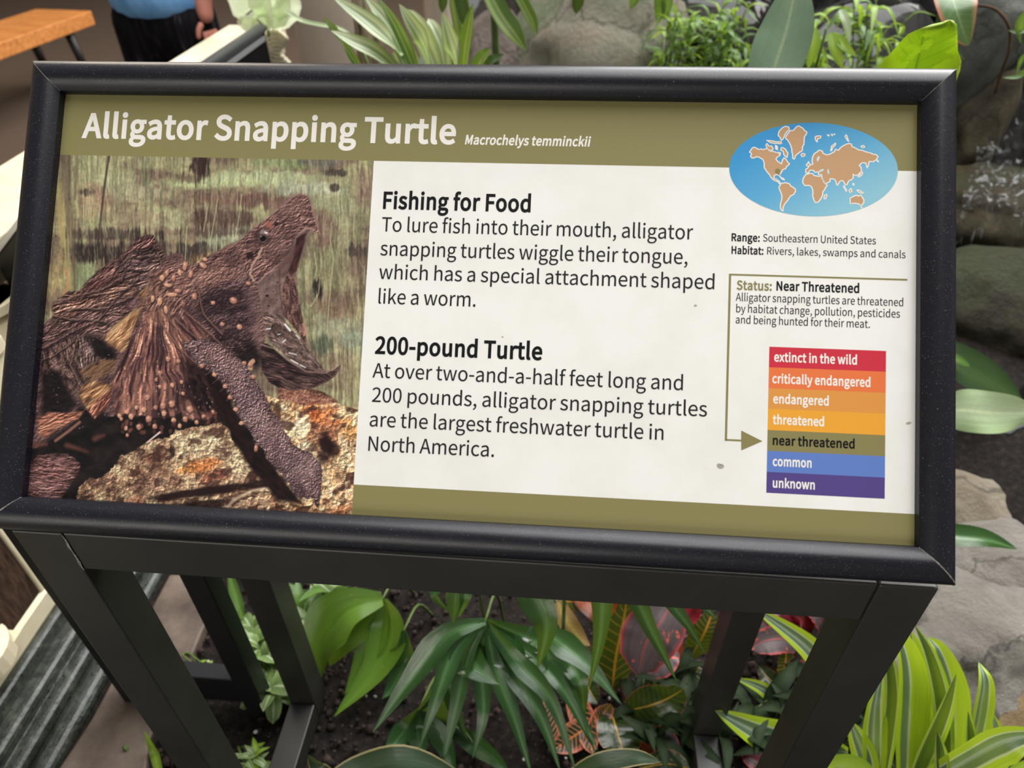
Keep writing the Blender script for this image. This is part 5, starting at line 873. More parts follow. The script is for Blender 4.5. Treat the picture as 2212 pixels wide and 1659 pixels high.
# eye
blob(566, 512, 19, 16, (58,40,40), .75, .7, 20); blob(571, 503, 11, 6, (150,126,124), .8, .6, 15); blob(568, 515, 9.5, 9, (88,66,64), 1, .25); blob(568, 515, 7.4, 7, (12,10,12), 1, .2); blob(575, 503, 4, 2, (236,230,232), .9, .5, 20); stroke([(562,519),(568,523),(575,519)], 1.2, (130,104,100), .6, 1.5); blob(564, 511, 1.8, 1.4, (180,180,186), .8, .5)
blob(540, 552, 9, 8, (34,22,24), .85, .6); blob(597, 484, 5, 5, (34,22,24), .8, .6); blob(580, 485, 10, 6, (158,98,82), .75, .7, 30); blob(553, 487, 4, 5, (150,110,98), .8, .6)
stroke([(566,536),(557,556),(544,572),(541,592),(548,606)], 4.4, (186,152,130), .85, 2.2, 5, 3); stroke([(570,538),(561,558),(548,574)], 2, (50,32,34), .5, 2)
def spike(x, y, rx, ry, a_=0):
    blob(x+1, y+ry*.6, rx*1.1, ry, (40,26,28), .55, .9, a_); blob(x, y, rx, ry, R.choice([(204,150,120),(190,134,110),(178,122,102)]), .92, .5, a_, int(x)); blob(x-rx*.25, y-ry*.35, rx*.5, ry*.4, (234,194,164), .6, .9, a_)
for q_ in ((505,649,8,7,30),(438,573,9,5,40),(420,640,7,5,90),(517,706,6,6,20),(360,590,4,8,10),(375,600,4,8,20),(388,588,4,7,-10),(372,636,11,4,0),(362,616,9,4,5),(384,628,8,4,10),(395,656,4,8,10),(384,696,5,12,-20),(398,684,5,10,-15),(376,672,5,9,-10),(400,574,5,10,10),(412,592,4,8,10),(443,560,5,4,0),(536,612,5,4,0),(460,654,5,4,0),(480,700,5,4,0)): spike(*q_)
scat([(400,580),(540,530),(560,600),(560,720),(420,760),(360,700)], 300, lambda x, y: blob(x, y, R.uniform(.8, 2), R.uniform(.7, 1.6), R.choice([(172,140,132),(30,20,24),(24,16,18),(144,110,102)]), R.uniform(.3, .65), 1))
# neck flap: folds radiating down into fleshy tubercles
flap = [(300,705),(325,640),(345,600),(380,650),(430,700),(470,760),(500,800),(495,850),(450,905),(410,905),(392,890),(354,905),(321,900),(283,897),(250,892),(242,865),(247,809),(273,758)]
i = region(flap, 12); x, y = X[i], Y[i]; sd = sdpoly(x, y, flap)+(fbm(x/8, y/8, 2, 5)-.5)*8; al = np.clip(.5-sd/5, 0, 1)[:, None]
rr = np.hypot(x-338, y-575); th = np.arctan2(x-338+(fbm(x/40, y/40, 2, 8)-.5)*18, y-575)
def fold(th, rr): return fbm(th*17+rr*0, rr/90+3, 3, 66)*.9+.25*fbm(th*52, rr/40, 2, 67)+.1*fbm(x/16, y/10, 2, 70)
f0 = fold(th, rr); fd = fold(th+.012, rr)-f0; t = np.clip((f0-.47)*2.1, 0, 1)*np.clip(.45+.55*fbm(x/34, y/34, 3, 68)*1.6, 0, 1.1); t = np.clip(t*(1.15-.9*sm(.28, .75, th))+.05, 0, 1)*3; k = np.clip(t.astype(int), 0, 2); fr = (t-k)[:, None]; cs = np.array(PK)/255.
col = (cs[k]*(1-fr)+cs[k+1]*fr)*np.clip(1-2.6*fd, .5, 1.35)[:, None]; col = col*(.86+.28*vn(x/1.8, y/2.6, 9))[:, None]; sp = sm(.66, .78, vn(x/3, y/3.4, 12))[:, None]*.45; col = col*(1-sp)+C_((62,46,58))*sp
IMG[i] = IMG[i]*(1-al)+np.clip(col, 0, 1)*al
fill([(400,778),(455,770),(500,815),(505,850),(485,900),(430,905),(395,860)], [(18,12,14),(34,22,24),(66,42,40)], 60, 14, 7, 2, s=66, soft=34)
fill([(330,590),(350,590),(372,650),(352,700),(318,690),(318,640)], [(96,64,56),(140,98,80),(176,130,106)], 80, 18, 5, 2.2, s=81, soft=22, alpha=.8)
for tx_, ty_, r_, l_ in ((258,898,6,60),(283,899,8,90),(321,905,9,100),(354,893,7,30),(352,876,8,60),(371,872,9,40),(400,905,8,14),(410,884,9,16),(388,920,6,8),(375,908,7,20),(300,922,8,8),(272,925,6,16),(275,940,5,10),(334,921,7,10),(425,912,6,8),(440,900,6,8),(262,905,5,10),(345,805,6,8),(338,820,5,6),(345,835,5,6),(363,775,7,8),(385,780,6,8),(372,832,6,8),(392,825,5,8),(318,858,7,10),(310,885,7,30),(395,850,5,8),(460,890,6,6),(295,880,6,30),(336,880,6,30)):
    stroke([(tx_-(tx_-338)*l_/300, ty_-l_), (tx_, ty_)], r_*1.1, (168,118,98), .45 if l_ > 12 else .2, 3, r_*1.2); spike(tx_, ty_, r_*.72, r_*.8)
scat(flap, 300, lambda x, y: blob(x, y, R.uniform(.8, 1.8), R.uniform(1, 2.6), R.choice([(60,44,50),(38,26,30),(228,186,158),(88,70,82)]), R.uniform(.3, .65), 1))
for k in range(30): x = R.uniform(262, 470); blob(x, R.uniform(912, 935)-(x > 420)*20, R.uniform(3, 5), R.uniform(3, 6), R.choice([(110,66,58),(132,80,70),(84,50,46)]), .7, .7)
stroke([(317,956),(330,946),(345,934)], 2.6, (230,202,192), .9, 1.5, 4.5)
for P_ in ([(345,620),(380,690),(430,735),(478,778),(500,800)], [(360,650),(372,720),(400,780)], [(425,612),(440,680),(480,722)]): ridge(P_, 5, (156,112,98), (38,26,28), .7)
for P_ in ([(350,610),(395,670),(445,712),(480,745)], [(335,640),(350,700),(385,750),(430,790)], [(345,640),(365,690),(410,742)]): ridge(P_, 4, (184,138,116), (60,40,40), .6)
ap = [(322,602),(340,585),(364,600),(392,640),(398,680),(372,690),(352,668),(330,672),(308,690),(304,660),(318,630)]
fill(ap, [(74,50,46),(108,78,70),(142,108,96)], -50, 12, 6, 2.4, s=91, soft=16, alpha=.9); relief(ap, wrink(-50, 8, 3, 92, 5), .9, soft=12, lo=.4, hi=1.6)
for q_ in ((372,636,11,4,0),(362,616,9,4,5),(384,628,8,4,10),(350,600,5,7,20),(345,650,5,9,10),(358,668,4,9,-10),(330,645,4,8,5)): spike(*q_)
# foreleg shadow and scaly limb
fill([(440,800),(490,840),(515,915),(552,970),(600,1020),(655,1090),(600,1080),(540,1010),(500,940),(470,880)], [(20,13,13),(38,22,22)], 50, 20, 10, s=67, soft=9)
arm = [(392,742),(420,732),(451,733),(484,748),(509,768),(529,786),(547,814),(572,852),(585,882),(603,908),(618,935),(635,961),(668,978),(691,999),(696,1020),(692,1072),(686,1100),(679,1077),(653,1075),(640,1072),(623,1042),(597,1011),(577,994),(567,968),(552,960),(542,935),(521,912),(509,882),(496,857),(486,832),(463,809),(438,794),(420,780)]
fill(arm, [(84,62,62),(108,84,84),(132,108,106)], 50, 22, 14, 1.6, s=68, rgh=5, rs_=7, soft=2, edge=.35, ew=7); relief(arm, lump(8, 41, oct2=False), .5, lo=.5, hi=1.3)
for cx_, cy_, rx, ry, c_, al in ((470,765,30,16,(134,104,100),.5),(540,850,18,34,(70,52,58),.4),(585,935,22,30,(132,104,104),.4),(620,1000,30,24,(84,64,68),.4),(665,1010,24,26,(140,114,112),.4),(650,1060,20,12,(66,48,52),.5)): blob(cx_, cy_, rx, ry, c_, al, 1.5, 40, int(cx_)); relief(arm, lump(3.6, 43, oct2=False), .28, lo=.6, hi=1.25)
for k in range(16): t = k/15; cx_, cy_ = 430+t*225, 765+t*270; stroke([(cx_-16, cy_+10), (cx_-3, cy_-2), (cx_+12, cy_-8), (cx_+22, cy_-14)], 1.6, (164,142,146), .45, 2.2, None, 4)
for k in range(9): t = k/8; cx_, cy_ = 450+t*205, 790+t*255; stroke([(cx_-12, cy_+8), (cx_+4, cy_-4), (cx_+18, cy_-10)], 2.4, (54,38,42), .45, 3, None, 4)
scat(arm, 220, lambda x, y: blob(x, y, R.uniform(1, 2.4), R.uniform(.9, 2), R.choice([(160,132,126),(46,32,36),(38,26,30),(168,126,110)]), R.uniform(.25, .5), .9))
for x, y in ((463,809),(486,834),(497,858),(521,914),(540,788),(528,784),(547,814),(436,790),(509,884)): spike(x, y, 5, 4.5)
spike(553, 968, 4, 8, 10); stroke([(690,1000),(694,1040),(688,1098)], 2.4, (84,60,62), .9, 2, 1.2)
IMG = np.clip(IMG, 0, 1)
IMG = np.clip(IMG+(np.random.RandomState(1).rand(X.size, 1)-.5)*.03, 0, 1)
LIN = np.where(IMG <= .04045, IMG/12.92, ((IMG+.055)/1.055)**2.4)
me = bpy.data.meshes.new('photo_print'); off = np.array(root_off(panel))
co = (W3.reshape(-1, 3)+CAMP+np.array(PN)*0.00003-off).astype(np.float32); nV = GX*GY; nF = (GX-1)*(GY-1)
me.vertices.add(nV); me.vertices.foreach_set('co', co.ravel())
ii = (np.arange(GY-1)[:, None]*GX+np.arange(GX-1)[None]).ravel(); q = np.stack([ii, ii+1, ii+1+GX, ii+GX], 1).astype(np.int32)
me.loops.add(nF*4); me.loops.foreach_set('vertex_index', q.ravel()); me.polygons.add(nF); me.polygons.foreach_set('loop_start', np.arange(0, nF*4, 4, dtype=np.int32)); me.update(calc_edges=True)
at = me.color_attributes.new('print', 'FLOAT_COLOR', 'POINT'); at.data.foreach_set('color', np.hstack([LIN, np.ones((nV, 1))]).astype(np.float32).ravel())
nb = NB('printed_photograph'); an = nb.add('ShaderNodeAttribute', attribute_name='print'); nb.link(an.outputs['Color'], nb.b.inputs['Base Color']); nb.setp(rough=0.55, spec=0.15); me.materials.append(nb.m)
po = bpy.data.objects.new('photo_print', me); COL.objects.link(po); po.parent = panel
m_cred = pmat('ink_brown', (70,50,40)); T('credit_text', 'Photo by Michael Jacobs', (744,1091), (750,978), 9, m_cred, panel, vertical=True, n=0.0001)
# ================================================================== ROCKS
def rockmat(name, cols, moss=None, rough=0.75, scale=5, wet=0):
    nb = NB(name); v = nb.coord('Object'); f = nb.noise(v, scale, 8, 0.65, 0.6); k = len(cols)
    c = nb.ramp(f, [(0.3+0.4*i/(k-1), lin(x)) for i, x in enumerate(cols)])
    crk = nb.add('ShaderNodeTexVoronoi', feature='DISTANCE_TO_EDGE'); crk.inputs['Scale'].default_value = scale*0.6
    wv = nb.mix(0.35, v, nb.noise(v, scale*1.4, 4), 'ADD'); nb.link(wv, crk.inputs['Vector'])
    c = nb.mix(nb.ramp(crk.outputs['Distance'], [(0.0, (0.55,)*3), (0.035, (0,)*3)]), c, lin((40,34,30)))
    if moss:
        mf = nb.noise(v, scale*0.7, 5, 0.6); geo = nb.add('ShaderNodeNewGeometry'); sx = nb.add('ShaderNodeSeparateXYZ'); nb.link(geo.outputs['Normal'], sx.inputs[0])
        ml = nb.add('ShaderNodeMath', operation='MULTIPLY_ADD'); nb.link(sx.outputs[2], ml.inputs[0]); ml.inputs[1].default_value = 0.25; nb.link(mf, ml.inputs[2])
        c = nb.mix(nb.ramp(ml.outputs[0], [(moss[1], (0,)*3), (moss[1]+0.14, (0.9,)*3)]), c, lin(moss[0]))
    nb.link(c, nb.b.inputs['Base Color']); nb.setp(rough=rough, spec=0.5 if wet else 0.3, coat=wet)
    h = nb.add('ShaderNodeMath', operation='ADD'); nb.link(nb.noise(v, scale*6, 10, 0.75), h.inputs[0]); nb.link(nb.noise(v, scale*1.6, 8, 0.6), h.inputs[1])
    nb.bump(h.outputs[0], 1.0, 0.04); return nb.m
RK = {
 'green': rockmat('mossy_green_stone', [(106,102,88),(150,146,126),(178,172,152),(170,154,134)], ((124,138,102), 0.62)),
 'pink': rockmat('pinkish_stone', [(104,92,84),(146,132,122),(176,164,154)]),
 'grey': rockmat('grey_river_stone', [(84,86,80),(122,124,114),(164,164,154)], None, 0.5, 4),
 'brown': rockmat('brown_stone', [(56,47,35),(100,88,64),(140,128,98)], ((74,80,48), 0.66), 0.6),
 'moss': rockmat('moss_covered_stone', [(58,52,40),(90,85,64),(118,112,90)], ((78,86,56), 0.64), 0.6),
 'wet': rockmat('wet_dark_stone', [(16,14,12),(34,30,25),(62,58,50)], None, 0.25, 6, 0.6),
 'tan': rockmat('tan_flagstone', [(150,134,112),(198,184,162),(222,212,194)], None, 0.8, 4),
 'pale': rockmat('pale_grey_flagstone', [(150,140,130),(196,188,178),(224,218,208)], None, 0.8, 5),
 'ochre': rockmat('ochre_stone', [(156,128,92),(204,176,134),(228,206,170)], None, 0.85, 7)}
def rock(label, px, py, Yc, rx, ry, rz, m, seed, tilt=(0, 0, 0), facets=11, sub=4, rough=0.10, flat=1.0):
    """faceted boulder: radii in metres about the point seen at pixel (px,py) and world depth Yc"""
    rs_ = random.Random(seed); c = ony(px, py, Yc) if not isinstance(px, Vector) else px; bm = bmesh.new(); bmesh.ops.create_icosphere(bm, subdivisions=sub, radius=1)
    pl = []
    for i in range(facets):
        n = Vector((rs_.gauss(0,1), rs_.gauss(0,1), rs_.gauss(0,1))).normalized(); pl.append((n, rs_.uniform(0.72, 1.0)))
    R_ = Matrix.Rotation(tilt[2], 3, 'Z') @ Matrix.Rotation(tilt[1], 3, 'Y') @ Matrix.Rotation(tilt[0], 3, 'X')
    for v in bm.verts:
        d = v.co.normalized(); r = 1.05
        for n, k in pl:
            q = d.dot(n)
            if q > 0.05: r = min(r, k/q)
        r = r*(1+rough*(mnoise.fractal(d*2.2+Vector((seed, 0, 0)), 1.0, 2.0, 4))+rough*.35*mnoise.noise(d*9+Vector((seed,2,1))))
        v.co = R_ @ Vector((d.x*r*rx, d.y*r*ry, d.z*r*rz))
    bmesh.ops.translate(bm, verts=bm.verts, vec=c); zmin = min(v.co.z for v in bm.verts)
    root = empty('boulder', (c.x, c.y, zmin), label, 'rock') if False else None
    me = bpy.data.meshes.new('boulder'); bmesh.ops.translate(bm, verts=bm.verts, vec=-Vector((c.x, c.y, zmin))); bm.to_mesh(me); bm.free(); me.materials.append(RK[m])
    me.polygons.foreach_set('use_smooth', [True]*len(me.polygons)); o = bpy.data.objects.new('boulder', me); COL.objects.link(o); o.location = (c.x, c.y, zmin)
    return tag(o, label, 'rock')
# top middle
rock('big smooth grey-green boulder behind the sign top, between striped palm and leafy plants', 1290, 130, 2.35, 0.29, 0.30, 0.24, 'green', 7, (0.1, -0.35, 0.2), 9)
rock('pinkish grey stone low between the striped palm and big boulder', 1080, 130, 2.35, 0.13, 0.2, 0.13, 'pink', 12)
rock('dark brown stone under hanging roots behind the big boulder', 1215, -10, 3.2, 0.22, 0.25, 0.24, 'wet', 15)
# right side pile
rock('tall rounded grey stone slab leaning beside the yellow-green leaf', 2106, 112, 1.98, 0.105, 0.08, 0.185, 'grey', 22, (0, 0.22, 0.1), 14)
rock('narrow mossy brown stone directly below the leaning grey slab', 2098, 285, 1.92, 0.075, 0.09, 0.15, 'brown', 23, (0, 0.25, 0))
rock('small brown wet stone at the foot of the upper waterfall', 2115, 385, 1.82, 0.055, 0.06, 0.045, 'brown', 26, sub=3)
rock('wet dark rock face behind the water trickle', 2200, 300, 2.15, 0.24, 0.16, 0.42, 'wet', 31, (0.2, 0, 0))
rock('flat brown ledge stone where water falls off', 2150, 450, 1.78, 0.20, 0.16, 0.085, 'brown', 33, (0.1, 0.05, 0))
rock('dark wet stone in the hollow under the ledge', 2160, 540, 1.82, 0.24, 0.14, 0.12, 'wet', 35)
rock('large moss-topped boulder right of the sign frame', 2160, 680, 1.45, 0.19, 0.17, 0.14, 'moss', 37, (0, 0.1, 0), 9)
rock('dark brown boulder beneath the pale leaf', 2180, 960, 1.16, 0.20, 0.14, 0.125, 'wet', 41, (0, 0, 0.4))
rock('second dark stone under the mossy boulder', 2100, 800, 1.38, 0.15, 0.14, 0.08, 'moss', 43)
rock('tan stone sloping down from the sign edge above the dark green leaf', 2085, 1110, 0.97, 0.155, 0.13, 0.085, 'tan', 45, (0, 0.45, 0.1), 8)
rock('grey stone with dark cracks below the dark green leaf tip', 2150, 1225, 0.84, 0.16, 0.11, 0.075, 'pale', 47, (0, 0.1, 0))
rock('beige stone right beside the sign bottom corner', 2010, 1230, 0.93, 0.12, 0.10, 0.09, 'tan', 49, (0, 0, 0.5))
rock('wide pale grey flagstone behind the striped dracaena', 2110, 1400, 0.68, 0.23, 0.15, 0.10, 'pale', 51, (0.35, 0.2, 0.2), 10, 5)
rock('ochre stone at the right edge below the pale flagstone', 2180, 1570, 0.58, 0.15, 0.09, 0.085, 'ochre', 53, (0.2, 0, 0))
rock('dark grey stone behind the thin-leaved plants above the sign', 1560, 60, 2.75, 0.30, 0.2, 0.22, 'wet', 57)
rock('wet black stone between yellow-green leaf and thin-leaved plants', 1860, 130, 2.3, 0.22, 0.2, 0.16, 'wet', 59)
for i, (px_, py_, Y_, r_, lb) in enumerate([(1440, -20, 3.2, .28, 'rear stone above the big grey-green boulder'), (1760, -30, 3.0, .3, 'rear stone behind the curling leaves'), (2010, -40, 2.8, .26, 'rear stone behind the red-edged leaf'), (2200, 40, 2.5, .2, 'rear stone at the upper right corner')]):
    rock(lb, px_, py_, Y_, r_, .2, r_*.8, 'wet', 70+i)

# ---- falling water
nb = NB('trickling_water'); v = nb.coord('Object', (26, 26, 5)); f = nb.noise(v, 1.6, 6, 0.7, 1.5); 
foam = nb.ramp(f, [(0.54, (0,)*3), (0.66, (0.7,)*3)]); nb.link(nb.mix(foam, lin((44,42,38)), lin((214,218,220))), nb.b.inputs['Base Color'])
nb.setp(rough=0.12, spec=0.7); nb.bump(f, 0.6, 0.01)
al = nb.add('ShaderNodeMath', operation='MULTIPLY_ADD'); sep = nb.add('ShaderNodeSeparateColor'); nb.link(foam, sep.inputs[0]); nb.link(sep.outputs[0], al.inputs[0]); al.inputs[1].default_value = 0.8; al.inputs[2].default_value = 0.12; nb.link(al.outputs[0], nb.b.inputs['Alpha'])
V = []; F = []; cols_ = 16
path = [(2185,205,1.93,45),(2178,300,1.86,62),(2165,390,1.72,75),(2160,440,1.60,85),(2150,480,1.575,85),(2140,560,1.57,80),(2110,600,1.55,70)]
rows = []
for a_, b_ in zip(path[:-1], path[1:]):
    for t in (0, .25, .5, .75): rows.append([a_[k]+(b_[k]-a_[k])*t for k in range(4)])
rows.append(path[-1])
for r_ in rows:
    for k in range(cols_+1):
        s_ = (k/cols_-.5)*2; p = ony(r_[0]+s_*r_[3], r_[1]+6*math.sin(k*1.3), r_[2]); V.append(p+Vector((0, -0.012*mnoise.noise(p*14), 0.006*mnoise.noise(p*30))))
for i in range(len(rows)-1):
    for k in range(cols_): F.append((i*(cols_+1)+k, i*(cols_+1)+k+1, (i+1)*(cols_+1)+k+1, (i+1)*(cols_+1)+k))
tag(mobj('waterfall', V, F, nb.m, smooth=True), 'thin sheet of water running down over the rocks at right', 'waterfall')

# ---- gravel and perlite on the soil
def scatter_bits(name, n, seed, rfun, zf, m, label, cat, x0=-0.70, x1=0.75, y0=0.25, y1=1.35):
    rs_ = np.random.RandomState(seed); bm = bmesh.new(); bmesh.ops.create_icosphere(bm, subdivisions=1, radius=1); base = np.array([v.co[:] for v in bm.verts]); fc = np.array([[v.index for v in f_.verts] for f_ in bm.faces]); bm.free()
    P_ = np.stack([rs_.uniform(x0, x1, n), rs_.uniform(y0, y1, n), np.zeros(n)], 1); sc = rfun(rs_, n)
    P_[:, 2] = zf(P_, rs_)
    B_ = base[None]*sc[:, None, None]*(1+0.35*rs_.uniform(-1, 1, (n, 1, 3)))+rs_.uniform(-.15, .15, (n, len(base), 3))*sc[:, None, None]
    V_ = (B_+P_[:, None]).reshape(-1, 3); F_ = (fc[None]+np.arange(n)[:, None, None]*len(base)).reshape(-1, 3)
    me = bpy.data.meshes.new(name); me.vertices.add(len(V_)); me.vertices.foreach_set('co', V_.astype(np.float32).ravel()); me.loops.add(F_.size); me.loops.foreach_set('vertex_index', F_.astype(np.int32).ravel())
    me.polygons.add(len(F_)); me.polygons.foreach_set('loop_start', np.arange(0, F_.size, 3, dtype=np.int32)); me.update(calc_edges=True); me.materials.append(m)
    o = bpy.data.objects.new(name, me); COL.objects.link(o); return tag(o, label, cat, None, 'stuff')
scatter_bits('soil_crumbs', 9000, 1, lambda r, n: 0.0018+0.0055*r.rand(n)**3, lambda P_, r: 0.394+0.01*r.rand(len(P_)), mottled('bark_crumb', [(18,13,11),(44,33,28),(80,64,55)], 70, 0.85, 0.4, 0.35), 'brown bark crumbs and grit covering the planting soil', 'soil')
scatter_bits('perlite_beads', 260, 2, lambda r, n: 0.0014+0.0018*r.rand(n), lambda P_, r: 0.405+0.003*r.rand(len(P_)), plain('perlite', (206,202,196), 0.6), 'tiny white perlite beads scattered on the planting soil', 'soil')

# ================================================================== PLANTS
G1 = [(0,(60,96,44)),(0.5,(84,122,62)),(1,(56,92,42))]
M_palm = leafmat('palm_green', [(0,(52,88,44)),(0.46,(60,100,52)),(0.5,(96,132,76)),(0.54,(56,94,48)),(1,(46,80,40))], 0.5, 0.22, 0.2, sv=26)
M_palmY = leafmat('palm_yellow_green', [(0,(96,128,40)),(0.5,(104,140,48)),(1,(84,120,36))], 0.45, 0.26, 0.25, sv=30, blotch=((160,150,96), 60, 0.68))
M_palmB = leafmat('palm_glossy', [(0,(44,80,36)),(0.3,(58,96,50)),(0.5,(96,134,84)),(0.7,(52,88,44)),(1,(40,74,34))], 0.5, 0.16, 0.2, sv=22, spec=0.7)
M_var = leafmat('variegated_palm', [(0,(150,168,120)),(0.15,(206,214,180)),(0.3,(120,150,98)),(0.45,(226,228,206)),(0.6,(150,172,126)),(0.75,(222,222,184)),(1,(140,158,100))], 0.5, 0.24, 0.2, sv=34, spec=0.7)
M_varD = leafmat('green_striped_palm', [(0,(52,86,36)),(0.4,(60,98,44)),(0.5,(172,180,110)),(0.6,(70,108,50)),(0.85,(150,166,96)),(1,(60,96,44))], 0.4, 0.3, 0.2, sv=30)
M_dark = leafmat('dark_palm', [(0,(38,60,26)),(0.5,(60,84,42)),(1,(36,58,26))], 0.4, 0.55, 0.12, sv=26, spec=0.25)
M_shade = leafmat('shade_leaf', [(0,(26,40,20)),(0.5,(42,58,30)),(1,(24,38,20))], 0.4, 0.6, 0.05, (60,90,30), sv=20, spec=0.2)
M_drac = leafmat('lime_dracaena', [(0,(196,222,56)),(0.2,(186,216,52)),(0.24,(228,232,190)),(0.29,(92,120,92)),(0.42,(116,140,114)),(0.5,(178,190,172)),(0.58,(100,128,98)),(0.71,(88,116,86)),(0.76,(226,230,186)),(0.8,(184,216,48)),(1,(200,224,60))], 0.35, 0.28, 0.3, (206,230,60), sv=22)
M_dracL = leafmat('lime_dracaena_broad', [(0,(196,222,50)),(0.15,(186,216,50)),(0.2,(84,112,84)),(0.42,(104,130,104)),(0.5,(228,232,190)),(0.54,(186,216,46)),(1,(202,226,54))], 0.3, 0.3, 0.3, (206,230,60), sv=22)
M_dracU = leafmat('dracaena_underside', [(0,(176,204,70)),(0.12,(186,206,90)),(0.16,(212,214,160)),(0.2,(58,90,38)),(0.78,(48,80,34)),(0.83,(216,220,160)),(0.87,(170,202,50)),(1,(178,208,50))], 0.35, 0.35, 0.3, (190,216,50), sv=22)
M_cream = leafmat('cream_edged_leaf', [(0,(206,190,140)),(0.05,(198,182,130)),(0.08,(56,76,52)),(0.5,(78,98,76)),(0.92,(52,72,48)),(0.95,(198,182,130)),(1,(206,190,140))], 0.5, 0.22, 0.1, sv=20, spec=0.6)
M_cro1 = leafmat('croton_orange_vein', [(0,(150,70,36)),(0.04,(52,64,26)),(0.45,(56,66,24)),(0.48,(206,140,50)),(0.52,(206,140,50)),(0.55,(56,66,24)),(0.96,(52,64,26)),(1,(160,74,40))], 0.4, 0.3, 0.1, veins=0.75, veincol=(168,134,44), sv=10)
M_cro2 = leafmat('croton_dark', [(0,(178,84,48)),(0.03,(34,50,22)),(0.47,(38,56,24)),(0.49,(196,150,54)),(0.51,(196,150,54)),(0.53,(38,56,24)),(0.97,(34,50,22)),(1,(178,84,48))], 0.4, 0.22, 0.1, veins=0.35, veincol=(120,120,40), sv=10, spec=0.6)
M_cro3 = leafmat('croton_pink_stripe', [(0,(206,110,90)),(0.2,(34,46,28)),(0.45,(40,50,30)),(0.5,(214,130,70)),(0.55,(40,50,30)),(0.8,(34,46,28)),(1,(206,120,96))], 0.3, 0.3, 0.1, veins=1.0, veincol=(222,140,92), sv=8)
M_cro4 = leafmat('croton_peach', [(0,(196,150,96)),(0.3,(206,160,108)),(0.5,(222,196,110)),(0.7,(170,130,90)),(1,(150,130,70))], 0.5, 0.4, 0.15, veins=0.6, veincol=(120,130,60), sv=12)
M_ti = leafmat('ti_plant_red', [(0,(206,90,90)),(0.05,(140,74,80)),(0.10,(92,78,82)),(0.46,(112,98,102)),(0.5,(184,88,92)),(0.54,(110,96,100)),(0.9,(92,76,80)),(0.95,(150,70,76)),(1,(210,90,86))], 0.5, 0.4, 0.02, (150,80,80), sv=14, blotch=((214,104,92), 55, 0.62))
M_tiD = leafmat('ti_plant_dark_red', [(0,(150,34,44)),(0.3,(92,22,32)),(0.5,(160,50,60)),(0.7,(80,22,30)),(1,(150,30,40))], 0.6, 0.3, 0.2, (200,40,40), sv=18)
M_orange = leafmat('orange_leaf', [(0,(120,52,24)),(0.5,(176,84,36)),(1,(110,50,24))], 0.6, 0.35, 0.25, (220,100,30), sv=10, veins=0.4, veincol=(60,40,20))
M_big = leafmat('big_leaf_sheen_tint', [(0,(128,154,126)),(0.46,(150,174,148)),(0.485,(192,208,164)),(0.515,(192,208,164)),(0.54,(146,170,144)),(1,(124,150,122))], 0.15, 0.25, 0.2, (150,178,150), sv=6, veins=0.25, veincol=(124,150,96), spec=0.8)  # base colour lightened to carry the sheen of front light
M_lime = leafmat('backlit_lime_leaf', [(0,(150,176,32)),(0.475,(124,160,18)),(0.49,(76,108,18)),(0.51,(76,108,18)),(0.525,(116,152,18)),(0.96,(136,168,22)),(1,(196,206,70))], 0.1, 0.45, 0.35, (120,160,10), sv=5, veins=0.5, veincol=(84,124,18), blotch=((152,184,30), 38, 0.5))
M_anth = leafmat('red_edged_leaf', [(0,(200,120,100)),(0.08,(150,130,96)),(0.16,(86,112,66)),(0.48,(96,122,78)),(0.5,(160,180,120)),(0.52,(90,118,72)),(0.86,(84,110,66)),(1,(198,112,92))], 0.2, 0.3, 0.15, sv=6, veins=0.3, veincol=(140,160,110))
M_pale = leafmat('pale_leaf', [(0,(176,196,150)),(0.44,(188,206,166)),(0.5,(216,226,180)),(0.56,(190,208,168)),(1,(166,188,136))], 0.3, 0.3, 0.35, (210,230,170), sv=10, veins=0.25, veincol=(150,178,130))
M_cal = leafmat('sunlit_pale_leaf', [(0,(236,242,222)),(0.44,(216,234,190)),(0.5,(244,246,220)),(0.56,(220,236,194)),(1,(238,242,216))], 0.25, 0.35, 0.55, (236,246,214), sv=8, veins=0.3, veincol=(240,244,214))  # colour and translucency raised near white to carry the sunlight
M_smallg = leafmat('small_green_leaf', [(0,(72,106,44)),(0.5,(104,138,66)),(1,(72,106,42))], 0.3, 0.35, 0.3, sv=10)
M_smallb = leafmat('small_lime_leaf', [(0,(124,160,44)),(0.5,(164,192,74)),(1,(120,160,44))], 0.3, 0.35, 0.4, sv=10)
M_fit = leafmat('white_veined_leaf', [(0,(150,170,110)),(0.12,(120,146,84)),(0.4,(96,126,66)),(0.5,(206,214,176)),(0.6,(100,130,70)),(0.9,(126,150,90)),(1,(156,176,116))], 0.3, 0.35, 0.25, sv=8, veins=0.4, veincol=(200,212,170))
M_stem = mottled('green_stem', [(70,90,44),(96,112,60)], 30, 0.5, 0.1); M_brown = mottled('brown_stem', [(60,44,30),(96,72,50)], 30, 0.8, 0.4)
def plant(nm, px, py, Y, label, cat='plant', zb=0.395):
    p = ony(px, py, Y); return empty(nm, (p.x, p.y, zb), label, cat)

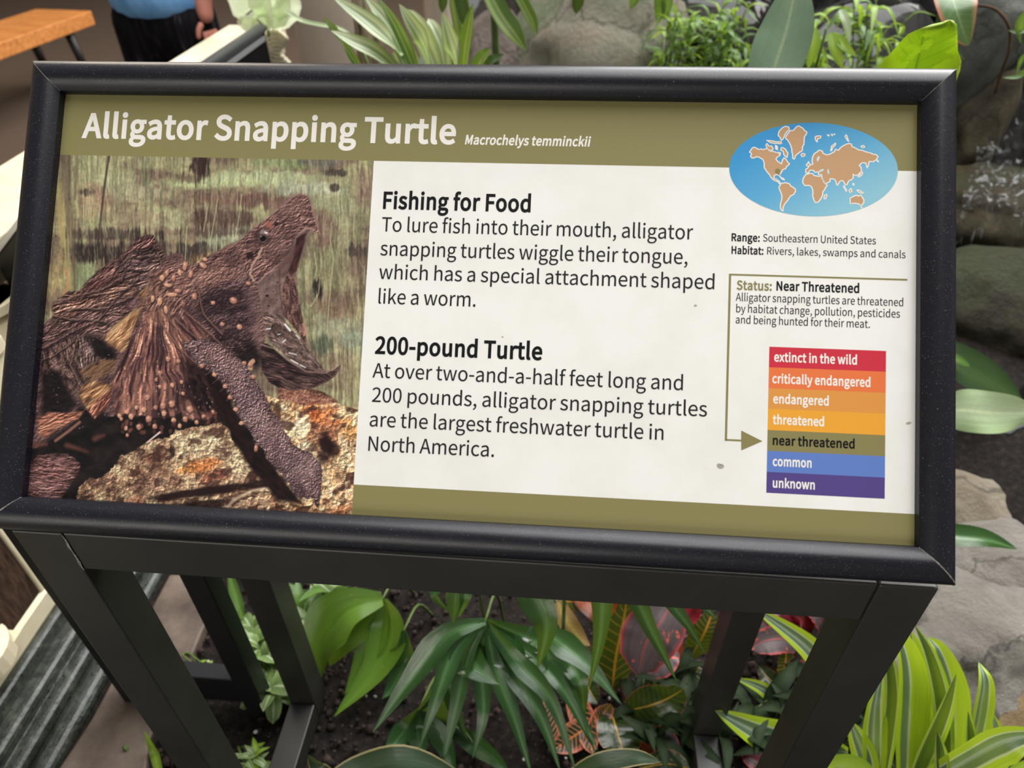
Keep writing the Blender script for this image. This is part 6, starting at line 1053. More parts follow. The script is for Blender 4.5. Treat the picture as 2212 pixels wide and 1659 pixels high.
# ---- variegated lady palm behind the sign (top middle-left)
pl = plant('striped_palm', 880, 160, 1.30, 'cream and green striped lady palm rising behind the top of the sign')
L = [([(800,185,1.34),(752,112,1.30),(722,66,1.27),(695,36,1.26)], 24, M_varD, 'lance'), ([(880,175,1.33),(815,118,1.28),(765,92,1.26),(715,66,1.25)], 44, M_var, 'lance'),
     ([(890,165,1.36),(860,112,1.32),(800,52,1.28),(715,-10,1.27)], 46, M_var, 'strap'), ([(900,170,1.35),(872,110,1.33),(838,52,1.32),(785,-12,1.32)], 44, M_var, 'strap'),
     ([(905,180,1.31),(882,120,1.28),(850,50,1.26),(818,-4,1.26)], 34, M_varD, 'lance'), ([(940,180,1.30),(918,100,1.26),(888,48,1.24),(862,8,1.24)], 38, M_var, 'lance'),
     ([(960,190,1.34),(925,110,1.32),(905,60,1.31),(880,20,1.32)], 46, M_var, 'blunt'), ([(965,190,1.36),(955,110,1.35),(940,70,1.35),(925,40,1.36)], 40, M_var, 'blunt'),
     ([(996,190,1.30),(985,120,1.26),(970,70,1.25),(956,26,1.25)], 44, M_var, 'up'), ([(998,190,1.28),(1004,110,1.25),(1013,55,1.24),(1022,6,1.24)], 32, M_varD, 'lance'),
     ([(1020,190,1.32),(1035,140,1.30),(1048,118,1.29),(1060,104,1.29)], 34, M_varD, 'up'), ([(1030,200,1.35),(1055,140,1.33),(1075,125,1.33),(1090,118,1.33)], 24, M_dark, 'lance')]
for i, (c_, w_, m_, pr) in enumerate(L): leaf('leaf', c_, w_, m_, pl, pr, fold=0.35, nrm=(0.3*math.sin(i*2.1), -0.6, 0.8), seed=i)
for dx in (0, 0.03, -0.02): 
    b_ = pl.location; tp = ony(930+dx*400, 185, 1.32); stem('cane', [(b_.x+dx, 1.33, 0.395), (tp.x, 1.33, (tp.z+0.4)/2), (tp.x, 1.33, tp.z)], 0.007, M_stem, pl)
# ---- taller dark lady palm behind it
pl = plant('dark_palm', 1060, 140, 1.75, 'dark green palm with long drooping blades above the pinkish stone')
for c_, w_, m_ in (([(960,-40,1.7),(957,0,1.7),(955,28,1.7)], 20, M_dark), ([(985,-30,1.8),(998,50,1.8),(1010,120,1.8)], 42, M_varD), ([(985,-40,1.75),(1002,30,1.74),(1020,70,1.74)], 26, M_dark),
                   ([(1045,-40,1.72),(1082,30,1.7),(1110,70,1.69),(1136,108,1.69)], 40, M_varD), ([(1040,-50,1.76),(1070,10,1.76),(1100,60,1.76)], 36, M_smallg), ([(1100,-50,1.7),(1132,10,1.7),(1150,45,1.7),(1160,74,1.7)], 24, M_varD), ([(1250,-40,1.8),(1248,0,1.8),(1244,30,1.8)], 26, M_dark)):
    leaf('leaf', c_, w_, m_, pl, 'strap', fold=0.3, nrm=(0.2, -0.9, 0.3))
tp = ony(1060, -70, 1.78); stem('cane', [(tp.x, 1.9, 0.395), (tp.x, 1.85, 1.0), (tp.x, 1.78, tp.z)], 0.012, M_stem, pl)
for q in ((957,-40,1.7),(985,-40,1.78),(1042,-45,1.74),(1100,-50,1.7),(1250,-40,1.8)):
    p = ony(*q); stem('leaf_stalk', [tp, (tp+p)/2+Vector((0,0,.03)), p], 0.004, M_stem, pl)
# ---- pale plant on the cap rail, sunlight put into its leaf colour
pl = empty('pale_plant', (ony(560, 60, 2.0).x, 2.05, 0.95), 'sunlit pale green broad-leaved plant on the far end of the balustrade cap', 'plant')
for c_, w_, pr, n_ in (([(575,55,2.05),(560,20,2.0),(530,-5,1.98),(500,-40,1.98)], 95, 'oval', (-.3,-.9,.3)), ([(580,55,2.03),(585,20,2.0),(575,-20,1.98),(570,-50,1.98)], 90, 'oval', (.3,-.9,.3)), ([(585,60,2.05),(612,30,2.02),(620,0,2.0),(610,-40,2.0)], 60, 'oval', (.6,-.8,.2)),
                   ([(520,52,2.08),(545,38,2.03),(575,30,2.0),(595,38,1.99)], 40, 'heart', (0,-.6,.8)), ([(560,60,2.02),(530,48,1.99),(512,20,1.99)], 34, 'lance', (-.4,-.8,.4)), ([(600,40,2.02),(622,32,2.0),(646,38,1.98)], 18, 'lance', (0,-.7,.7))):
    leaf('leaf', c_, w_, M_cal, pl, pr, fold=0.2, nrm=n_, wav=0.05)
leaf('leaf', [(512,20,2.0),(515,38,1.99),(522,55,1.99)], 8, M_orange, pl, 'lance')
p = ony(575, 58, 2.05); stem('stalk', [(p.x, 2.05, 0.952), (p.x+.003, 2.05, (0.952+p.z)/2+.002), (p.x+.006, 2.04, p.z+.012)], 0.006, M_stem, pl)
pl2 = plant('long_blade', 730, 70, 1.5, 'single long thin pale blade arching from the column to the striped palm', 'leaf')
leaf('blade', [(615,22,1.62),(650,44,1.58),(690,54,1.5),(735,62,1.45),(775,86,1.4)], 12, M_pale, pl2, 'lance', fold=0.3)
p = ony(775, 86, 1.4); stem('stalk', [p, (p.x+.05, 1.38, p.z-.2), (p.x+.07, 1.38, 0.395)], 0.003, M_stem, pl2); pl2.location = (p.x+.07, 1.38, 0.395)
for ch in pl2.children: 
    ch.data.transform(Matrix.Translation(Vector((ony(730,70,1.5).x, 1.5, 0.395))-pl2.location))

# ---- big single leaves at upper right
pl = plant('glossy_leaf_plant', 1670, 150, 1.10, 'single large glossy dark green leaf upright behind the sign top')
leaf('leaf', [(1652,235,1.13),(1672,150,1.10),(1700,60,1.08),(1722,-45,1.08)], 122, M_big, pl, 'oval', fold=0.18, nrm=(-0.1,-0.55,0.85), ns=22, wav=0.012)
p = ony(1652, 235, 1.13); stem('stalk', [(p.x, 1.14, 0.395), (p.x-.01, 1.15, (p.z+.4)/2), (p.x, 1.13, p.z)], 0.005, M_stem, pl)
pl = plant('lime_leaf_plant', 1985, 150, 0.86, 'bright backlit yellow-green leaf with folded tip above the sign corner')
LV = [(1866,260),(1880,170),(1898,144),(1935,102),(1960,74),(1990,60),(2030,47),(2052,44),(2065,46),(2068,62),(2069,110),(2077,131),(2074,152),(2062,184),(2035,235),(1990,275),(1930,290)]
MID = [(1930,300),(1962,225),(1978,148),(1990,95),(1996,68),(2062,47)]
def blade_poly(nm, outline, mid, Yf, m, parent, bulge=0.01):
    """irregular leaf blade filled row by row between the left and right outline"""
    ys = sorted(set([y for _, y in outline])); y0, y1 = min(ys), max(ys); N, K = 34, 12; V = []; F = []; UV = []
    def cross(y):
        xs = []
        for (ax, ay), (bx, by) in zip(outline, outline[1:]+outline[:1]):
            if (ay > y) != (by > y): xs.append(ax+(bx-ax)*(y-ay)/(by-ay))
        return min(xs), max(xs)
    def midx(y, a, b):
        for (ax, ay), (bx, by) in zip(mid[:-1], mid[1:]):
            if min(ay, by) <= y <= max(ay, by) and ay != by: return min(max(ax+(bx-ax)*(y-ay)/(by-ay), a), b)
        return (a+b)/2
    for i in range(N+1):
        y = y0+0.3+(y1-y0-0.6)*i/N; a, b = cross(y); mx = midx(y, a, b)
        for k in range(-K, K+1):
            t = k/K; x = mx+(mx-a)*t if t < 0 else mx+(b-mx)*t
            p = ony(x, y, Yf(x, y)-bulge*(1-t*t)+bulge*1.2*abs(t)**3*math.sin(y*.06)); V.append(p); UV.append(((t+1)/2, 1-i/N))
    W_ = 2*K+1
    for i in range(N):
        for k in range(2*K): F.append((i*W_+k, i*W_+k+1, (i+1)*W_+k+1, (i+1)*W_+k))
    return mobj(nm, V, F, m, parent, smooth=True, uvs=UV)
blade_poly('leaf', LV, MID, lambda x, y: 0.86+0.0003*(y-150), M_lime, pl, 0.008)
leaf('folded_tip', [(2040,46,.850),(2056,49,.846),(2064,56,.846)], 11, plain('leaf_tip_cream', (226,216,150), 0.5), pl, 'oval')
p = ony(1930, 290, 0.902); stem('stalk', [(p.x, .93, 0.395), (p.x, .92, (p.z+.4)/2), p], 0.005, M_stem, pl)
pl = plant('red_edged_plant', 2060, 40, 1.6, 'drooping green leaf with red edges over the leaning grey slab')
leaf('leaf', [(2040,-50,1.7),(2062,10,1.62),(2078,60,1.6),(2092,98,1.6)], 118, M_anth, pl, 'heart', fold=0.15, nrm=(0.1,-0.9,0.4))
leaf('leaf', [(2030,40,1.66),(2040,80,1.64),(2085,130,1.64)], 34, M_dark, pl, 'lance')
p = ony(2040, -50, 1.7); stem('stalk', [(p.x+.1, 1.9, 0.9), (p.x+.06, 1.8, p.z+.03), p], 0.004, M_stem, pl)
V, F = tube(catmull([ony(2100,10,1.74),ony(2150,20,1.74),ony(2180,60,1.74),ony(2180,110,1.74),ony(2165,150,1.75),ony(2150,200,1.78)], 24), [0.003]*25, 6)
tag(mobj('vine', V, F, M_brown, smooth=True), 'thin brown vine bordering the leaning grey slab', 'vine')

# ---- bushy small-leaved plants (leaves picked out one by one, sharing mesh data)
def leaf_proto(length, width, m, fold=.3, droop=.25, prof='lance'):
    V, F, UV = leaf_geo([(0,0,0),(length*.5,0,length*.08),(length,0,-length*droop)], width, prof, (0,0,1), fold, ns=6, nc=1)
    me = bpy.data.meshes.new('leaf'); me.from_pydata([tuple(v) for v in V], [], F); ul = me.uv_layers.new(name='UVMap'); li = np.empty(len(me.loops), dtype=np.int32); me.loops.foreach_get('vertex_index', li)
    ul.data.foreach_set('uv', np.array(UV, dtype=np.float32)[li].ravel()); me.polygons.foreach_set('use_smooth', [True]*len(me.polygons)); me.materials.append(m); return me
def bush(nm, label, tips, Yr, protos, per, seed, zb=0.395, spread=0.02, base=None, whorl=True):
    """tips: pixel positions of stem heads; each carries a whorl of leaves"""
    rs_ = random.Random(seed); b_ = ony(tips[0][0], tips[0][1], (Yr[0]+Yr[1])/2); bx, by = (b_.x, b_.y) if base is None else base
    root = empty(nm, (bx, by, zb), label, 'plant')
    for (px_, py_) in tips:
        Y_ = rs_.uniform(*Yr); h = ony(px_, py_, Y_)
        if h.z < zb+.02: h = onz(px_, py_, zb+.02+.02*rs_.random())
        mid = Vector(((h.x+bx)/2+rs_.uniform(-.03,.03), (h.y+by)/2, (h.z+zb)/2+.02))
        stem('stem', [(bx+rs_.uniform(-.02,.02), by, zb), mid, h], 0.0022, M_stem, root)
        for k in range(per):
            me = rs_.choice(protos); o = bpy.data.objects.new('leaf', me); COL.objects.link(o); o.parent = root
            t = rs_.random()*.35 if whorl else rs_.random()*.6; q = h.lerp(mid, t)
            az = 2.4*k+rs_.uniform(-.4,.4); el = rs_.uniform(-.5, .9); s_ = rs_.uniform(.7, 1.25)
            o.location = q-Vector((bx, by, zb)); o.rotation_euler = (rs_.uniform(-.4,.4), -el, az); o.scale = (s_,)*3
    return root
pg = [leaf_proto(.055, .014, M_smallg), leaf_proto(.045, .012, M_smallb), leaf_proto(.065, .012, M_smallg, droop=.5)]
pb = [leaf_proto(.055, .016, M_smallb), leaf_proto(.07, .014, M_smallb, droop=.6), leaf_proto(.06, .018, M_smallg, droop=.4)]
rs0 = random.Random(4)
bush('small_leaved_shrub', 'mid green small-leaved shrub beside the big grey-green boulder', [(1430+rs0.uniform(0,80), rs0.uniform(10,150)) for _ in range(15)], (1.85, 2.1), pg, 11, 5)
bush('small_leaved_shrub', 'fine-leaved green shrub left of the large glossy leaf', [(1520+rs0.uniform(0,90), rs0.uniform(-10,150)) for _ in range(15)], (1.8, 2.1), pg, 11, 6)
bush('lime_leaved_shrub', 'bright lime shrub right of the large glossy leaf', [(1745+rs0.uniform(0,110), rs0.uniform(-10,140)) for _ in range(11)], (1.75, 2.0), pb, 8, 7)
bush('curly_leaved_shrub', 'shrub with curling lime leaves behind the yellow-green leaf', [(1840+rs0.uniform(0,120), rs0.uniform(-20,60)) for _ in range(8)], (1.8, 2.05), pb, 8, 8)
pl = plant('hanging_leaves', 1380, 0, 1.9, 'few green lobed leaves hanging over the boulder at the top edge')
for c_ in ([(1420,-30,1.9),(1425,20,1.9),(1420,52,1.9)], [(1440,-30,1.9),(1440,10,1.9),(1435,45,1.9)], [(1375,-30,1.9),(1372,-5,1.9),(1362,20,1.9)]): leaf('leaf', c_, 26, M_smallg, pl, 'lance')
p = ony(1400, -40, 1.92); stem('stem', [(p.x, 2.4, 0.395), (p.x, 2.3, 1.2), p], 0.005, M_stem, pl)
for c_ in ([(1745,-20,1.5),(1770,40,1.5),(1775,85,1.5)],): pass
pl = plant('broad_blade_plant', 1760, 100, 1.4, 'three hanging lime-green blades between the glossy leaf and the dark stone')
for c_, w_ in (([(1758,60,1.42),(1755,105,1.40),(1745,150,1.39)], 30), ([(1795,70,1.42),(1805,110,1.40),(1820,150,1.39)], 26), ([(1805,75,1.42),(1825,100,1.40),(1850,122,1.39)], 20), ([(1815,20,1.45),(1828,50,1.43),(1835,95,1.42)], 18)): leaf('leaf', c_, w_, M_smallb if w_ != 18 else M_pale, pl, 'lance', nrm=(0,-.9,.3))
p = ony(1785, 62, 1.43); stem('stem', [(p.x, 1.45, 0.395), (p.x, 1.45, .9), p], 0.004, M_stem, pl)
pl = plant('fern_sprig', 2200, 80, 1.5, 'thin-stemmed sprig of narrow leaves at the upper right corner')
for c_, w_ in (([(2230,140,1.5),(2200,165,1.5),(2165,168,1.5)], 12), ([(2230,110,1.5),(2205,130,1.5),(2195,165,1.5)], 10), ([(2225,20,1.5),(2200,60,1.5),(2205,95,1.5)], 22), ([(2230,60,1.5),(2200,70,1.5),(2178,66,1.5)], 10)): leaf('leaf', c_, w_, M_smallg, pl, 'lance')
p = ony(2230, 140, 1.5); stem('stem', [(p.x+.30, 1.7, 0.395), (p.x+.26, 1.6, 1.0), (p.x+.1, 1.5, p.z+.05), p], 0.003, M_stem, pl)

# ---- leaves at the right edge
pl = plant('pale_leaf_plant', 2080, 890, 0.95, 'wavy pale green leaf reaching right from behind the sign frame')
leaf('leaf', [(2010,888,.93),(2080,886,.93),(2150,892,.94),(2240,892,.96)], 95, M_pale, pl, 'oval', fold=.12, nrm=(0,-.7,.7), wav=.12, wf=1.6, ns=24)
p = ony(2010, 888, .93); stem('stalk', [(p.x-.04, .92, 0.395), (p.x-.03, .92, .6), p], 0.004, M_stem, pl)
pl = plant('dark_leaf_plant', 2080, 780, 1.2, 'dark green sloping leaves between mossy boulder and pale leaf')
for c_, w_ in (([(2010,740,1.15),(2080,790,1.13),(2150,830,1.13),(2210,870,1.14)], 100), ([(2020,760,1.12),(2065,775,1.11),(2095,790,1.11)], 22)): leaf('leaf', c_, w_, M_dark if w_ > 50 else M_smallg, pl, 'oval', nrm=(0,-.5,.9), fold=.1)
p = ony(2010, 740, 1.15); stem('stalk', [(p.x-.03, 1.12, 0.395), (p.x-.03, 1.13, .6), p], 0.004, M_stem, pl)
pl = plant('pointed_leaf_plant', 2060, 1160, .74, 'pointed dark green leaf lying over the tan stone')
leaf('leaf', [(2000,1150,.74),(2060,1160,.73),(2130,1166,.73),(2197,1186,.735)], 52, M_palmB, pl, 'lance', fold=.5, nrm=(0,-.3,.95))
p = ony(2000, 1150, .74); stem('stalk', [(p.x-.03, .72, 0.395), (p.x-.03, .73, .6), p], 0.003, M_stem, pl)

# ---- palms below the sign
CAM0 = Vector(CAMP)
def fan(nm, label, hub, tips, m, base_z=0.395, wid=50, fused=.4, side=None):
    fused = fused and label.startswith(('dark green fan', 'yellow-green', 'low dark'))
    h = ony(*hub); root = empty(nm, (h.x+.02, h.y+.10, base_z), label, 'plant'); 
    cl = []
    for c_, w_ in tips:
        Pq = []
        for q in [hub]+c_:
            v_ = ony(*q); Pq.append(v_ if v_.z > 0.412 else onz(q[0], q[1], 0.415))
        cl.append((math.atan2(c_[1][0]-hub[0], c_[1][1]-hub[1]), catmull(Pq, 18)[:9 if fused else 1]))
    if fused and len(cl) > 2:
        cl.sort(key=lambda a_: a_[0]); nr = 9; V = []; F = []; UV = []; colm = []; vd = (CAM0-h).normalized()
        for i, (_, c0_) in enumerate(cl):
            if i: 
                mids = [(a_+b_)/2 for a_, b_ in zip(cl[i-1][1], c0_)]
                for k_ in (0.33, 0.66): colm.append([a_.lerp(b_, k_)-vd*(0.0035*r_/nr+0.0005) if k_ < .5 else a_.lerp(b_, k_)+vd*0.002*r_/nr for r_, (a_, b_) in enumerate(zip(cl[i-1][1], c0_))])
            colm.append([p_+vd*0.0004 for p_ in c0_])
        nc_ = len(colm)
        for r_ in range(nr):
            for i in range(nc_):
                f_ = 1.0 if i % 3 == 0 else 0.86; t_ = min(r_*f_, nr-1); k_ = int(t_); q_ = colm[i][k_].lerp(colm[i][min(k_+1, nr-1)], t_-k_); V.append(q_); UV.append((i/(nc_-1), r_/nr*.5))
        for r_ in range(nr-1):
            for i in range(nc_-1): F.append((r_*nc_+i, r_*nc_+i+1, (r_+1)*nc_+i+1, (r_+1)*nc_+i))
        mobj('fused_blade', V, F, m, root, smooth=True, uvs=UV)
    for i, (c_, w_) in enumerate(tips):
        leaf('leaflet', [hub]+c_, w_, m, root, 'palm', fold=.32, nrm=(0.25*math.sin(i*1.9), -0.45, 0.85), ns=18, seed=i)
    stem('petiole', [(h.x+.02, h.y+.10, base_z), (h.x+.01, h.y+.06, h.z-.02), h], 0.003, M_stem, root); return root
fan('fan_palm', 'dark green fan palm with long drooping leaflets below the sign centre', (1048,1342,.56),
    [([(965,1372,.54),(885,1470,.50),(804,1583,.45)], 62), ([(985,1400,.53),(945,1500,.48),(905,1620,.43)], 46), ([(1010,1420,.53),(985,1530,.48),(950,1668,.42)], 44), ([(1040,1440,.53),(1045,1540,.48),(1020,1640,.44)], 42),
     ([(1070,1440,.53),(1110,1550,.48),(1150,1680,.42)], 46), ([(1095,1430,.54),(1165,1540,.48),(1212,1670,.42)], 50), ([(1110,1420,.54),(1190,1510,.49),(1245,1668,.42)], 48), ([(1125,1400,.56),(1210,1480,.51),(1290,1630,.45)], 44), ([(1130,1375,.58),(1185,1400,.56),(1240,1450,.54)], 60), ([(1010,1400,.55),(1030,1440,.52),(1080,1480,.50)], 90), ([(1080,1390,.56),(1110,1430,.54),(1130,1480,.52)], 90)], M_palmB)
fan('fan_palm', 'yellow-green palm with two broad lobes left of centre below the sign', (826,1294,.64),
    [([(745,1318,.62),(690,1390,.59),(692,1468,.57)], 120), ([(775,1325,.63),(735,1385,.60),(712,1440,.58)], 100), ([(842,1350,.62),(815,1440,.57),(722,1548,.52)], 100), ([(820,1350,.62),(785,1430,.58),(745,1500,.55)], 70)], M_palmY)
fan('fan_palm', 'dark palm lobe partly hidden behind the yellow-green palm', (872,1362,.60), [([(878,1420,.59),(850,1480,.57),(825,1510,.56)], 50), ([(868,1400,.59),(840,1440,.58),(820,1480,.57)], 40)], M_palm)
fan('fan_palm', 'palm whose leaflets hang into view just under the apron rail', (1200,1215,.50),
    [([(1150,1270,.50),(1180,1350,.48),(1162,1443,.47)], 74), ([(1130,1290,.52),(1180,1340,.51),(1185,1390,.50)], 40), ([(1290,1250,.50),(1298,1360,.48),(1272,1490,.46)], 50), ([(1340,1250,.49),(1410,1370,.47),(1463,1474,.45)], 42), ([(1390,1250,.50),(1470,1330,.48),(1522,1410,.47)], 44), ([(1440,1250,.50),(1510,1300,.49),(1548,1338,.48)], 40)], M_palmB)
fan('fan_palm', 'palm tuft with pale tips hanging under the apron left of centre', (985,1235,.58), [([(985,1275,.57),(982,1310,.56),(978,1352,.55)], 46), ([(1005,1270,.57),(1002,1300,.56),(990,1335,.56)], 30), ([(950,1265,.58),(940,1290,.57),(975,1325,.57)], 26)], M_palm)
fan('fan_palm', 'palm fan crossing behind the rear-right leg with grey-green blades', (1160,1350,.56), [([(1200,1380,.53),(1265,1430,.50),(1343,1522,.46)], 62), ([(1190,1430,.54),(1240,1520,.50),(1292,1622,.45)], 44), ([(1225,1420,.55),(1255,1480,.52),(1262,1560,.50)], 50)], M_palmB)
fan('fan_palm', 'low dark fan palm in the shade at the bottom centre', (905,1535,.50), [([(880,1570,.49),(850,1610,.47),(835,1660,.45)], 50), ([(900,1570,.49),(905,1620,.47),(890,1680,.45)], 50), ([(940,1570,.49),(970,1630,.47),(985,1690,.45)], 50), ([(1000,1590,.49),(1070,1640,.47),(1110,1690,.45)], 46), ([(960,1480,.51),(985,1540,.49),(1010,1600,.47)], 40)], M_palm)
# green shoots seen between the left legs
pl = plant('grass_shoot', 495, 1260, .80, 'flat green blade standing between the two rear left posts')
leaf('leaf', [(522,1330,.76),(510,1285,.80),(492,1225,.84)], 26, M_smallg, pl, 'strap')
leaf('leaf', [(525,1335,.76),(520,1320,.77),(515,1300,.78)], 18, M_smallg, pl, 'strap'); pl.location.x, pl.location.y = ony(522, 1330, .76).x, .76
for ch in pl.children: ch.data.transform(Matrix.Translation(Vector((ony(495,1260,.80).x, .80, .395))-Vector(pl.location)))
p = ony(522, 1330, .76); stem('stalk', [(p.x, .76, .395), (p.x, .76, (p.z+.395)/2), p], .003, M_stem, [o for o in bpy.data.objects if o.name == 'grass_shoot'][0])
pl = plant('lime_shoot', 330, 1640, .46, 'narrow lime blade emerging beside the front left leg')
leaf('leaf', [(352,1690,.42),(335,1630,.43),(312,1578,.44)], 22, M_smallb, pl, 'lance'); stem('stalk', [(pl.location.x+.01, .43, .395), (pl.location.x+.01, .43, .42), ony(352,1690,.42)], .003, M_stem, pl)
pl = plant('apron_plant', 660, 1320, .72, 'bushy green foliage mass right of the rear left leg')
pf = [leaf_proto(.05, .026, M_fit, prof='oval'), leaf_proto(.04, .022, M_fit, prof='oval')]
bpy.data.objects.remove(pl)
ps = [leaf_proto(.055, .012, M_pale, droop=.4), leaf_proto(.05, .015, M_fit, droop=.4), leaf_proto(.05, .02, M_smallg)]
bush('striped_ground_plant', 'white-streaked leafy plant right of the rear left leg under the apron', [(650,1310),(690,1290),(720,1285),(640,1345),(670,1340),(660,1380),(640,1370),(695,1315)], (.68,.74), ps, 8, 14, whorl=True)
bush('white_veined_plant', 'pale-veined round-leaved creeper between the rear left posts', [(545,1360),(555,1390),(560,1425),(570,1450),(578,1465),(592,1500),(600,1520),(560,1400)], (.60,.66), pf, 5, 15)
bush('white_veined_plant', 'tiny lime creeper on the soil by the cross rail', [(440,1452),(455,1456),(470,1458)], (.59,.61), [leaf_proto(.016, .01, M_smallb, prof='oval')], 6, 16)
bush('striped_ground_plant', 'small striped plant at the bottom beside the left foot rail', [(545,1640),(560,1650),(535,1655)], (.44,.47), [leaf_proto(.035, .01, M_smallb), leaf_proto(.03, .01, M_fit)], 6, 17)
# cream-edged leaves along the bottom edge
pl = plant('cream_edged_plant', 850, 1690, .42, 'wide dark leaf with cream edge along the bottom, left of centre')
leaf('leaf', [(700,1690,.42),(780,1658,.42),(880,1640,.42),(1000,1680,.42)], 60, M_cream, pl, 'oval', fold=.1, nrm=(0,-.5,.85)); leaf('leaf', [(735,1690,.43),(690,1660,.43),(665,1630,.43)], 34, M_cream, pl, 'lance', fold=.3)
stem('stalk', [pl.location, pl.location+Vector((0,0,.02)), ony(850,1690,.42)], .003, M_stem, pl)
pl = plant('cream_edged_plant', 1330, 1690, .42, 'olive leaf with cream edge at the bottom, right of centre')
leaf('leaf', [(1215,1690,.42),(1290,1650,.42),(1370,1636,.42),(1428,1646,.42)], 44, M_cream, pl, 'lance', fold=.1, nrm=(0,-.5,.85)); stem('stalk', [pl.location, pl.location+Vector((0,0,.02)), ony(1215,1690,.42)], .003, M_stem, pl)
# crotons
pl = plant('croton', 1310, 1480, .62, 'dark croton with yellow and orange veins below the apron centre')
for c_, w_, m_, pr in (([(1322,1490,.60),(1330,1420,.60),(1345,1350,.61),(1355,1290,.62)], 96, M_cro1, 'oval'), ([(1352,1535,.55),(1400,1525,.54),(1440,1510,.54),(1478,1488,.54)], 90, M_cro2, 'oval'), ([(1318,1530,.55),(1330,1570,.54),(1342,1610,.53),(1350,1640,.52)], 96, M_cro2, 'oval'),
                       ([(1285,1560,.56),(1255,1580,.54),(1225,1600,.53),(1195,1620,.52)], 60, M_cro3, 'oval'), ([(1230,1480,.57),(1250,1530,.55),(1270,1580,.54),(1280,1630,.53)], 56, M_cro3, 'oval'), ([(1265,1600,.55),(1300,1545,.54),(1320,1520,.54)], 40, M_cro3, 'oval'), ([(1205,1300,.66),(1225,1340,.64),(1250,1375,.63),(1275,1395,.62)], 42, M_cro4, 'lance'),
                       ([(1240,1280,.68),(1280,1300,.66),(1320,1330,.65),(1345,1365,.64)], 70, M_orange, 'oval'), ([(1400,1590,.56),(1440,1600,.55),(1470,1630,.54)], 50, M_ti, 'lance'), ([(1200,1290,.68),(1235,1300,.67),(1280,1300,.66)], 40, M_cro1, 'oval'), ([(1400,1400,.62),(1440,1410,.60),(1475,1390,.60)], 50, M_orange, 'oval'), ([(1280,1440,.60),(1270,1480,.58),(1290,1520,.57)], 50, M_cro2, 'oval'), ([(1490,1420,.64),(1520,1370,.64),(1540,1320,.66)], 70, M_cro1, 'oval')):
    leaf('leaf', c_, w_, m_, pl, pr, fold=.2, nrm=(0.2*math.sin(w_), -.5, .8), wav=.03)
for c_, w_, m_, pr in (([(1180,1500,.57),(1200,1560,.55),(1215,1620,.53)], 44, M_cro3, 'oval'), ([(1430,1640,.52),(1400,1600,.53),(1385,1560,.54)], 44, M_orange, 'lance'), ([(1500,1590,.54),(1470,1560,.55),(1440,1560,.56)], 60, M_cro2, 'oval'), ([(1250,1400,.64),(1290,1430,.62),(1330,1440,.60)], 56, M_cro1, 'oval'), ([(1400,1480,.60),(1450,1500,.59),(1490,1480,.58)], 60, M_cro1, 'oval'), ([(1380,1660,.49),(1440,1650,.49),(1490,1660,.49)], 60, M_cro2, 'oval'), ([(1510,1440,.62),(1490,1500,.60),(1500,1560,.58)], 56, M_cro2, 'oval')): leaf('leaf', c_, w_, m_, pl, pr, fold=.2, nrm=(0.2*math.sin(w_+c_[0][0]), -.5, .8), wav=.04)
for q in ((1322,1490,.60),(1352,1535,.55),(1285,1560,.56)): p = ony(*q); stem('stem', [pl.location, pl.location.lerp(p, .5)+Vector((0,.02,.02)), p], .004, M_brown, pl)
pl = plant('ti_plant', 1440, 1420, .66, 'purple-grey ti plant with pink-red leaf edges behind the apron')
for c_, w_, m_ in (([(1460,1290,.60),(1430,1340,.58),(1395,1390,.57),(1378,1455,.56)], 120, M_ti), ([(1420,1340,.60),(1450,1355,.59),(1485,1372,.59)], 44, M_ti), ([(1460,1400,.60),(1430,1430,.58),(1400,1455,.57)], 60, M_ti), ([(1500,1290,.62),(1480,1320,.61),(1430,1310,.61)], 60, M_tiD), ([(1350,1480,.60),(1380,1520,.59),(1395,1560,.58)], 40, M_ti)):
    leaf('leaf', c_, w_, m_, pl, 'oval', fold=.3, wav=.05, nrm=(-.2,-.6,.75))
p = ony(1460, 1340, .62); stem('stem', [pl.location, pl.location.lerp(p, .5), p], .005, M_brown, pl)
pl = plant('ti_plant', 1690, 1450, .68, 'red and grey ti plant seen between the two right legs')
for c_, w_, m_ in (([(1720,1400,.66),(1690,1380,.65),(1650,1385,.64),(1620,1402,.63)], 60, M_ti), ([(1700,1350,.70),(1730,1340,.69),(1755,1365,.69)], 60, M_tiD), ([(1660,1290,.72),(1700,1320,.70),(1740,1350,.70)], 70, M_tiD), ([(1640,1330,.68),(1665,1370,.67),(1690,1400,.67)], 70, M_ti), ([(1750,1380,.66),(1725,1440,.64),(1690,1500,.62)], 50, M_ti), ([(1700,1400,.66),(1695,1440,.65),(1685,1490,.64)], 44, M_cro1), ([(1740,1310,.70),(1770,1330,.70),(1790,1380,.70)], 50, M_ti)):
    leaf('leaf', c_, w_, m_, pl, 'oval', fold=.3, wav=.05, nrm=(.2,-.6,.75))
for c_, w_, m_ in (([(1640,1440,.64),(1665,1470,.63),(1700,1480,.62)], 40, M_cro2), ([(1600,1620,.52),(1640,1640,.51),(1690,1640,.50)], 50, M_tiD), ([(1720,1520,.60),(1700,1560,.58),(1670,1580,.57)], 40, M_ti)): leaf('leaf', c_, w_, m_, pl, 'oval', fold=.3, wav=.05, nrm=(.2,-.6,.75))
p = ony(1700, 1400, .67); stem('stem', [pl.location, pl.location.lerp(p, .5), p], .005, M_brown, pl)
for i, (px_, py_, Y_) in enumerate([(1560,1480,.70),(1450,1560,.66)]): pass
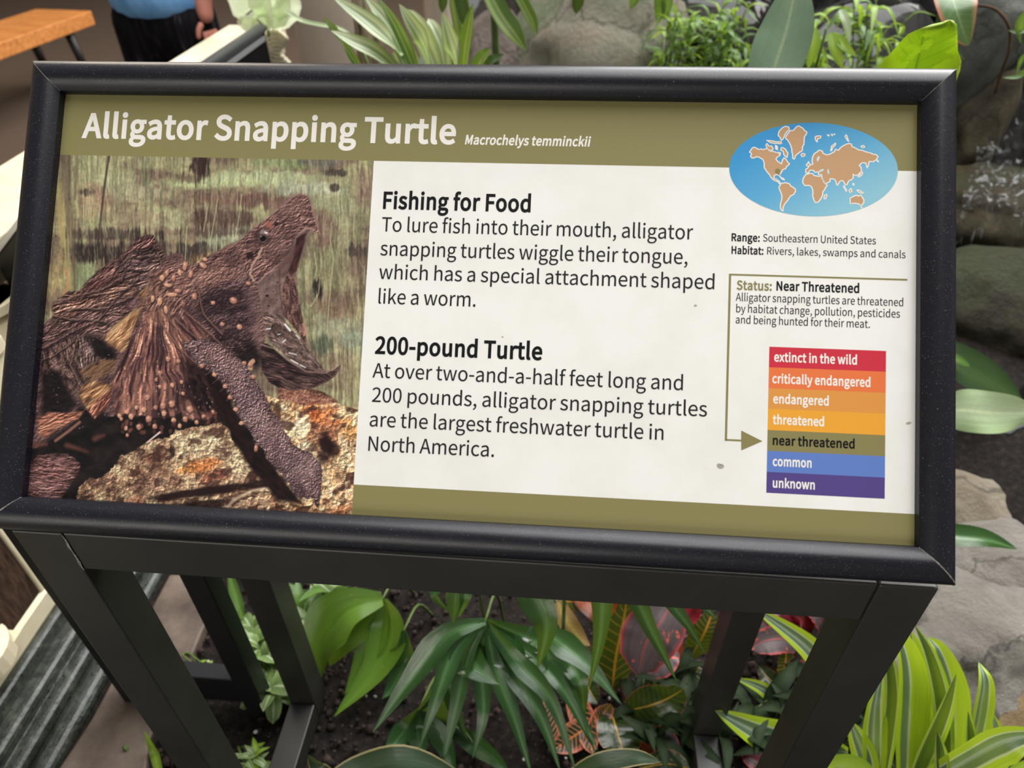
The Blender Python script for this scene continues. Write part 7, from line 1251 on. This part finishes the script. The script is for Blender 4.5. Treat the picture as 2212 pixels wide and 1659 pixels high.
# striped lime dracaenas: arching leaves behind the right legs
pl = plant('striped_dracaena', 1900, 1480, .62, 'lime-edged dracaena whose leaves arch behind the right legs')
for c_, w_ in (([(1900,1560,.60),(1820,1500,.62),(1745,1400,.60),(1625,1310,.58)], 60), ([(1830,1640,.56),(1740,1620,.54),(1650,1588,.52),(1545,1535,.50)], 84), ([(1760,1600,.60),(1700,1540,.60),(1650,1490,.59),(1590,1465,.58)], 34)): leaf('leaf', c_, w_, M_drac, pl, 'strap', fold=.25, nrm=(0,-.5,.85), ns=20)
stem('stem', [pl.location, pl.location+Vector((0,-.01,.05)), ony(1900,1560,.60)], .006, M_stem, pl)
pl = plant('striped_dracaena', 1990, 1700, .46, 'big clump of lime and grey striped dracaena leaves at the lower right')
DL = [([(1888,1700,.47),(1886,1600,.48),(1891,1521,.50),(1906,1448,.53)], 46, M_drac, 'up'), ([(1900,1700,.475),(1915,1600,.485),(1925,1500,.50),(1918,1420,.52),(1905,1400,.54)], 34, M_dracU, 'up'),
      ([(1958,1720,.46),(1962,1600,.475),(1968,1480,.50),(1955,1400,.52),(1925,1345,.54)], 66, M_dracL, 'up'), ([(1990,1720,.47),(1985,1600,.485),(1992,1500,.50),(1985,1420,.52),(1965,1360,.54)], 52, M_dracL, 'up'),
      ([(2045,1700,.47),(2040,1600,.48),(2030,1500,.49),(2008,1415,.50),(1976,1350,.52)], 36, M_dracU, 'lance'), ([(2050,1720,.49),(2062,1600,.50),(2060,1490,.51),(2035,1410,.53),(2005,1375,.55)], 50, M_dracL, 'up'),
      ([(2010,1720,.48),(2005,1600,.495),(2015,1520,.51),(2025,1460,.53)], 46, M_drac, 'up'), ([(1965,1710,.44),(1995,1632,.445),(2035,1540,.45),(2066,1455,.455)], 50, M_dracU, 'lance'),
      ([(2090,1720,.47),(2102,1620,.475),(2118,1530,.48),(2126,1470,.49),(2114,1430,.51)], 50, M_drac, 'up'), ([(2118,1720,.44),(2103,1640,.445),(2096,1590,.45),(2091,1536,.455)], 32, M_dracU, 'lance'),
      ([(1990,1700,.43),(2090,1640,.43),(2170,1600,.43),(2260,1585,.43)], 80, M_drac, 'strap'), ([(2035,1700,.43),(2032,1640,.432),(2024,1578,.436)], 28, M_dracU, 'lance'),
      ([(1885,1715,.46),(1868,1640,.47),(1850,1590,.48),(1836,1555,.49)], 44, M_drac, 'lance'), ([(1760,1680,.42),(1800,1655,.42),(1850,1655,.42),(1910,1690,.42)], 50, M_smallb, 'lance'),
      ([(2150,1700,.50),(2155,1640,.50),(2152,1580,.51),(2142,1540,.52)], 36, M_drac, 'up'), ([(2130,1720,.42),(2190,1665,.42),(2260,1630,.42)], 44, M_smallb, 'strap'), ([(2075,1720,.50),(2075,1640,.51),(2070,1570,.52)], 34, M_drac, 'up'), ([(2100,1720,.46),(2130,1660,.48),(2175,1610,.50),(2225,1590,.52)], 24, M_smallg, 'lance')]
for i, (c_, w_, m_, pr) in enumerate(DL): leaf('leaf', c_, w_*1.18, m_, pl, pr, fold=.3, nrm=(.15*math.sin(i), -.75, .6), ns=20)
# darker filler foliage low in the shade behind the front plants
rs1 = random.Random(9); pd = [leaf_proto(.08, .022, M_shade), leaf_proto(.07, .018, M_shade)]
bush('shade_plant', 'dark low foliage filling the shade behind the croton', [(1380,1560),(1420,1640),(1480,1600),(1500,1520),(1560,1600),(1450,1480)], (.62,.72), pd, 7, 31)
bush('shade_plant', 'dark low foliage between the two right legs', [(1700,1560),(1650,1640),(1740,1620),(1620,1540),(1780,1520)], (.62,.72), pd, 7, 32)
bush('shade_plant', 'dark low foliage at the foot of the dracaena clump', [(1830,1600),(1860,1560),(1900,1560),(1930,1600)], (.58,.64), pd, 7, 33)
